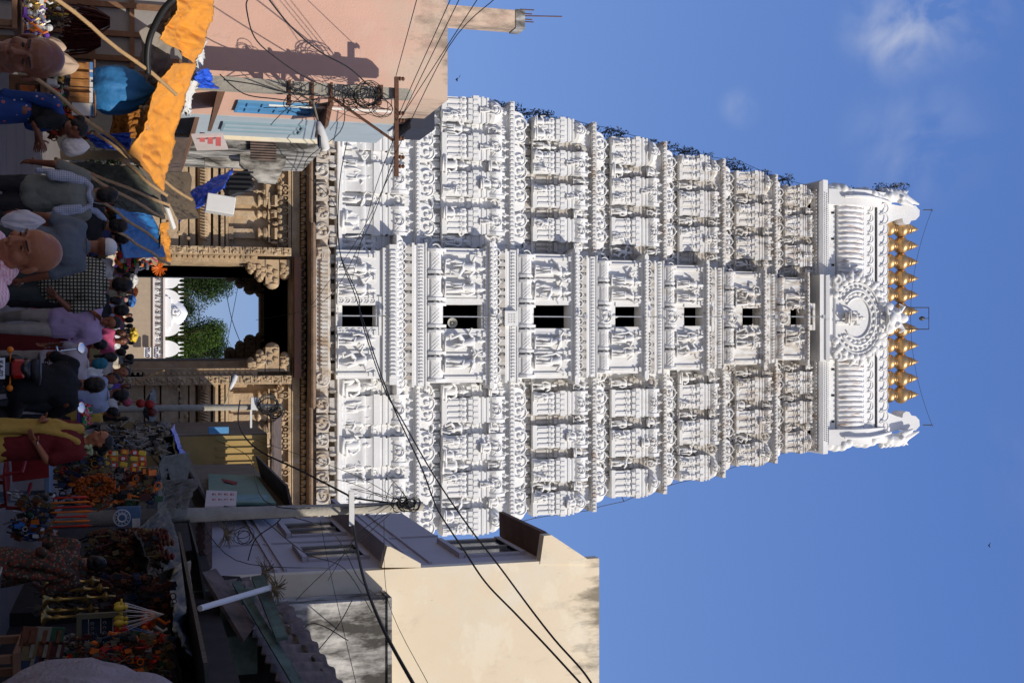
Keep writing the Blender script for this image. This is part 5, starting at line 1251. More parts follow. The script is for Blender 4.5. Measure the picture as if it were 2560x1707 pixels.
# boxes on the shed roof
def box_uv(name, label, cat, U0, V0, U1, V1, Y, d, m, rot=0, parent=None, bev=.015, group=None):
    a, b = W(U0, V0, Y), W(U1, V1, Y); c = (a + b)/2; mb = MB(); mb.obox((0, 0, 0), abs(b.x - a.x), d, abs(b.z - a.z), Matrix.Rotation(R(rot), 3, 'Y') if rot else None)
    o = obj(name, mb, m, parent, bev=bev); o.location = (c.x, Y + d/2, c.z)
    if label: tag(o, label, cat, group)
    return o
wb = box_uv('white_box', 'white metal box with faded red marks on the roof left of the gate', 'box', 486, 516, 532, 588, 24.5, .5, whitep, 8)
for i in range(2): box_uv('faded_mark', None, None, -1, 0, 0, 1, 24.4, .01, rust, 0) if False else None
bk = box_uv('black_unit', 'black ribbed machine leaning on the roof above the blue tarpaulin', 'machine', 432, 560, 482, 632, 26, .6, mat('black_paint', (.02, .02, .022), .5, .2, 4), -25)
for i in range(5): q = MB(); q.obox((-.22 + .1*i, -.33, .05), .035, .06, .5, None); obj('fin', q, mat('black_paint', (.02, .02, .022)), bk)
# ---- left stall furniture
def stall_table(label, U0, U1, V, Y, d, h_m=None, m=wood, leg=True, seed=0):
    a, b = W(U0, V, Y), W(U1, V, Y); h = a.z; cx_ = (a.x+b.x)/2; t = thing('market_table', label, 'table', (cx_, Y, 0)); w_ = abs(b.x - a.x)
    mb = MB(); mb.box(-w_/2, w_/2, -d/2, d/2, h - .05, h); obj('tabletop', mb, m, t, bev=.005)
    for sx in (-1, 1):
        for sy in (-1, 1):
            mb = MB(); mb.box(sx*(w_/2 - .06) - .03, sx*(w_/2 - .06) + .03, sy*(d/2 - .06) - .03, sy*(d/2 - .06) + .03, 0, h - .05); obj('leg', mb, m, t)
    return t, h
rnd = random.Random(12)
bc = thing('stall_back_wall', 'grey plywood wall with brown battens behind the goods of the left stall', 'partition', (-4.4, 16.8, 0))
a, b = W(-40, 60, 16.8), W(180, 455, 16.8)
mb = MB(); mb.box(a.x, b.x, 16.8, 16.85, .1, b.z); mb.xf(Matrix.Translation((4.4, -16.8, 0))); obj('panel', mb, ply, bc)
mb = MB()
for u in (8, 80, 142, 178): x = W(u, 200, 16.8).x; mb.box(x - .035, x + .035, 16.74, 16.8, .1, b.z)
for v in (125, 232, 330): z = W(50, v, 16.8).z; mb.box(a.x, b.x, 16.75, 16.8, z - .03, z + .03)
mb.xf(Matrix.Translation((4.4, -16.8, 0))); obj('batten', mb, wood, bc)
cab = box_uv('cabinet', 'dark wooden cabinet holding a picture under the hanging packets', 'cabinet', 185, 22, 262, 118, 15.6, .5, wood)
pf = box_uv('picture_frame', 'small framed red and orange picture inside the dark cabinet', 'picture', 206, 38, 246, 100, 15.45, .05, mat('dark_frame', (.06, .03, .02), .4, .2))
for (u0, v0, u1, v1, m_) in ((212, 48, 240, 90, mat('glossy_orange', (.55, .16, .04), .3, .4, 14)), (222, 82, 242, 92, mat('cardwhite', (.6, .6, .58), .6, .1))):
    o = box_uv('print', None, None, u0, v0, u1, v1, 15.43, .02, m_); 
    o.parent = pf; o.location = o.location - pf.location
box_uv('cardboard_box', 'white carton with a yellow square beside the bald man nearest the left', 'box', 196, 116, 212, 142, 14.8, .2, mat('cardwhite', (.6, .6, .58)))
packm = [mat('incense_pack', (.42, .20, .06), .5, .35, 14, col2=(.20, .08, .03)), mat('pack_white', (.62, .60, .58), .5, .1), mat('pack_blue', (.08, .22, .5), .5, .1)]
def packet(x0, V0, V1, Y, label, m, group, wd=.05):
    a, b = W(x0, V0, Y), W(x0, V1, Y); t = MB(); t.box(-wd/2, wd/2, -.02, .02, -(b.z - a.z)/2, (b.z - a.z)/2*.72)
    o = obj('hanging_packet', t, m, bev=.004); o.location = ((a.x + b.x)/2, Y, (a.z + b.z)/2)
    q = MB(); q.box(-wd/2, wd/2, -.022, .022, (b.z - a.z)/2*.72, (b.z - a.z)/2); obj('paper_header', q, rnd.choice(packm[1:]), o)
    tag(o, label, 'packet', group); return o
for i in range(9): packet(161 + i*6.2, 178 - rnd.random()*4, 232, 15.0 + rnd.uniform(-.1, .1), 'brown incense packet hanging in the cluster beside the bald head', packm[0], 'incense packets hanging beside the bald head')
for i in range(5): packet(225 + i*6.4, 174 - rnd.random()*4, 232, 15.0 + rnd.uniform(-.1, .1), 'brown incense packet hanging below the blue bundle', packm[0], 'incense packets hanging below the blue bundle')
for i in range(5): packet(262 + i*6, 180, 234, 15.1, 'pale striped packet hanging above the woman in the blue saree', packm[1], 'pale packets hanging above the woman in the blue saree', .035)
rail = MB(); rail.tube([W(150, 236, 15.05), W(292, 238, 15.05)], .012, 5); tag(obj('hanging_rail', rail, wood), 'thin rail from which the packets hang in the left stall', 'rail')
for u0, v0, v1, l in ((48, 190, 275, 'dark maroon bunch of threads hanging nearest the left edge'), (72, 172, 250, 'dark maroon bunch of threads hanging before the plywood, middle one'), (100, 165, 252, 'dark maroon bunch of threads hanging closest to the incense packets')):
    mb = MB(); rn = random.Random(u0); top = W(u0, v1, 15.9); bot = W(u0, v0, 15.9)
    for i in range(120):
        x = rn.gauss(0, .07); y = rn.gauss(0, .04); e = rn.uniform(-.06, .08)
        mb.tube([(x*.3, y*.3, top.z - bot.z), (x*.9, y, (top.z - bot.z)*.6), (x*1.2, y, e)], .007, 3, False)
    o = obj('thread_bunch', mb, mat('maroon_thread', (.06, .008, .008), .8, .3, 20)); o.location = bot; tag(o, l, 'threads', 'maroon thread bunches hanging on the plywood')
for (u, v, r, l) in ((118, 128, .11, 'small tan cloth bag hung low beside the bald man'), (162, 150, .14, 'larger tan cloth bag behind the bald head')): blob('cloth_bag', l, W(u, v, 14.6), (r, r*.8, r*1.3), mat('tan_cloth', (.45, .33, .24), .9, .15, 8), 'bag', u)
DK = [mat('stock_' + n_, c_, .6, .4, 25) for n_, c_ in (('maroon', (.07, .012, .01)), ('rust', (.14, .045, .015)), ('navy', (.015, .03, .07)), ('brass', (.16, .11, .04)), ('grey', (.10, .10, .10)), ('black', (.015, .015, .015)), ('cream', (.20, .17, .12)), ('green', (.02, .07, .03)))]
# heaps of goods
def heap(name, label, cat, U0, U1, V, Y, d, n, cols, hgt=.10, seed=0, size=.05, kind='stuff'):
    rn = random.Random(seed); a, b = W(U0, V, Y), W(U1, V, Y)
    ms = cols; mb_s = [MB() for _ in cols]
    for i in range(n):
        x = rn.uniform(a.x, b.x); y = Y + rn.uniform(-d/2, d/2); z = a.z + abs(rn.gauss(0, hgt*.6)) + size*.4
        k = rn.randrange(len(cols)); s = size*rn.uniform(.5, 1.3)
        t = rn.random()
        if t < .45: mb_s[k].obox((x, y, z), s*1.6, s*1.2, s*.6, Matrix.Rotation(rn.uniform(0, 3), 3, 'Z') @ Matrix.Rotation(rn.uniform(-.6, .6), 3, 'X'))
        elif t < .8: mb_s[k].ball((x, y, z), s*.6, 7, 5)
        else: mb_s[k].tube([(x, y, z), (x + s, y, z + s*1.3), (x + s*.6, y, z + s*2)], s*.25, 5)
    t = thing(name, label, cat, ((a.x+b.x)/2, Y, a.z)); 
    if kind: t['kind'] = kind
    for k, q in enumerate(mb_s):
        q.xf(Matrix.Translation(-Vector(t.location))); o = obj('trinket_heap', q, ms[k], t)
        if kind: o['kind'] = kind
    return t
cp = lambda n, c, r=.45, me=0: mat(n, c, r, .25, 12, metal=me)
CM = dict(gold=cp('brass', (.50, .33, .10), .3, .8), silver=cp('steel', (.55, .56, .58), .25, .9), red=cp('red_plastic', (.55, .03, .02)), orange=cp('orange_plastic', (.75, .17, .02)), yellow=cp('yellow_plastic', (.70, .48, .05)), green=cp('green_plastic', (.02, .28, .06)), pink=cp('pink_plastic', (.70, .13, .22)), purple=cp('purple_plastic', (.14, .05, .35)), white=cp('white_goods', (.62, .62, .6)), blue=cp('blue_goods', (.05, .18, .5)), maroon=cp('maroon_beads', (.12, .015, .01)), brown=cp('brown_beads', (.10, .04, .02)), black=cp('black_goods', (.02, .02, .02)))
stall_table('low wooden table heaped with garlands at the left edge', -60, 95, 52, 13.6, .8)
heap('garland_heap', 'heap of shiny gold, silver and orange garlands on the leftmost table', 'garlands', -20, 92, 60, 13.4, .5, 260, [CM['gold'], CM['silver'], CM['orange'], CM['purple'], CM['white']], .12, 1, .05)
stall_table('long wooden table of small goods beneath the hanging packets', 140, 270, 118, 15.3, .7)
heap('trinket_pile', 'pile of small coloured trinkets on the table beneath the hanging packets', 'trinkets', 150, 262, 132, 15.1, .45, 200, [CM['gold'], CM['green'], CM['red'], CM['white'], CM['black']], .08, 2, .035)
slab_uv('cream_planks', [(378, 150, 17.3), (400, 152, 17.3), (400, 352, 17.3), (378, 352, 17.3)], creamw, .05, 'tall cream painted planks standing beside the blue drape', 'planks')
blob('white_sack', 'white cloth bundle carried beside the woman in the blue saree', W(366, 186, 14.0), (.11, .1, .14), mat('white_cloth', (.72, .66, .62), .85, .1, 5), 'bundle', 9)
mb = MB(); leaf_cluster(mb, (0, 0, 0), (.28, .2, .36), 320, .035, random.Random(4)); o = obj('potted_leaves', mb, mat('bright_leaf', (.16, .26, .05), .6, .5, 6)); o.location = W(410, 270, 17.6); tag(o, 'yellow green leafy plant seen between the cream planks and the olive canvas', 'plant')
# small goods under the blue sheet by the gate
heap('toy_display', 'crowded pink, red and white toys hanging by the left gate jamb', 'toys', 628, 672, 292, 24, .6, 110, [CM['pink'], CM['red'], CM['white'], CM['orange'], CM['black'], CM['green']], .45, 5, .09)
mb = MB(); rn = random.Random(1)
for i in range(26): a = rn.uniform(0, 6.28); mb.tube([(0, 0, 0), (.14*math.cos(a), -.07, .14*math.sin(a))], [.025, .006], 4)
o = obj('paper_star', mb, CM['orange']); o.location = W(672, 398, 24); tag(o, 'spiky orange paper star hanging at the corner of the gate jamb', 'decoration')
# ---- right side stalls
def awn(label, cs, m, seed, sag=.15, wr=.035, **k): return tarp('awning', label, cs, m, sag, wr, seed=seed, cat='awning', **k)
awn('grey canvas awning near the slim pole right of the gate', [(968, 385, 27), (1065, 395, 27), (1060, 372, 24), (985, 378, 24)], mat('grey_canvas', (.12, .14, .14), .8, .2, 3), 21)
awn('dark peaked awning held by the bamboo pole on the right', [(1050, 425, 27), (1145, 440, 26), (1215, 425, 22), (1070, 390, 22)], darkt, 22)
awn('blue edged awning strip above the hanging metal toys', [(1060, 440, 28), (1160, 470, 26), (1158, 458, 25), (1075, 425, 25)], bluet, 23, .03)
awn('olive awning over the red and yellow packets', [(1130, 475, 25), (1290, 470, 23), (1300, 395, 19), (1140, 405, 21)], olive, 24)
awn('crumpled tan tarpaulin hanging at the foot of the round pole', [(1195, 500, 22), (1270, 470, 21), (1262, 400, 20.5), (1200, 412, 21)], mat('tan_tarp', (.13, .115, .09), .9, .2, 4), 25, .1, .08, ruf=.008)
awn('long dark green awning drooping over the right stalls', [(1255, 415, 17.5), (1420, 470, 15.5), (1470, 390, 13.0), (1330, 340, 14)], darkt, 26, .2, .06, ruf=.008)
awn('black plastic awning over the framed case at the right edge', [(1400, 470, 16), (1715, 520, 14.5), (1715, 455, 12.5), (1430, 400, 13)], mat('black_plastic', (.02, .022, .024), .5, .3, 4), 27, .12, .05)
# old green timber shop with rusty tin roof at the right
H12 = house('tin_roof_shop', 'old green timber shop under a slumped rusty tin roof at the right edge', 5.5, 20)
def quadslab(t, name, pts, m, th=.06, par=None):
    P = [W(*p) for p in pts]; n = (P[1]-P[0]).cross(P[3]-P[0]).normalized()*th; mb = MB(); mb.loft([[tuple(p) for p in P], [tuple(p + n) for p in P]]); return hobj(t, name, mb, m, fix=True)
def corr(t, name, cs, m, n=30):
    P = [W(*c) for c in cs]; nrm = (P[1]-P[0]).cross(P[3]-P[0]).normalized(); mb = MB()
    mb.grid(lambda a, b: P[0].lerp(P[1], a).lerp(P[3].lerp(P[2], a), b) + nrm*.035*math.sin(a*n*3.1416) + Vector((0, 0, .05*mnoise.noise(Vector((a*4, b*3, 1))))), n*3, 6)
    return hobj(t, name, mb, m, smooth=True, solid=.012)
greenp = mat('old_green_paint', (.13, .20, .16), .8, .4, 3, .2, 12, col2=(.06, .07, .05))
corr(H12, 'tin_roof', [(1440, 625, 24), (1715, 850, 19.5), (1715, 700, 18), (1450, 560, 21)], tin, 26)
corr(H12, 'tin_sheet', [(1500, 720, 22), (1715, 860, 20), (1715, 830, 19.6), (1520, 690, 21.6)], tin, 14)
quadslab(H12, 'fascia_board', [(1435, 660, 20), (1590, 720, 18.5), (1595, 690, 18.5), (1440, 628, 20)], greenp)
quadslab(H12, 'green_beam', [(1450, 600, 20.5), (1715, 765, 17.5), (1715, 735, 17.5), (1455, 580, 20.5)], greenp)
quadslab(H12, 'rotten_wall', [(1440, 600, 22.5), (1715, 740, 20.5), (1715, 380, 20.5), (1430, 380, 22.5)], mat('rotten_wood', (.05, .045, .04), .9, .5, 2, .3, 10), .1)
for u, v, y, l in ((1520, 560, 20.8, 1.0), (1570, 540, 20.2, .8), (1640, 570, 19.6, .9)): p = W(u, v, y); mb = MB(); mb.box(p.x - .3, p.x + .3, y, y + .1, p.z - l/2, p.z + l/2); hobj(H12, 'green_shutter', mb, greenp)
quadslab(H12, 'patched_sheet', [(1420, 540, 21), (1560, 640, 19.5), (1600, 610, 19), (1430, 505, 20.5)], tin)
mb = MB(); mb.tube([W(1520, 500, 18), W(1468, 676, 19.5)], .045, 10); o = obj('white_pipe', mb, whitep, smooth=40); tag(o, 'long white plastic pipe rising to the green fascia of the tin roofed shop', 'pipe')
mb = MB(); rn = random.Random(3)
for i in range(60): a = rn.uniform(-.5, 3.6); L = rn.uniform(.1, .3); mb.tube([(0, 0, 0), (L*.5*math.cos(a), 0, L*.5*math.sin(a) + .03), (L*math.cos(a), rn.uniform(-.1, .1), L*math.sin(a) - .02)], .006, 3, False)
for k, (u, v, y) in enumerate(((1472, 680, 19.4), (1430, 655, 22), (1335, 560, 23.5))):
    o = obj('dry_weeds', mb, mat('dry_weed', (.20, .15, .08), .9, .3, 5)) if k == 0 else bpy.data.objects.new('dry_weeds', bpy.data.meshes['dry_weeds'])
    if k: C.objects.link(o)
    o.location = W(u, v, y); tag(o, ('dry weeds sprouting at the top of the white pipe', 'dry weeds on the corner of the slumped tin roof', 'dry weeds at the foot of the grey street wall')[k], 'weeds')
mb = MB(); a, b = W(1305, 480, 24.5), W(1425, 560, 24.5); 
for i in range(26): x = a.x + (b.x - a.x)*i/25; mb.tube([(x, 25, b.z - .25), (x, 24.4, b.z - .45 + .04*math.sin(i*1.7))], .06, 8)
o = obj('tiled_ledge', mb, mat('dark_tile', (.07, .04, .035), .9, .4, 4), smooth=40); tag(o, 'row of dark old roof tiles under the grey street wall', 'tile row')
# shop interior masses so the right side is deep
H13 = house('right_stall_block', 'dark timber stall backs along the right of the street', 5, 16)
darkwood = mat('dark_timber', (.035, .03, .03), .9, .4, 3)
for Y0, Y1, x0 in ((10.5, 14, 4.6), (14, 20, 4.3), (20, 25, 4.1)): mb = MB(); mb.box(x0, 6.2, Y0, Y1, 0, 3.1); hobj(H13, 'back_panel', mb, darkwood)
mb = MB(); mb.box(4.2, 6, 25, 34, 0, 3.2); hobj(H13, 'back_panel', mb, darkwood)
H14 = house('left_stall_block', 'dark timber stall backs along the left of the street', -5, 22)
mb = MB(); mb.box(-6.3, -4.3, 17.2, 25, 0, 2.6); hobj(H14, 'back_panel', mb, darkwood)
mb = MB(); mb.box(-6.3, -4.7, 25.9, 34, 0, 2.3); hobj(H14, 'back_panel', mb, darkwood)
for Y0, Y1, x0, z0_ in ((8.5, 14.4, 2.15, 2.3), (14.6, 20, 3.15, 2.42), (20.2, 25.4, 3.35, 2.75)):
    mb = MB(); mb.prism([(x0, z0_), (x0, z0_ + .03), (6.25, z0_ + .5), (6.25, z0_ + .46)], Y0, Y1, 'y'); hobj(H13, 'shade_roof', mb, darkt)  # roof sheets added over the stalls to keep sky light off the goods
for Y0, Y1, x0, z0_ in ((11, 16.4, -2.6, 2.75), ): pass
# goods of the right stalls
stall_table('long table in front of the red and yellow packets', 1120, 1250, 128, 16.0, .7, m=mat('blue_table', (.14, .20, .27), .7, .2))
heap('sweet_tray', 'row of little red and pink sweets in a purple tray right of the motorcyclist', 'sweets', 1010, 1062, 205, 17, .5, 90, [CM['red'], CM['pink'], CM['green'], CM['white']], .04, 7, .04)
box_uv('tray', 'shallow purple tray holding the red and pink sweets', 'tray', 1004, 192, 1066, 204, 16.8, .6, CM['purple'])
rn = random.Random(6)
for j in range(5):
    for i in range(4):
        u, v = 1132 + i*14 + rn.uniform(-3, 3), 262 + j*24 + rn.uniform(-3, 3)
        p = W(u, v, 17.5); mb = MB(); mb.obox((0, 0, 0), .065, .03, .10, Matrix.Rotation(rn.uniform(-.3, .3), 3, 'Y')); o = obj('snack_packet', mb, [CM['red'], CM['yellow'], CM['orange']][(i + j) % 3], bev=.01); o.location = p
        q = MB(); q.box(-.02, .02, -.018, -.015, -.02, .025); obj('packet_label', q, CM['white'] if (i+j) % 2 else CM['yellow'], o)
        tag(o, ('red', 'yellow', 'orange')[(i+j) % 3] + ' snack packet strung up in the cluster right of the metal toys', 'packet', ('red', 'yellow', 'orange')[(i+j) % 3] + ' snack packets strung up on the right')
rn = random.Random(9)
mb = MB()
for i in range(60):
    u, v = rn.uniform(1062, 1125), rn.uniform(262, 405); p = W(u, v, rn.uniform(17.6, 18.4)); L = rn.uniform(.06, .2); a = rn.gauss(1.57, .35)
    mb.tube([p, p + Vector((L*math.cos(a), 0, L*math.sin(a)))], rn.uniform(.003, .008), 5)
    if rn.random() < .3: mb.ball(p, .015, 8, 6)
t = tag(obj('metal_trinkets', mb, mat('dull_steel', (.26, .27, .28), .3, .3, 12, metal=.9), smooth=50), 'glinting steel rods and bells hanging right of the woman in yellow', 'trinkets', None, 'stuff')
for u, v, c, l in ((1005, 318, 'pink', 'pink round balloon hanging under the grey awning'), (1008, 352, 'red', 'middle red ball hanging under the grey awning'), (1010, 375, 'red', 'topmost red ball hanging under the grey awning'), (1030, 380, 'maroon', 'dark red ball hanging beside the slim grey pole')):
    mb = MB(); mb.ball((0, 0, 0), (.075, .075, .085), 12, 8); mb.tube([(0, 0, .08), (0, 0, .2)], .006, 4); o = obj('hanging_ball', mb, mat('ball_' + c, {'pink': (.35, .06, .10), 'red': (.30, .02, .015), 'maroon': (.10, .015, .01)}[c], .5, .2, 8), smooth=50); o.location = W(u, v, 22); tag(o, l, 'ball', 'coloured balls hanging under the grey awning')
mb = MB(); rn = random.Random(17)
for i in range(260): a = rn.uniform(0, 6.283); r_ = rn.gauss(0, .03); mb.ball(((.10 + r_)*math.cos(a), rn.gauss(0, .03), (.20 + r_)*math.sin(a)), rn.uniform(.014, .024), 6, 4)
o = obj('orange_garland', mb, mat('marigold', (.42, .09, .01), .9, .5, 20), smooth=True); o.location = W(1215, 238, 16.2); tag(o, 'looped orange marigold garland hanging left of the round pole foot', 'garland')
for i in range(7):
    mb = MB(); z0_, z1_ = W(1262, 125, 14.5).z, W(1262, 235, 14.5).z; mb.lathe(0, 0, 0, [(.006, 0), (.012, .05), (.009, (z1_-z0_)*.45), (.018, (z1_-z0_)*.8), (.005, (z1_-z0_)*(.85 + .05*(i % 4)))], 7); o = obj('orange_stick', mb, CM['orange'] if i % 2 else CM['red'], smooth=50); o.location = W(1245 + i*12, 126, 14.5)
    tag(o, ('bright orange' if i % 2 else 'red') + ' turned stick standing in the rack of sticks above the green stool', 'stick', 'orange and red sticks in the rack above the green stool')
def cage(U0, V0, U1, V1, Y, label): pass
ps = box_uv('poster', 'blue poster with a round white wheel emblem under the dark awning', 'poster', 1266, 290, 1324, 352, 16.2, .02, mat('poster_blue', (.10, .18, .30), .6, .3, 9))
c = W(1292, 305, 16.1); mb = MB()
for r, th in ((.10, .008), (.05, .012)): mb.tube([(r*math.cos(a), -.03, r*math.sin(a)) for a in [6.283*j/20 for j in range(21)]], th, 5)
for j in range(12): a = 6.283*j/12; mb.ball((.075*math.cos(a), -.03, .075*math.sin(a)), .010, 5, 4)
o = obj('wheel_emblem', mb, CM['white'], ps); o.location = c - ps.location - Vector((0, 0.1, 0)) + Vector((0, .05, 0))
box_uv('white_patch', None, None, 1296, 330, 1318, 350, 16.15, .01, CM['white'], parent=None)
q = bpy.data.objects['white_patch']; q.parent = ps; q.location = q.location - ps.location
for i in range(6):
    mb = MB(); rn = random.Random(i); z = 0; H_ = .75
    while z < H_: mb.ball((rn.uniform(-.01, .01), 0, z), (.045, .045, .03), 8, 5); z += .045
    o = obj('bead_string', mb, CM['maroon'] if i % 2 else CM['brown'], smooth=True); o.location = W(1335 + i*13, 240 + (i % 3)*14, 14.8); tag(o, ('dark maroon' if i % 2 else 'dark brown') + ' string of beads hanging below the drooping green awning', 'beads', 'bead strings hanging below the drooping awning')
for i, (u, v) in enumerate(((1458, 112), (1478, 114), (1500, 108), (1528, 110), (1545, 104))):
    mb = MB(); h = .5 + .08*(i % 3); mb.lathe(0, 0, 0, [(.08, 0), (.08, .02), (.03, .05), (.015, .1), (.03, .14), (.014, .18), (.014, h*.55), (.035, h*.6), (.014, h*.65), (.014, h*.8), (.05, h*.85), (.05, h*.88), (.02, h*.9), (.008, h)], 12); o = obj('brass_lamp', mb, CM['gold'], smooth=60); o.location = W(u, v, 12.6 + .1*(i % 2)); tag(o, ('smallest', 'second', 'tallest slender', 'broad', 'end')[i] + ' brass oil lamp in the row beside the framed case', 'oil lamp', 'brass oil lamps in a row')
fc = thing('display_case', 'olive framed glass case of small rings at the right of the street', 'display case', tuple(W(1587, 255, 12.3)))
a, b = W(1536, 192, 12.3), W(1640, 318, 12.3); hx, hz = (b.x - a.x)/2, (b.z - a.z)/2
olf = mat('olive_frame', (.16, .15, .09), .7, .2, 5)
mb = MB(); mb.box(-hx, hx, -.03, .03, -hz, -hz + .045); mb.box(-hx, hx, -.03, .03, hz - .045, hz); mb.box(-hx, -hx + .045, -.03, .03, -hz + .045, hz - .045); mb.box(hx - .045, hx, -.03, .03, -hz + .045, hz - .045); obj('frame', mb, olf, fc)
mb = MB(); mb.box(-hx + .045, hx - .045, .0, .02, -hz + .045, hz - .045); obj('back', mb, mat('navy_cloth', (.02, .035, .06), .9, .2), fc)
mb = MB()
for i in range(4): mb.box(-hx + .05, hx - .05, -.02, -.005, -hz + .11*i*1.0 + .1, -hz + .11*i + .112)
for i in range(7):
    for j in range(4): mb.tube([(-hx + .09 + i*.048 + .013*math.cos(t), -.02, -hz + .14 + .11*j + .013*math.sin(t)) for t in [6.28*q/8 for q in range(9)]], .004, 3)
obj('rings', mb, CM['silver'], fc)
for k, (u, v, cA, cB, l) in enumerate(((1535, 318, 'yellow', 'white', 'hanging mobile of yellow and red dolls on white strings'), (1590, 318, 'red', 'blue', 'hanging mobile of red and blue cloth shapes at the right edge'))):
    t = thing('hanging_mobile', l, 'mobile', tuple(W(u, v + 92, 12.0)), group='hanging mobiles at the right edge'); mb = MB(); q = MB(); rn = random.Random(k)
    for i in range(14): a = 6.283*i/14; e = (.13*math.cos(a), .1*math.sin(a), -.36 + .03*rn.random()); mb.tube([(0, 0, 0), e], .0035, 3, False)
    for i in range(5): a = 6.283*i/5; q.ball((.12*math.cos(a), .1*math.sin(a), -.40), (.035, .03, .05), 9, 6); q.ball((.12*math.cos(a), .1*math.sin(a), -.34), (.022, .022, .022), 8, 5); q.cap((.12*math.cos(a) - .05, .1*math.sin(a), -.38), (.12*math.cos(a) + .05, .1*math.sin(a), -.39), .012, .012, 6)
    obj('string', mb, CM[cB], t); obj('doll', q, CM[cA], t, smooth=True)
heap('orange_toys', 'orange and white cloth toys heaped under the awning edge', 'toys', 1540, 1600, 350, 12.6, .3, 40, [CM['orange'], CM['white'], CM['red']], .08, 11, .08)
stall_table('low slanting table of magazines at the right edge', 1600, 1720, 60, 10.6, .8)
for i in range(9):
    u, v = 1590 + (i % 3)*36, 72 + (i//3)*34; p = W(u, v, 10.4 + .1*(i//3)); mb = MB(); mb.obox((0, 0, 0), .15, .02, .12, Matrix.Rotation(R(-25), 3, 'X') @ Matrix.Rotation(R(12), 3, 'Y')); cc = ['red', 'yellow', 'blue', 'white', 'orange', 'pink', 'green', 'red', 'orange'][i]
    o = obj('magazine', mb, DK[[1, 3, 2, 6, 1, 0, 7, 0, 4][i]]); o.location = p; q = MB(); q.obox((0, -.012, .02), .1, .008, .03, Matrix.Rotation(R(-25), 3, 'X') @ Matrix.Rotation(R(12), 3, 'Y')); obj('cover_print', q, DK[6 if i % 3 else 1], o); tag(o, ['rust', 'brassy', 'navy', 'cream', 'second rust', 'maroon', 'green', 'upper maroon', 'grey'][i] + ' covered magazine propped on the slanting rack at the right edge', 'magazine', 'magazines on the slanting rack')

blob('sack', 'big pale grey sack bulging in from the bottom right corner of the street', W(1772, 200, 8.0), (.28, .30, .58), mat('sack_grey', (.30, .27, .29), .95, .2, 6, .5, 30), 'sack', 2, .15)
sk = W(1772, 200, 8.0); ct = thing('wooden_crate', 'wooden crate carrying the big pale grey sack at the right edge', 'crate', (sk.x, 8.0, 0)); zc_ = sk.z - .52
mb = MB()
for i in range(5): mb.box(-.32, .32, -.36, -.33, zc_*i/5 + .01, zc_*(i+1)/5 - .01); mb.box(-.32, .32, .33, .36, zc_*i/5 + .01, zc_*(i+1)/5 - .01); mb.box(-.35, -.321, -.33, .33, zc_*i/5 + .01, zc_*(i+1)/5 - .01); mb.box(.321, .35, -.33, .33, zc_*i/5 + .01, zc_*(i+1)/5 - .01)
mb.box(-.32, .32, -.33, .33, zc_ - .03, zc_ - .011); obj('slats', mb, wood, ct)
# green plastic stool
def stool(label, u, v, Y, m, h=.42, w_=.34):
    t = thing('plastic_stool', label, 'stool', (W(u, v, Y).x, Y, 0), .3)
    mb = MB(); mb.ring([(0, h - .03), (.01, h - .02), (.01, h), (-.02, h + .005)], -w_/2 + .03, w_/2 - .03, -w_/2 + .03, w_/2 - .03); obj('seat', mb, m, t, bev=.005)
    for sx in (-1, 1):
        for sy in (-1, 1): mb = MB(); mb.loft([[(sx*(w_/2 - .05 + e) + a*.03, sy*(w_/2 - .05 + e) + b*.03, z) for a, b in ((-1, -1), (1, -1), (1, 1), (-1, 1))] for z, e in ((0, .03), (h - .03, 0))]); obj('leg', mb, m, t)
    mb = MB()
    for s in (-1, 1): mb.box(-w_/2, w_/2, s*(w_/2 + .0) - .01, s*(w_/2) + .01, h - .1, h - .04); mb.box(s*w_/2 - .01, s*w_/2 + .01, -w_/2, w_/2, .08, .12)
    obj('apron', mb, m, t); return t
stool('bright green plastic stool below the rack of orange sticks', 1292, 40, 13.4, CM['green'])
stool('dark blue plastic stool beside the green one', 1352, 32, 12.8, cp('dark_blue_plastic', (.02, .05, .16)))
def chair(label, x, y, rz, m):
    t = thing('plastic_chair', label, 'chair', (x, y, 0), rz)
    mb = MB(); mb.box(-.23, .23, -.22, .22, .41, .44); obj('seat', mb, m, t, bev=.01)
    mb = MB(); mb.grid(lambda a, b: Vector((-.22 + .44*a, .22 + .06*b + .04*math.cos(math.pi*(a - .5)), .46 + .40*b)), 8, 6); obj('backrest', mb, m, t, solid=.02)
    for sx in (-1, 1):
        for sy in (-1, 1): mb = MB(); mb.tube([(sx*.25, sy*.25, 0), (sx*.21, sy*.2, .42)], .025, 6); obj('leg', mb, m, t)
        mb = MB(); mb.tube([(sx*.25, -.2, .42), (sx*.27, -.2, .62), (sx*.26, .22, .66)], .022, 6); obj('armrest', mb, m, t)
    return t
chair('red plastic armchair below the long blue table', W(1180, 60, 16).x, 15.2, .6, cp('dull_red_plastic', (.24, .02, .02)))

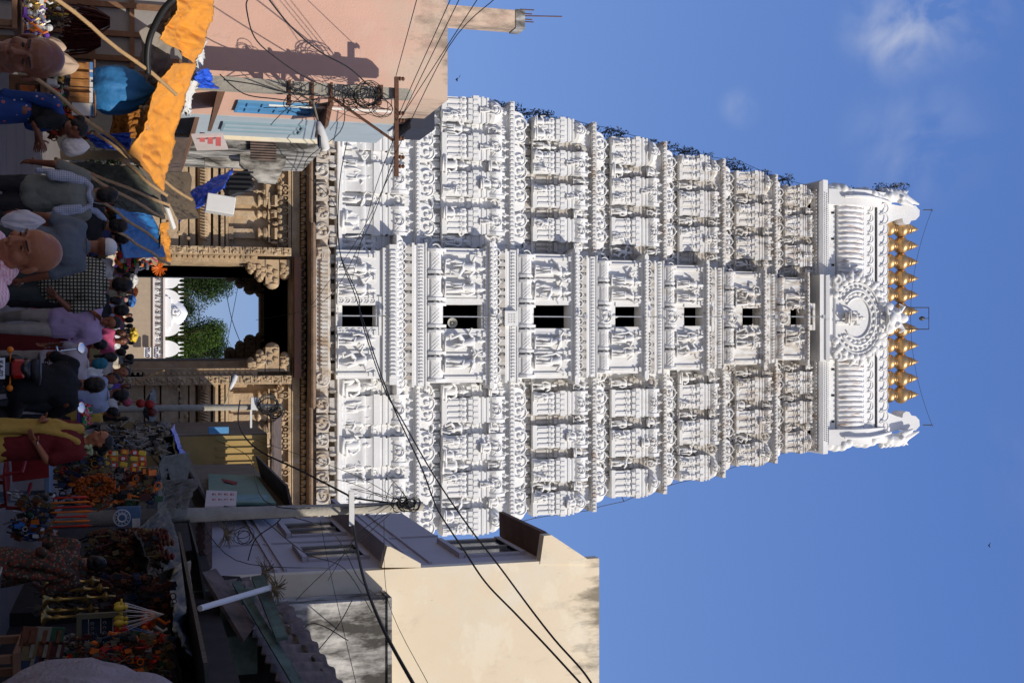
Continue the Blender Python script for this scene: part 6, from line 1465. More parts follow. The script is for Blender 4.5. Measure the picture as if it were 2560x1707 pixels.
# dense hanging stock, nobody could count it
def clutter(label, U0, U1, V0, V1, Y, n, seed, sz=.035, cols=None, d=.35, brights=()):
    rn = random.Random(seed); ms = [DK[i] for i in (cols or range(8))] + [CM[b_] for b_ in brights]; t = thing('hanging_stock', label, 'stall goods', tuple(W((U0+U1)/2, (V0+V1)/2, Y))); t['kind'] = 'stuff'; L = Vector(t.location); mbs = [MB() for _ in ms]
    for i in range(n):
        if i % 9 == 0: cu, ck, cv = rn.uniform(U0, U1), rn.randrange(len(ms)), rn.uniform(V0, V1)
        u = min(max(rn.gauss(cu, 8), U0), U1); v = cv + (i % 9)*rn.uniform(2, 5) - 12; p = W(u, v, Y + rn.uniform(-d/2, d/2)) - L; k = ck if rn.random() < .8 else rn.randrange(len(ms)); s_ = sz*rn.uniform(.4, 1.4); q = mbs[k]; e = rn.random()
        rot = Matrix.Rotation(rn.uniform(-.5, .5), 3, 'Y') @ Matrix.Rotation(rn.uniform(-.5, .5), 3, 'X')
        if e < .35: q.obox(p, s_*1.3, s_*.4, s_*1.9, rot)
        elif e < .6: q.ball(p, (s_*.6, s_*.5, s_*.8), 7, 5, rot)
        elif e < .8: q.tube([p, p + rot @ Vector((0, 0, -s_*3.5))], s_*.22, 5)
        else: q.tube([p + Vector((s_*.8*math.cos(a), 0, s_*.8*math.sin(a))) for a in [6.283*j/9 for j in range(10)]], s_*.16, 4)
    for k, q in enumerate(mbs):
        if q.v: o = obj('goods', q, ms[k], t); o['kind'] = 'stuff'
clutter('dense dark stock hanging behind the glinting steel rods', 1058, 1132, 250, 405, 18.8, 420, 1, .05, (4, 5, 3, 6))
clutter('packets and prints stacked below the red and yellow packets', 1120, 1190, 150, 262, 17.2, 420, 2, .045, None, .35, ('red', 'yellow'))
clutter('dark goods crowded round the looped orange garland', 1175, 1262, 150, 395, 16.9, 620, 3, .045, None, .4, ('orange',))
clutter('maroon and brown strings of goods under the drooping green awning', 1325, 1460, 225, 400, 14.2, 900, 4, .035, (0, 1, 5, 3, 0))
clutter('small brassware and trinkets on the stall behind the saree', 1450, 1535, 100, 240, 13.2, 620, 5, .028, (3, 6, 4, 0))
clutter('shadowed stock hanging above the brass oil lamps', 1440, 1540, 245, 420, 12.9, 620, 6, .03, (5, 0, 1, 2))
clutter('mixed toys and cloth hanging above the slanting magazine rack', 1585, 1700, 150, 420, 11.6, 900, 7, .028, None, .3, ('orange', 'red'))
clutter('bright toys and beads spread over the low stall beside the green stool', 1235, 1345, 45, 125, 14.6, 480, 8, .035, None, .4, ('orange', 'blue', 'white'))
clutter('small goods along the left stall behind the bald man', 0, 135, 120, 170, 16.2, 260, 9, .03, None, .3, ('yellow', 'white'))
clutter('red and orange goods on the shelf behind the blue saree', 262, 345, 118, 215, 17.3, 360, 10, .04, (0, 1, 6, 1), .3, ('red', 'orange'))
clutter('goods and cloth heaped in the blue shaded stall by the gate', 505, 640, 225, 300, 22.5, 420, 11, .07, None, .6, ('red', 'orange', 'white'))
# ============================================================ people
skin1 = mat('dark_skin', (.18, .064, .033), .45, .12, 14, .06, 60, spec=.4)
skin2 = mat('brown_skin', (.31, .115, .055), .45, .12, 14, .06, 60, spec=.3)
hairm = mat('black_hair', (.010, .009, .009), .5, .3, 40, .4, 80, stretch=(1, 1, .3))
def checks(name, a, b, scale, thr=.5, rough=.8, mode='grid'):
    m = mat(name, a, rough, 0); t = m.node_tree; n = t.nodes; tc = n.new('ShaderNodeTexCoord'); outs = []
    for d in ('X', 'Z'):
        w_ = n.new('ShaderNodeTexWave'); w_.bands_direction = d; w_.inputs['Scale'].default_value = scale; w_.inputs['Distortion'].default_value = .6; w_.inputs['Detail'].default_value = 0
        t.links.new(tc.outputs['Object'], w_.inputs['Vector']); g = n.new('ShaderNodeMath'); g.operation = 'GREATER_THAN'; g.inputs[1].default_value = thr; t.links.new(w_.outputs['Fac'], g.inputs[0]); outs.append(g)
    c = n.new('ShaderNodeMath'); c.operation = 'MULTIPLY' if mode == 'block' else 'MAXIMUM'; t.links.new(outs[0].outputs[0], c.inputs[0]); t.links.new(outs[1].outputs[0], c.inputs[1]); mix_in(m, c.outputs[0], b); return m
JD = dict(pel=(0, 0, .93), wst=(0, 0, 1.06), ch=(0, 0, 1.28), nk=(0, .01, 1.47), hd=(0, -.015, 1.615),
          sL=(-.185, 0, 1.405), eL=(-.235, .03, 1.13), wL=(-.24, -.04, .88), sR=(.185, 0, 1.405), eR=(.235, .03, 1.13), wR=(.24, -.04, .88),
          hL=(-.09, 0, .90), kL=(-.10, -.02, .49), aL=(-.105, .03, .075), hR=(.09, 0, .90), kR=(.10, -.02, .49), aR=(.105, .03, .075))
def hand(mb, w_, dirv, palm, s=1.0, curl=.5, side=1):
    d = Vector(dirv).normalized(); n = Vector(palm); n = (n - d*n.dot(d)).normalized(); a = d.cross(n)*side; w_ = Vector(w_)
    mb.cap(w_, w_ + d*.03*s, .026*s, .03*s, 8); k = w_ + d*.055*s
    for o_ in (-.022, 0, .022): mb.cap(w_ + d*.02*s + a*o_*.6*s, k + d*.025*s + a*o_*s, .017*s, .016*s, 7)
    for i, (o_, L) in enumerate(((-.031, .058), (-.011, .072), (.010, .076), (.030, .066))):
        p = k + d*.03*s + a*o_*s; q = p; dd = d.copy()
        for j in range(3):
            dd = (dd + n*curl*(.35 + .1*j)).normalized(); q2 = q + dd*L*s*(.45, .32, .25)[j]; mb.cap(q, q2, (.0095 - .001*j)*s, (.0088 - .001*j)*s, 6); q = q2
    t = w_ + d*.02*s + a*.03*s; dd = (d*.6 + a*.8).normalized()
    for j in range(2): q = t + dd*(.036 - .006*j)*s; mb.cap(t, q, .0115*s, .010*s, 6); t = q; dd = (dd + d*.6 + n*curl*.5).normalized()
def head(mb, M, fine=True, fem=False):
    i0 = len(mb.v); B = mb.ball
    B((0, .018, .035), (.076, .095, .088), 20, 14); B((0, -.015, -.01), (.064, .082, .088), 18, 12); B((0, -.035, .04), (.064, .062, .062), 14, 10)
    B((0, -.045, -.062), (.045, .045, .045), 12, 8); B((0, -.073, -.092), (.020, .018, .018), 8, 6)
    for s in (-1, 1):
        B((s*.042, -.052, -.028), (.026, .030, .026), 8, 6); mb.cap((s*.045, .0, -.07), (s*.018, -.06, -.092), .022, .018, 8)
        mb.cap((s*.014, -.094, .026), (s*.048, -.078, .024), .010, .009, 7)
        B((s*.080, .012, -.008), (.010, .020, .032), 8, 7); B((s*.030, -.078, .003), (.016, .012, .009), 8, 6)
        B((s*.013, -.104, -.034), (.010, .012, .009), 7, 5); mb.cap((0, -.095, -.058), (s*.020, -.086, -.060), .008, .005, 6); mb.cap((0, -.092, -.071), (s*.016, -.084, -.070), .009, .005, 6)
    mb.cap((0, -.092, .018), (0, -.113, -.025), .009, .014, 8)
    mb.xf(M, i0)
def person(label, U, V, Y, face=0, skin=skin1, outfit=(), pose={}, zt=None, vox=.014, hair='short', group=None, dh=(0, 0, 0), tilt=(0, 0, 0), curl=.5, eyes=False, sc=None, hgt=1.72, loc=None):
    P = {k: Vector(v) for k, v in JD.items()}
    for k, v in pose.items(): P[k] = Vector(v)
    P['hd'] = P['hd'] + Vector(dh)
    top = P['hd'].z + .123
    if loc is None:
        p = W(U, V, Y); s = p.z/top if sc is None else sc; rz = R(face); c, sn = math.cos(rz), math.sin(rz); hx, hy = P['hd'].x*s, P['hd'].y*s
        loc = (p.x - (hx*c - hy*sn), Y - (hx*sn + hy*c), 0 if sc is None else p.z - top*s)
    else: s = sc; rz = R(face)
    t = thing('person', label, 'person', loc, rz, group); t.scale = (s, s, s)
    mb = MB(); cp_ = mb.cap
    HM = Matrix.Translation(P['hd']) @ Matrix.Rotation(R(tilt[2]), 4, 'Z') @ Matrix.Rotation(R(tilt[0]), 4, 'X') @ Matrix.Rotation(R(tilt[1]), 4, 'Y')
    cp_(P['nk'] - Vector((0, 0, .05)), P['hd'] + HM.to_3x3() @ Vector((0, .015, -.06)), .062, .054, 12)
    cp_(P['pel'], P['wst'], .125, .115, 14); cp_(P['wst'], P['ch'], .115, .135, 14); cp_(P['sL'].lerp(P['ch'], .1) - Vector((0, 0, .03)), P['sR'].lerp(P['ch'], .1) - Vector((0, 0, .03)), .075, .075, 12)
    mb.cap(P['ch'] - Vector((.06, 0, 0)), P['ch'] + Vector((.06, 0, 0)), .12, .12, 12)
    for q in 'LR':
        cp_(P['s'+q], P['e'+q], .056, .042); cp_(P['e'+q], P['w'+q], .042, .028); cp_(P['h'+q], P['k'+q], .085, .058, 12); cp_(P['k'+q], P['a'+q], .056, .036)
        f = Vector((0, -1, 0)); cp_(P['a'+q] - Vector((0, -.02, .03)), P['a'+q] + Vector((.01 if q == 'R' else -.01, -.14, -.045)), .036, .028)
    if not eyes: head(mb, HM)
    me = remesh(mb, vox, 'body', 0, smooth=1)
    ex = MB()
    if eyes:
        q = MB(); head(q, Matrix.Identity(4)); q.cap((0, .02, -.05), (0, .03, -.14), .056, .06, 14); hme = remesh(q, .0042, 'head', .0008, 30, smooth=1); hme.transform(HM)
    for q in 'LR':
        d = (P['w'+q] - P['e'+q]).normalized(); side = 1 if q == 'L' else -1
        hand(ex, P['w'+q] - d*.01, d + Vector(pose.get('hdir'+q, (0, 0, 0))), (-side*-.6, -.5, 0) if True else None, 1.0, curl, side)
    exm = ex.mesh('hands'); bm = bmesh.new(); bm.from_mesh(me); bm.from_mesh(exm)
    if eyes: bm.from_mesh(hme)
    bmesh.ops.recalc_face_normals(bm, faces=bm.faces); bm.to_mesh(me); bm.free(); bpy.data.meshes.remove(exm)
    me.polygons.foreach_set('use_smooth', [True]*len(me.polygons))
    obj('body', me, skin, t)
    def part(name, q, m, v=vox, wr=.013, ws=9, seed=0): return obj(name, remesh(q, v, name, wr, ws, seed), m, t)
    # eyes and brows
    q = MB(); w2 = MB()
    for s_ in (-1, 1):
        q.cap((s_*.018, -.107, .030), (s_*.050, -.084, .029), .004, .003, 6); w2.ball((s_*.031, -.0885, .004), (.0115, .004, .0045), 10, 6)
    q.xf(HM); w2.xf(HM); obj('eyebrows', q, hairm, t)
    e = obj('eye', w2, mat('eye_dark', (.02, .012, .01), .2, 0), t, smooth=True)
    if hair:
        q = MB(); q.ball((0, .026, .044), (.083, .100, .090), 20, 14)
        if hair != 'crop': q.ball((0, .05, .0), (.078, .075, .09), 16, 12)
        if hair == 'long': q.cap((0, .10, .02), (0, .13, -.06), .045, .05, 10); q.cap((0, .12, -.05), (0, .12, -.36), .03, .02, 8)
        if hair == 'bun': q.ball((0, .135, .0), (.05, .045, .05), 12, 8)
        # cut away the face
        cut = Vector((0, -.05, -.02)); mesh_ = remesh(q, .008, 'hair', .004, 40)
        bm = bmesh.new(); bm.from_mesh(mesh_); dl = [v for v in bm.verts if v.co.y < -.052 + .55*max(0, v.co.z - .05) * -1 - .0 and v.co.z < .095 and v.co.y < .0 or (v.co.y < -.005 and v.co.z < .055)]
        bmesh.ops.delete(bm, geom=dl, context='VERTS'); bm.to_mesh(mesh_); bm.free(); mesh_.transform(HM); obj('hair', mesh_, hairm, t)
    for it in outfit:
        kind, m = it[0], it[1]; o = it[2] if len(it) > 2 else {}
        q = MB(); g = o.get('fat', 0)
        if kind in ('shirt', 'kurta', 'blouse'):
            lo = P['pel'] + Vector((0, 0, -.02 if kind != 'kurta' else -.35)); 
            q.cap(P['ch'] - Vector((.055, 0, 0)), P['ch'] + Vector((.055, 0, 0)), .142 + g, .142 + g, 16); q.cap(P['ch'], P['wst'], .150 + g, .140 + g, 16)
            q.cap(P['sL'].lerp(P['sR'], .08) - Vector((0, 0, .02)), P['sR'].lerp(P['sL'], .08) - Vector((0, 0, .02)), .082, .082, 14)
            if kind != 'blouse': q.cap(P['wst'] - Vector((.05, 0, 0)), lo - Vector((.06, 0, 0)), .125 + g, .115 + g, 14); q.cap(P['wst'] + Vector((.05, 0, 0)), lo + Vector((.06, 0, 0)), .125 + g, .115 + g, 14)
            q.cap(P['nk'] - Vector((0, -.01, .06)), P['nk'] - Vector((0, -.012, .012)), .075, .064, 12)
            for z in 'LR':
                q.cap(P['s'+z], P['s'+z].lerp(P['e'+z], .7), .074, .066, 12)
                if o.get('long'): q.cap(P['s'+z].lerp(P['e'+z], .7), P['e'+z], .066, .058, 12); q.cap(P['e'+z], P['e'+z].lerp(P['w'+z], o['long']), .058, .045, 12)
                else: q.cap(P['s'+z].lerp(P['e'+z], .6), P['s'+z].lerp(P['e'+z], .78), .068, .070, 12)
            b = part('shirt' if kind != 'blouse' else 'blouse', q, m, seed=len(label))
            c = MB(); n_ = P['nk'] - Vector((0, 0, .004)); c.tube([(n_.x + .066*math.cos(a), n_.y + .064*math.sin(a) + .004, n_.z + .012*math.sin(a)) for a in [6.283*j/16 for j in range(17)]], .011, 6); obj('collar', c, o.get('collar', m), b)
        elif kind == 'trousers':
            q.cap(P['pel'] - Vector((.05, 0, 0)), P['pel'] + Vector((.05, 0, 0)), .120, .120, 14)
            for z in 'LR': q.cap(P['h'+z], P['k'+z], .104, .078, 14); q.cap(P['k'+z], P['a'+z] + Vector((0, 0, .03)), .078, .064, 12)
            part('trousers', q, m, seed=3)
        elif kind == 'skirt':
            a = (P['aL'] + P['aR'])/2; rings = []; top = o.get('top', P['wst'].z - .02); n = 40
            for j in range(12):
                f = j/11; z = top + (a.z + .01 - top)*f; cx_ = P['pel'].lerp(a, f); r = .135 + .05*math.sin(min(1, f*2.2)*1.57) + o.get('flare', .07)*f*f
                rings.append([(cx_.x + (r + .012*f*math.sin(k*1.9 + j*.2))*math.cos(6.283*k/n)*1.12, cx_.y + (r + .012*f*math.sin(k*1.9))*math.sin(6.283*k/n)*.9, z) for k in range(n)])
            q.loft(rings); obj('skirt', q, m, t, smooth=60)
        elif kind == 'drape':     # cloth over a shoulder: list of points, radius
            for path, r in o['paths']:
                for i in range(len(path) - 1):
                    q.cap(path[i], path[i+1], r, r, 8)
            part(o.get('name', 'drape'), q, m, o.get('vox', .012), .010, 14)
        elif kind == 'cap':
            c = MB(); c.ball((0, .02, .05), (.086, .105, .082), 18, 12); i_ = [v for v in c.v]; c.ball((0, -.02, .028), (.088, .09, .025), 16, 6); mm = remesh(c, .009, 'cap', .002, 20); bm = bmesh.new(); bm.from_mesh(mm); bmesh.ops.delete(bm, geom=[v for v in bm.verts if v.co.z < .022], context='VERTS'); bm.to_mesh(mm); bm.free(); mm.transform(HM); obj('cap', mm, m, t)
        elif kind == 'scarf':
            c = MB(); c.ball((0, .02, .035), (.092, .11, .10), 18, 12); c.cap((0, .05, -.03), (0, .07, -.13), .085, .10, 14); mm = remesh(c, .01, 'head_scarf', .006, 20); bm = bmesh.new(); bm.from_mesh(mm); bmesh.ops.delete(bm, geom=[v for v in bm.verts if v.co.y < -.045 and v.co.z < .10], context='VERTS'); bm.to_mesh(mm); bm.free(); mm.transform(HM); obj('head_scarf', mm, m, t, solid=.004)
        elif kind == 'shoes':
            for z in 'LR':
                q = MB(); a = P['a'+z]; q.cap(a + Vector((0, .02, -.03)), a + Vector((0, -.15, -.045)), .046, .038, 10); obj('shoe', remesh(q, .012, 'shoe'), m, t)
        elif kind == 'flowers':
            c = MB(); rn = random.Random(2)
            for i in range(34): a = rn.uniform(0, 6.28); c.ball(P['nk'] + Vector((.10*math.cos(a), .03 + .09*math.sin(a), rn.uniform(.0, .07))), rn.uniform(.014, .022), 6, 5)
            obj('jasmine_garland', c, m, t)
        elif kind == 'band':
            c = MB(); c.tube([tuple(P[o['at']] + Vector((.032*math.cos(a), .032*math.sin(a), .02))) for a in [6.283*j/12 for j in range(13)]], .006, 5); obj('bangle', c, m, t)
        elif kind == 'belt':
            pass
    return t
cl = lambda n, c, v=.12, r=.85: mat('cloth_' + n, c, r, v, 6, .15, 40)
dk = cl('charcoal', (.022, .022, .026)); gy = cl('sage_grey', (.155, .165, .145)); bg_ = cl('blue_grey', (.105, .125, .155)); slate = cl('slate', (.04, .05, .052)); khaki = cl('khaki', (.36, .32, .28))
lil = checks('cloth_lilac', (.36, .26, .44), (.46, .36, .54), 26, .86); pinkc = checks('cloth_pink_check', (.72, .34, .40), (.80, .60, .62), 30, .8); chk = checks('cloth_black_cream', (.018, .022, .018), (.34, .32, .24), 8.5, .35, mode='block')
pl_ = checks('cloth_plaid_towel', (.36, .38, .44), (.10, .13, .24), 15, .93); wh = cl('white', (.62, .62, .62)); blk = cl('black', (.012, .013, .016), .3); bsar = None
maroon = cl('maroon', (.115, .008, .010)); yel = cl('yellow', (.42, .27, .055)); olv = cl('olive', (.20, .15, .055)); pnk = cl('hot_pink', (.42, .07, .15)); prp = cl('purple', (.12, .06, .30)); teal = cl('teal', (.02, .14, .20)); lb = cl('light_blue', (.28, .34, .48)); red_ = cl('red', (.35, .02, .015))
def blotch(name, base, c1, c2, scale, thr):
    m = mat(name, base, .8, .25, 5, .15, 40); t = m.node_tree; n = t.nodes; tc = n.new('ShaderNodeTexCoord')
    for i, c in enumerate((c1, c2)):
        v = n.new('ShaderNodeTexVoronoi'); v.inputs['Scale'].default_value = scale*(1 + .37*i); t.links.new(tc.outputs['Object'], v.inputs['Vector'])
        g = n.new('ShaderNodeMath'); g.operation = 'LESS_THAN'; g.inputs[1].default_value = thr*(1 - .25*i); t.links.new(v.outputs['Distance'], g.inputs[0]); mix_in(m, g.outputs[0], c)
    return m
florm = blotch('cloth_floral', (.05, .035, .025), (.16, .03, .015), (.16, .13, .08), 22, .42); navy = cl('navy', (.02, .03, .09))
silver_ = CM['silver']
bsar = blotch('cloth_blue_saree', (.012, .045, .20), (.35, .10, .10), (.45, .40, .42), 7, .16)
# --- the two bald men close to the camera
person('bald dark skinned man facing the camera at the lower left corner', 148, 160, 4.7, 4, skin1, [('shirt', wh), ('trousers', dk)], {}, hair=None, eyes=True, tilt=(12, 0, 0))
person('bald man in a pink checked shirt looking down towards the left', 630, 154, 5.0, -58, skin2, [('shirt', pinkc), ('trousers', dk)], {'sR': (.19, .02, 1.42), 'sL': (-.16, 0, 1.38)}, hair=None, eyes=True, tilt=(16, -4, 34), dh=(0, -.04, -.06))
# --- men walking away, left of centre
person('man in grey shirt with a plaid towel round his neck walking away', 487, 293, 12.8, 180, skin1, [('shirt', gy, {'fat': .015}), ('trousers', dk), ('drape', pl_, {'name': 'towel', 'paths': [([(-.10, .03, 1.46), (-.16, .06, 1.38), (-.20, .13, 1.22), (-.23, .15, 1.05)], .032), ([(-.06, .06, 1.47), (0, .08, 1.45), (.08, .05, 1.47), (.15, .06, 1.40), (.20, .13, 1.20), (.22, .15, .98)], .034), ([(-.13, .10, 1.35), (-.17, .16, 1.15)], .04), ([(.13, .11, 1.36), (.17, .17, 1.10)], .045)]}), ('band', silver_, {'at': 'wL'})], {'eL': (-.30, .04, 1.12), 'wL': (-.31, -.05, .86), 'eR': (.30, .02, 1.13), 'wR': (.33, -.10, .92), 'hd': (0.02, -.02, 1.60)}, tilt=(8, 0, 10), hair='short')
person('man in blue grey shirt and white cap walking away with a white bag', 618, 291, 12.0, 180, skin1, [('shirt', bg_, {'fat': .025}), ('trousers', slate), ('cap', wh)], {'eL': (-.28, .04, 1.12), 'wL': (-.33, -.02, .88), 'eR': (.27, .0, 1.12), 'wR': (.30, -.08, .86)}, hair=None)
bagp = W(553, 55, 11.3); blob('shopping_bag', 'white plastic bag hanging from the hand of the man in the white cap', bagp, (.09, .06, .17), mat('bag_white', (.55, .53, .58), .5, .15, 6), 'bag', 4, .2)
person('man in black and cream checked shirt seen from behind', 712, 330, 14.6, 176, skin1, [('shirt', chk, {'fat': .03}), ('trousers', slate)], {'eL': (-.27, .05, 1.10), 'wL': (-.16, .16, .98), 'eR': (.28, .04, 1.12), 'wR': (.18, .17, 1.0)}, hair='short')
person('dark haired man in black with a pale towel on his shoulder', 567, 318, 15.5, 165, skin1, [('shirt', blk), ('trousers', dk), ('drape', lb, {'name': 'towel', 'paths': [([(.06, .04, 1.47), (.15, .08, 1.38), (.17, .14, 1.2), (.17, .15, 1.0)], .045)]})], vox=.018)
person('man in lilac shirt and khaki trousers with a hand raised to his face', 806, 302, 16.6, -8, skin2, [('shirt', lil, {'fat': .03, 'long': .45, 'collar': wh}), ('trousers', khaki), ('shoes', blk), ('band', silver_, {'at': 'wR'})], {'eL': (-.30, -.12, 1.16), 'wL': (-.10, -.20, 1.38), 'wR': (.30, -.05, .80), 'eR': (.28, .02, 1.10), 'aL': (-.10, .25, .16), 'kL': (-.11, .02, .50), 'aR': (.08, -.12, .07), 'kR': (.10, -.10, .50)}, tilt=(28, 0, 14), dh=(.0, -.05, -.03), hair='short')
person('woman in dark maroon saree walking just behind the man in lilac', 862, 268, 17.8, 165, skin1, [('blouse', maroon), ('skirt', maroon), ('drape', maroon, {'paths': [([(-.15, .08, 1.4), (-.02, .16, 1.25), (.14, .15, 1.05)], .05), ([(.1, .1, 1.2), (.2, .14, .8)], .05)]})], vox=.018, hair='bun')
# --- woman in blue saree, stooping a little
person('woman in blue flowered saree carrying goods beside the left stall', 325, 217, 13.9, 95, skin1, [('blouse', blk), ('skirt', bsar, {'flare': .05}), ('drape', bsar, {'paths': [([(-.16, -.02, 1.28), (-.05, -.15, 1.14), (.12, -.13, .98), (.18, 0, .92)], .06), ([(-.14, .06, 1.25), (-.1, .14, 1.0), (-.08, .16, .7)], .07), ([(0, -.16, 1.10), (.05, -.15, .95)], .07), ([(-.05, .12, 1.2), (-.02, .14, 1.0)], .08)]}), ('band', CM['gold'], {'at': 'wR'})], {'ch': (0, -.06, 1.16), 'wst': (0, -.02, 1.0), 'nk': (0, -.12, 1.33), 'hd': (0, -.18, 1.44), 'sL': (-.17, -.08, 1.27), 'sR': (.17, -.08, 1.27), 'eL': (-.22, -.16, 1.02), 'wL': (-.12, -.34, 1.08), 'eR': (.22, -.16, 1.02), 'wR': (.12, -.34, 1.02)}, tilt=(25, 0, 0), hair='bun', sc=.93)
# --- right side
wy = person('woman in yellow dupatta and maroon kurta standing by the motorcyclist', 1100, 281, 12.5, -52, skin2, [('kurta', maroon, {'fat': .02}), ('skirt', yel, {'top': .93, 'flare': .03}), ('flowers', cl('jasmine', (.36, .42, .24))), ('drape', yel, {'name': 'dupatta', 'vox': .014, 'paths': [([(-.14, .06, 1.42), (-.10, -.08, 1.42), (-.06, -.15, 1.25), (-.02, -.17, 1.0), (.0, -.20, .7), (.02, -.2, .4)], .055), ([(-.18, .03, 1.40), (-.16, -.12, 1.2), (-.12, -.16, .95), (-.10, -.2, .6), (-.10, -.2, .35)], .05), ([(.10, -.10, 1.40), (.02, -.15, 1.2), (-.02, -.17, 1.0)], .04)]}), ('band', silver_, {'at': 'wR'})], {'eR': (.24, .02, 1.12), 'wR': (.17, -.16, 1.02), 'eL': (-.24, -.04, 1.14), 'wL': (-.10, -.22, 1.08)}, tilt=(10, 0, -10), hair='bun')
person('person in rust patterned saree with her back turned at the right stall', 1408, 262, 12.2, 158, skin1, [('blouse', florm), ('skirt', florm, {'flare': .04}), ('drape', florm, {'paths': [([(-.16, .04, 1.42), (-.04, .13, 1.3), (.12, .14, 1.1)], .045), ([(-.12, .10, 1.38), (-.02, .15, 1.12), (.0, .15, .85)], .05), ([(-.17, 0, 1.42), (-.14, .12, 1.1), (-.1, .14, .8)], .04)]})], {'eL': (-.25, -.06, 1.14), 'wL': (-.16, -.26, 1.06), 'eR': (.25, -.06, 1.14), 'wR': (.14, -.28, 1.10)}, tilt=(28, 0, 0), dh=(0, -.04, -.03), hair='bun')
# seated rider
SP_ = {'pel': (0, 0, .93), 'wst': (0, -.03, 1.06), 'ch': (0, -.10, 1.27), 'nk': (0, -.15, 1.44), 'hd': (0, -.19, 1.585), 'sL': (-.20, -.10, 1.39), 'sR': (.20, -.10, 1.39), 'eL': (-.33, -.26, 1.16), 'wL': (-.32, -.50, 1.13), 'eR': (.33, -.26, 1.16), 'wR': (.32, -.50, 1.13),
       'hL': (-.11, 0, .90), 'kL': (-.27, -.42, .80), 'aL': (-.24, -.24, .42), 'hR': (.11, 0, .90), 'kR': (.27, -.42, .80), 'aR': (.24, -.24, .42)}
person('motorcycle rider in a black shirt seen from behind', 962, 262, 13.6, 172, skin1, [('shirt', blk, {'fat': .04}), ('trousers', dk)], SP_, hair='short', sc=1.0)
def bike(label, x, y, rz, plate, glint=True):
    t = thing('motorcycle', label, 'motorcycle', (x, y, 0), rz)     # front towards +y
    bk_ = mat('black_enamel', (.012, .012, .014), .25, .2, 3, spec=.6); ch_ = mat('chrome', (.6, .6, .6), .12, .1, 4, metal=1.0); rub = mat('tyre_rubber', (.02, .02, .02), .9, .2)
    for yy in (-.02, 1.28):
        mb = MB(); mb.tube([(0, yy + .27*math.cos(a), .31 + .27*math.sin(a)) for a in [6.283*j/28 for j in range(29)]], .05, 8, False); w_ = obj('wheel', mb, rub, t, smooth=True)
        mb = MB(); mb.tube([(0, yy + .22*math.cos(a), .31 + .22*math.sin(a)) for a in [6.283*j/28 for j in range(29)]], .016, 6, False); mb.tube([(-.07, yy, .31), (.07, yy, .31)], .04, 10)
        for j in range(10): a = .6283*j; mb.tube([(0, yy, .31), (0, yy + .22*math.cos(a), .31 + .22*math.sin(a))], .004, 3)
        obj('rim', mb, ch_, w_, smooth=40)
    mb = MB(); mb.loft([[(sx*w2, yy, z) for sx in (-1, 1)] + [(sx*w2*.8, yy + .02, z - .05) for sx in (1, -1)] for yy, z, w2 in ((-.36, .62, .06), (-.32, .72, .075), (-.18, .78, .08), (.0, .76, .08))]); obj('rear_mudguard', mb, bk_, t, smooth=40)
    mb = MB(); mb.ball((0, .10, .84), (.14, .42, .07), 14, 8); mb.ball((0, -.22, .88), (.12, .16, .06), 12, 7); obj('seat', remesh(mb, .018, 'seat'), mat('seat_vinyl', (.025, .024, .026), .6, .2), t)
    mb = MB(); mb.ball((0, .68, .90), (.15, .27, .15), 14, 9); obj('tank', mb, bk_, t, smooth=True)
    mb = MB(); mb.ball((0, -.26, .80), (.12, .16, .08), 12, 8); mb.ball((-.13, .15, .66), (.04, .25, .12), 10, 7); mb.ball((.13, .15, .66), (.04, .25, .12), 10, 7); obj('side_panel', mb, bk_, t, smooth=True)
    mb = MB(); mb.box(-.12, .12, .38, .78, .30, .62); mb.ball((0, .6, .45), (.16, .2, .2), 10, 7); obj('engine', mb, mat('engine_grey', (.12, .12, .12), .5, .3, metal=.6), t, bev=.02)
    mb = MB(); mb.tube([(.17, .7, .3), (.18, .3, .26), (.19, -.2, .36)], [.025, .04, .045], 8); obj('exhaust', mb, ch_, t, smooth=True)
    for s_ in (-1, 1):
        mb = MB(); mb.tube([(s_*.09, 1.28, .31), (s_*.09, 1.05, .95)], .022, 8); obj('fork', mb, ch_, t, smooth=True)
        mb = MB(); mb.ball((s_*.19, -.34, .66), (.035, .035, .032), 10, 7); mb.tube([(s_*.05, -.30, .66), (s_*.18, -.33, .66)], .008, 5); obj('indicator', mb, mat('amber_lens', (.75, .20, .01), .2, .1, 5), t, smooth=True)
        mb = MB(); mb.tube([(s_*.30, .88, 1.06), (s_*.32, .9, 1.22)], .007, 5); q = obj('mirror', mb, ch_, t); mb = MB(); mb.ball((s_*.33, .89, 1.27), (.065, .012, .045), 14, 8, Matrix.Rotation(R(-22), 3, 'X')); obj('mirror_glass', mb, mat('mirror_glass', (.9, .9, .9), .02, 0, metal=1.0), q, smooth=True)
    mb = MB(); mb.tube([(-.34, .80, 1.02), (-.2, .92, 1.05), (0, .98, 1.0), (.2, .92, 1.05), (.34, .80, 1.02)], .013, 8); obj('handlebar', mb, ch_, t, smooth=True)
    mb = MB(); mb.tube([(-.13, .0, .90), (-.15, -.3, .93), (-.09, -.44, .95), (.09, -.44, .95), (.15, -.3, .93), (.13, 0, .90)], .013, 8); obj('grab_rail', mb, mat('rail_grey', (.14, .14, .15), .35, .1, metal=.6), t, smooth=True)
    mb = MB(); mb.ball((0, 1.12, .95), (.10, .08, .10), 12, 8); obj('headlamp', mb, ch_, t, smooth=True)
    mb = MB(); mb.loft([[(cx_*w2, yy, .745 + cz*h2) for cx_, cz in ((-1, -.6), (-.6, -1), (.6, -1), (1, -.6), (1, .6), (.6, 1), (-.6, 1), (-1, .6))] for yy, w2, h2 in ((-.30, .10, .075), (-.375, .095, .07), (-.395, .07, .05))]); obj('tail_light', mb, mat('red_lens', (.42, .008, .005), .15, .5, 9, spec=.8), t, smooth=30)
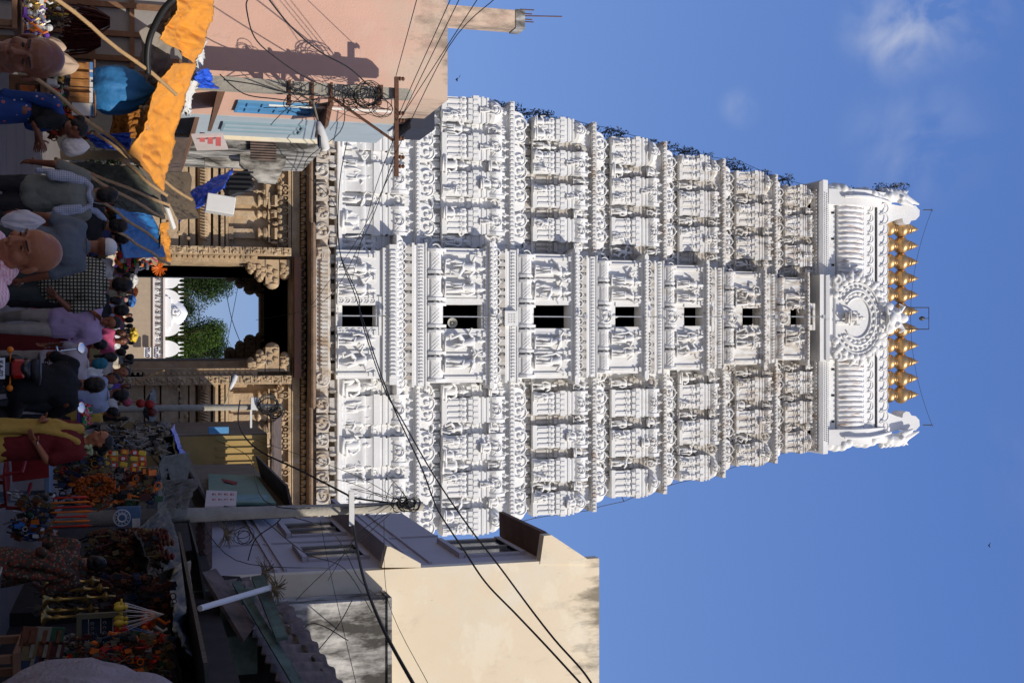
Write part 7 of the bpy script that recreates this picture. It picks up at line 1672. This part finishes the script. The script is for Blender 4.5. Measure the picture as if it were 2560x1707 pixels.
    if plate:
        mb = MB(); mb.box(-.105, .105, -.40, -.392, .485, .62); pl = obj('number_plate', mb, mat('plate_white', (.70, .74, .80), .4, .03), t, bev=.003)
        for i, tx in enumerate(('KA-02', 'EP-7694')):
            cu = bpy.data.curves.new('plate_text', 'FONT'); cu.body = tx; cu.size = .060; cu.align_x = 'CENTER'; cu.extrude = .001; cu.offset = .0012; o = bpy.data.objects.new('tmp_text', cu); C.objects.link(o); m2_ = bpy.data.meshes.new_from_object(o); bpy.data.objects.remove(o); o = bpy.data.objects.new('plate_text', m2_); C.objects.link(o); o.parent = pl; o.location = (0, -.4025, .562 - .058*i); o.rotation_euler = (math.pi/2, 0, 0); m2_.materials.clear(); m2_.materials.append(blk)
    return t
bx, by = W(926, 10, 13.1).x, 13.25
bike('black motorcycle with a white number plate under the rider in black', bx + .02, by + .2, R(-6), True)
bike('parked motorcycle with chrome grab rail at the bottom right edge', W(1560, 40, 9.6).x, 9.4, R(-78), False)
# --- people round the middle distance
F_ = {}
def far(label, U, V, Y, face, top, bot, hair='short', skin=skin1, kind='man', arms=0, group='people in the crowd near the gate'):
    key = (kind, arms)
    if key not in F_:
        ps = [{}, {'eL': (-.26, -.08, 1.16), 'wL': (-.14, -.26, 1.2)}, {'aL': (-.1, .2, .12), 'aR': (.1, -.2, .08), 'kR': (.1, -.14, .5), 'eR': (.26, -.1, 1.14), 'wR': (.24, -.25, .98)}][arms]
        of = [('shirt', wh, {'fat': .02}), ('trousers', dk)] if kind == 'man' else [('blouse', wh), ('skirt', dk), ('drape', wh, {'paths': [([(-.15, .08, 1.42), (-.05, -.14, 1.3), (.14, -.1, 1.05)], .05), ([(-.12, .1, 1.38), (-.08, .15, 1.0)], .06)]})]
        t = person(label, U, V, Y, face, skin, of, ps, vox=.024, hair='short' if kind == 'man' else 'long'); F_[key] = t
        for o in t.children: o['far'] = 1
        r = t
    else:
        r = copy_tree(F_[key])
    p = W(U, V, Y); s = p.z/1.738; r.scale = (s, s, s); r.location = (p.x, Y, 0); r.rotation_euler.z = R(face)
    def setm(o, m):
        for sl_ in o.material_slots: sl_.link = 'OBJECT'; sl_.material = m
    for o in r.children:
        n = o.name.split('.')[0]
        if n == 'body': setm(o, skin)
        elif n in ('shirt', 'blouse', 'drape'):
            setm(o, top)
            for c in o.children: setm(c, top)
        elif n in ('trousers', 'skirt'): setm(o, bot)
        elif n == 'hair': setm(o, hair if not isinstance(hair, str) else hairm)
    tag(r, label, 'person', group); return r
grey_h = mat('grey_hair', (.25, .24, .23), .7, .3, 30)
far('man in a white shirt reading a paper beside the left gate jamb', 676, 318, 24, 150, wh, slate, arms=1)
far('woman in hot pink with her hands up near the gate', 752, 304, 23, 170, pnk, pnk, kind='woman', arms=1)
far('man in black shirt left of the man in lilac', 776, 322, 19, 178, blk, dk, arms=2)
far('man in beige shirt facing the camera right of the gate opening', 930, 326, 21, 4, khaki, dk, skin=skin2)
far('man in a white collared shirt behind the motorcyclist', 946, 300, 19, 30, wh, dk, arms=1)
far('man in light blue shirt bending right of the motorcyclist', 985, 322, 17.5, 200, lb, slate, arms=1)
far('woman in olive saree between the lilac shirt and the motorcyclist', 893, 292, 19.5, 170, olv, olv, kind='woman')
far('man in pale striped shirt with teal cap beyond the motorcyclist', 908, 268, 16.0, 185, cl('pale_stripe', (.42, .38, .42)), khaki, teal, arms=2)
far('person in yellow shirt under the grey awning', 1030, 296, 21, 140, yel, dk)
far('dark haired man between the two heads behind the white cap', 598, 322, 20, 170, navy, dk)
far('woman with a green head cloth raised beyond the man in lilac', 832, 318, 27, 20, mat('cloth_green', (.20, .34, .06), .85, .1), maroon, kind='woman', arms=1)
rn = random.Random(33)
cols = dict(cream=cl('cream', (.52, .45, .33)), red=red_, teal=teal, purple=prp, white=wh, black=blk, brown=cl('brown', (.12, .06, .03)), pink=pnk, grey=gy, navy=navy)
names = list(cols); i = 0
spots = [(640, 26), (655, 31), (672, 36), (690, 29), (705, 40), (715, 26), (728, 33), (742, 45), (760, 37), (772, 30), (788, 48), (800, 35), (815, 42), (828, 34), (845, 30), (856, 44), (868, 37), (880, 27), (892, 34), (905, 40), (915, 30), (925, 36), (950, 28), (965, 33), (1000, 31), (1050, 27), (735, 27), (852, 25)]
for U, Y in spots:
    a, b = names[i % 10], names[(i*3 + 4) % 10]; wmn = i % 3 == 1; ht = 1.50 + rn.random()*.2
    d = W(U, 352, Y); V_ = 352 - (HCAM - ht)*3082/Y*.97
    far(('woman in %s saree with %s skirt' if wmn else 'man in %s shirt and %s trousers') % (a, b) + (' close to the gate', ' before the gate')[Y <= 35], U, V_, Y, rn.choice((175, 180, 190, 10, 0, 160)), cols[a], cols[b], kind='woman' if wmn else 'man', arms=i % 3 if not wmn else i % 2); i += 1
for U, V, Y, l in ((140, 330, 11, 'x'),): pass
for k_, (u, v, y, c, l) in enumerate(((700, 338, 28, 'white', 'white bundle carried on a head before the gate'), (752, 334, 31, 'blue', 'blue bundle carried on a head in the crowd before the gate'), (838, 338, 27, 'yellow', 'yellow basket load raised above the crowd before the gate'), (728, 340, 34, 'orange', 'orange bundle raised above the crowd before the gate'))):
    blob('head_bundle', l, W(u, v - 4, y), (.15, .13, .09), CM[c], 'bundle', k_ + 20, .2)
# a bird in the sky
for k, (u, v, y, l) in enumerate(((198, 1142, 60, 'small dark bird gliding beside the weathered parapet of the pink house'), (1362, 2472, 90, 'tiny dark bird high in the open sky'))):
    mb = MB(); mb.ball((0, 0, 0), (.22, .07, .06), 10, 6); mb.loft([[(-.1, 0, .01), (.1, 0, .01), (.1, 0, .03), (-.1, 0, .03)], [(-.14, -.3, .12), (.02, -.3, .12), (.02, -.3, .13), (-.14, -.3, .13)], [(-.3, -.55, .05), (-.26, -.55, .05), (-.26, -.55, .055), (-.3, -.55, .055)]]); mb.loft([[(-.1, 0, .01), (.1, 0, .01), (.1, 0, .03), (-.1, 0, .03)], [(-.14, .3, .12), (.02, .3, .12), (.02, .3, .13), (-.14, .3, .13)], [(-.3, .55, .05), (-.26, .55, .05), (-.26, .55, .055), (-.3, .55, .055)]])
    o = obj('bird', mb, wire, smooth=40); o.location = W(u, v, y); o.rotation_euler = (.5, .4, 1.2); o.scale = (.5, .5, .5); tag(o, l, 'bird')
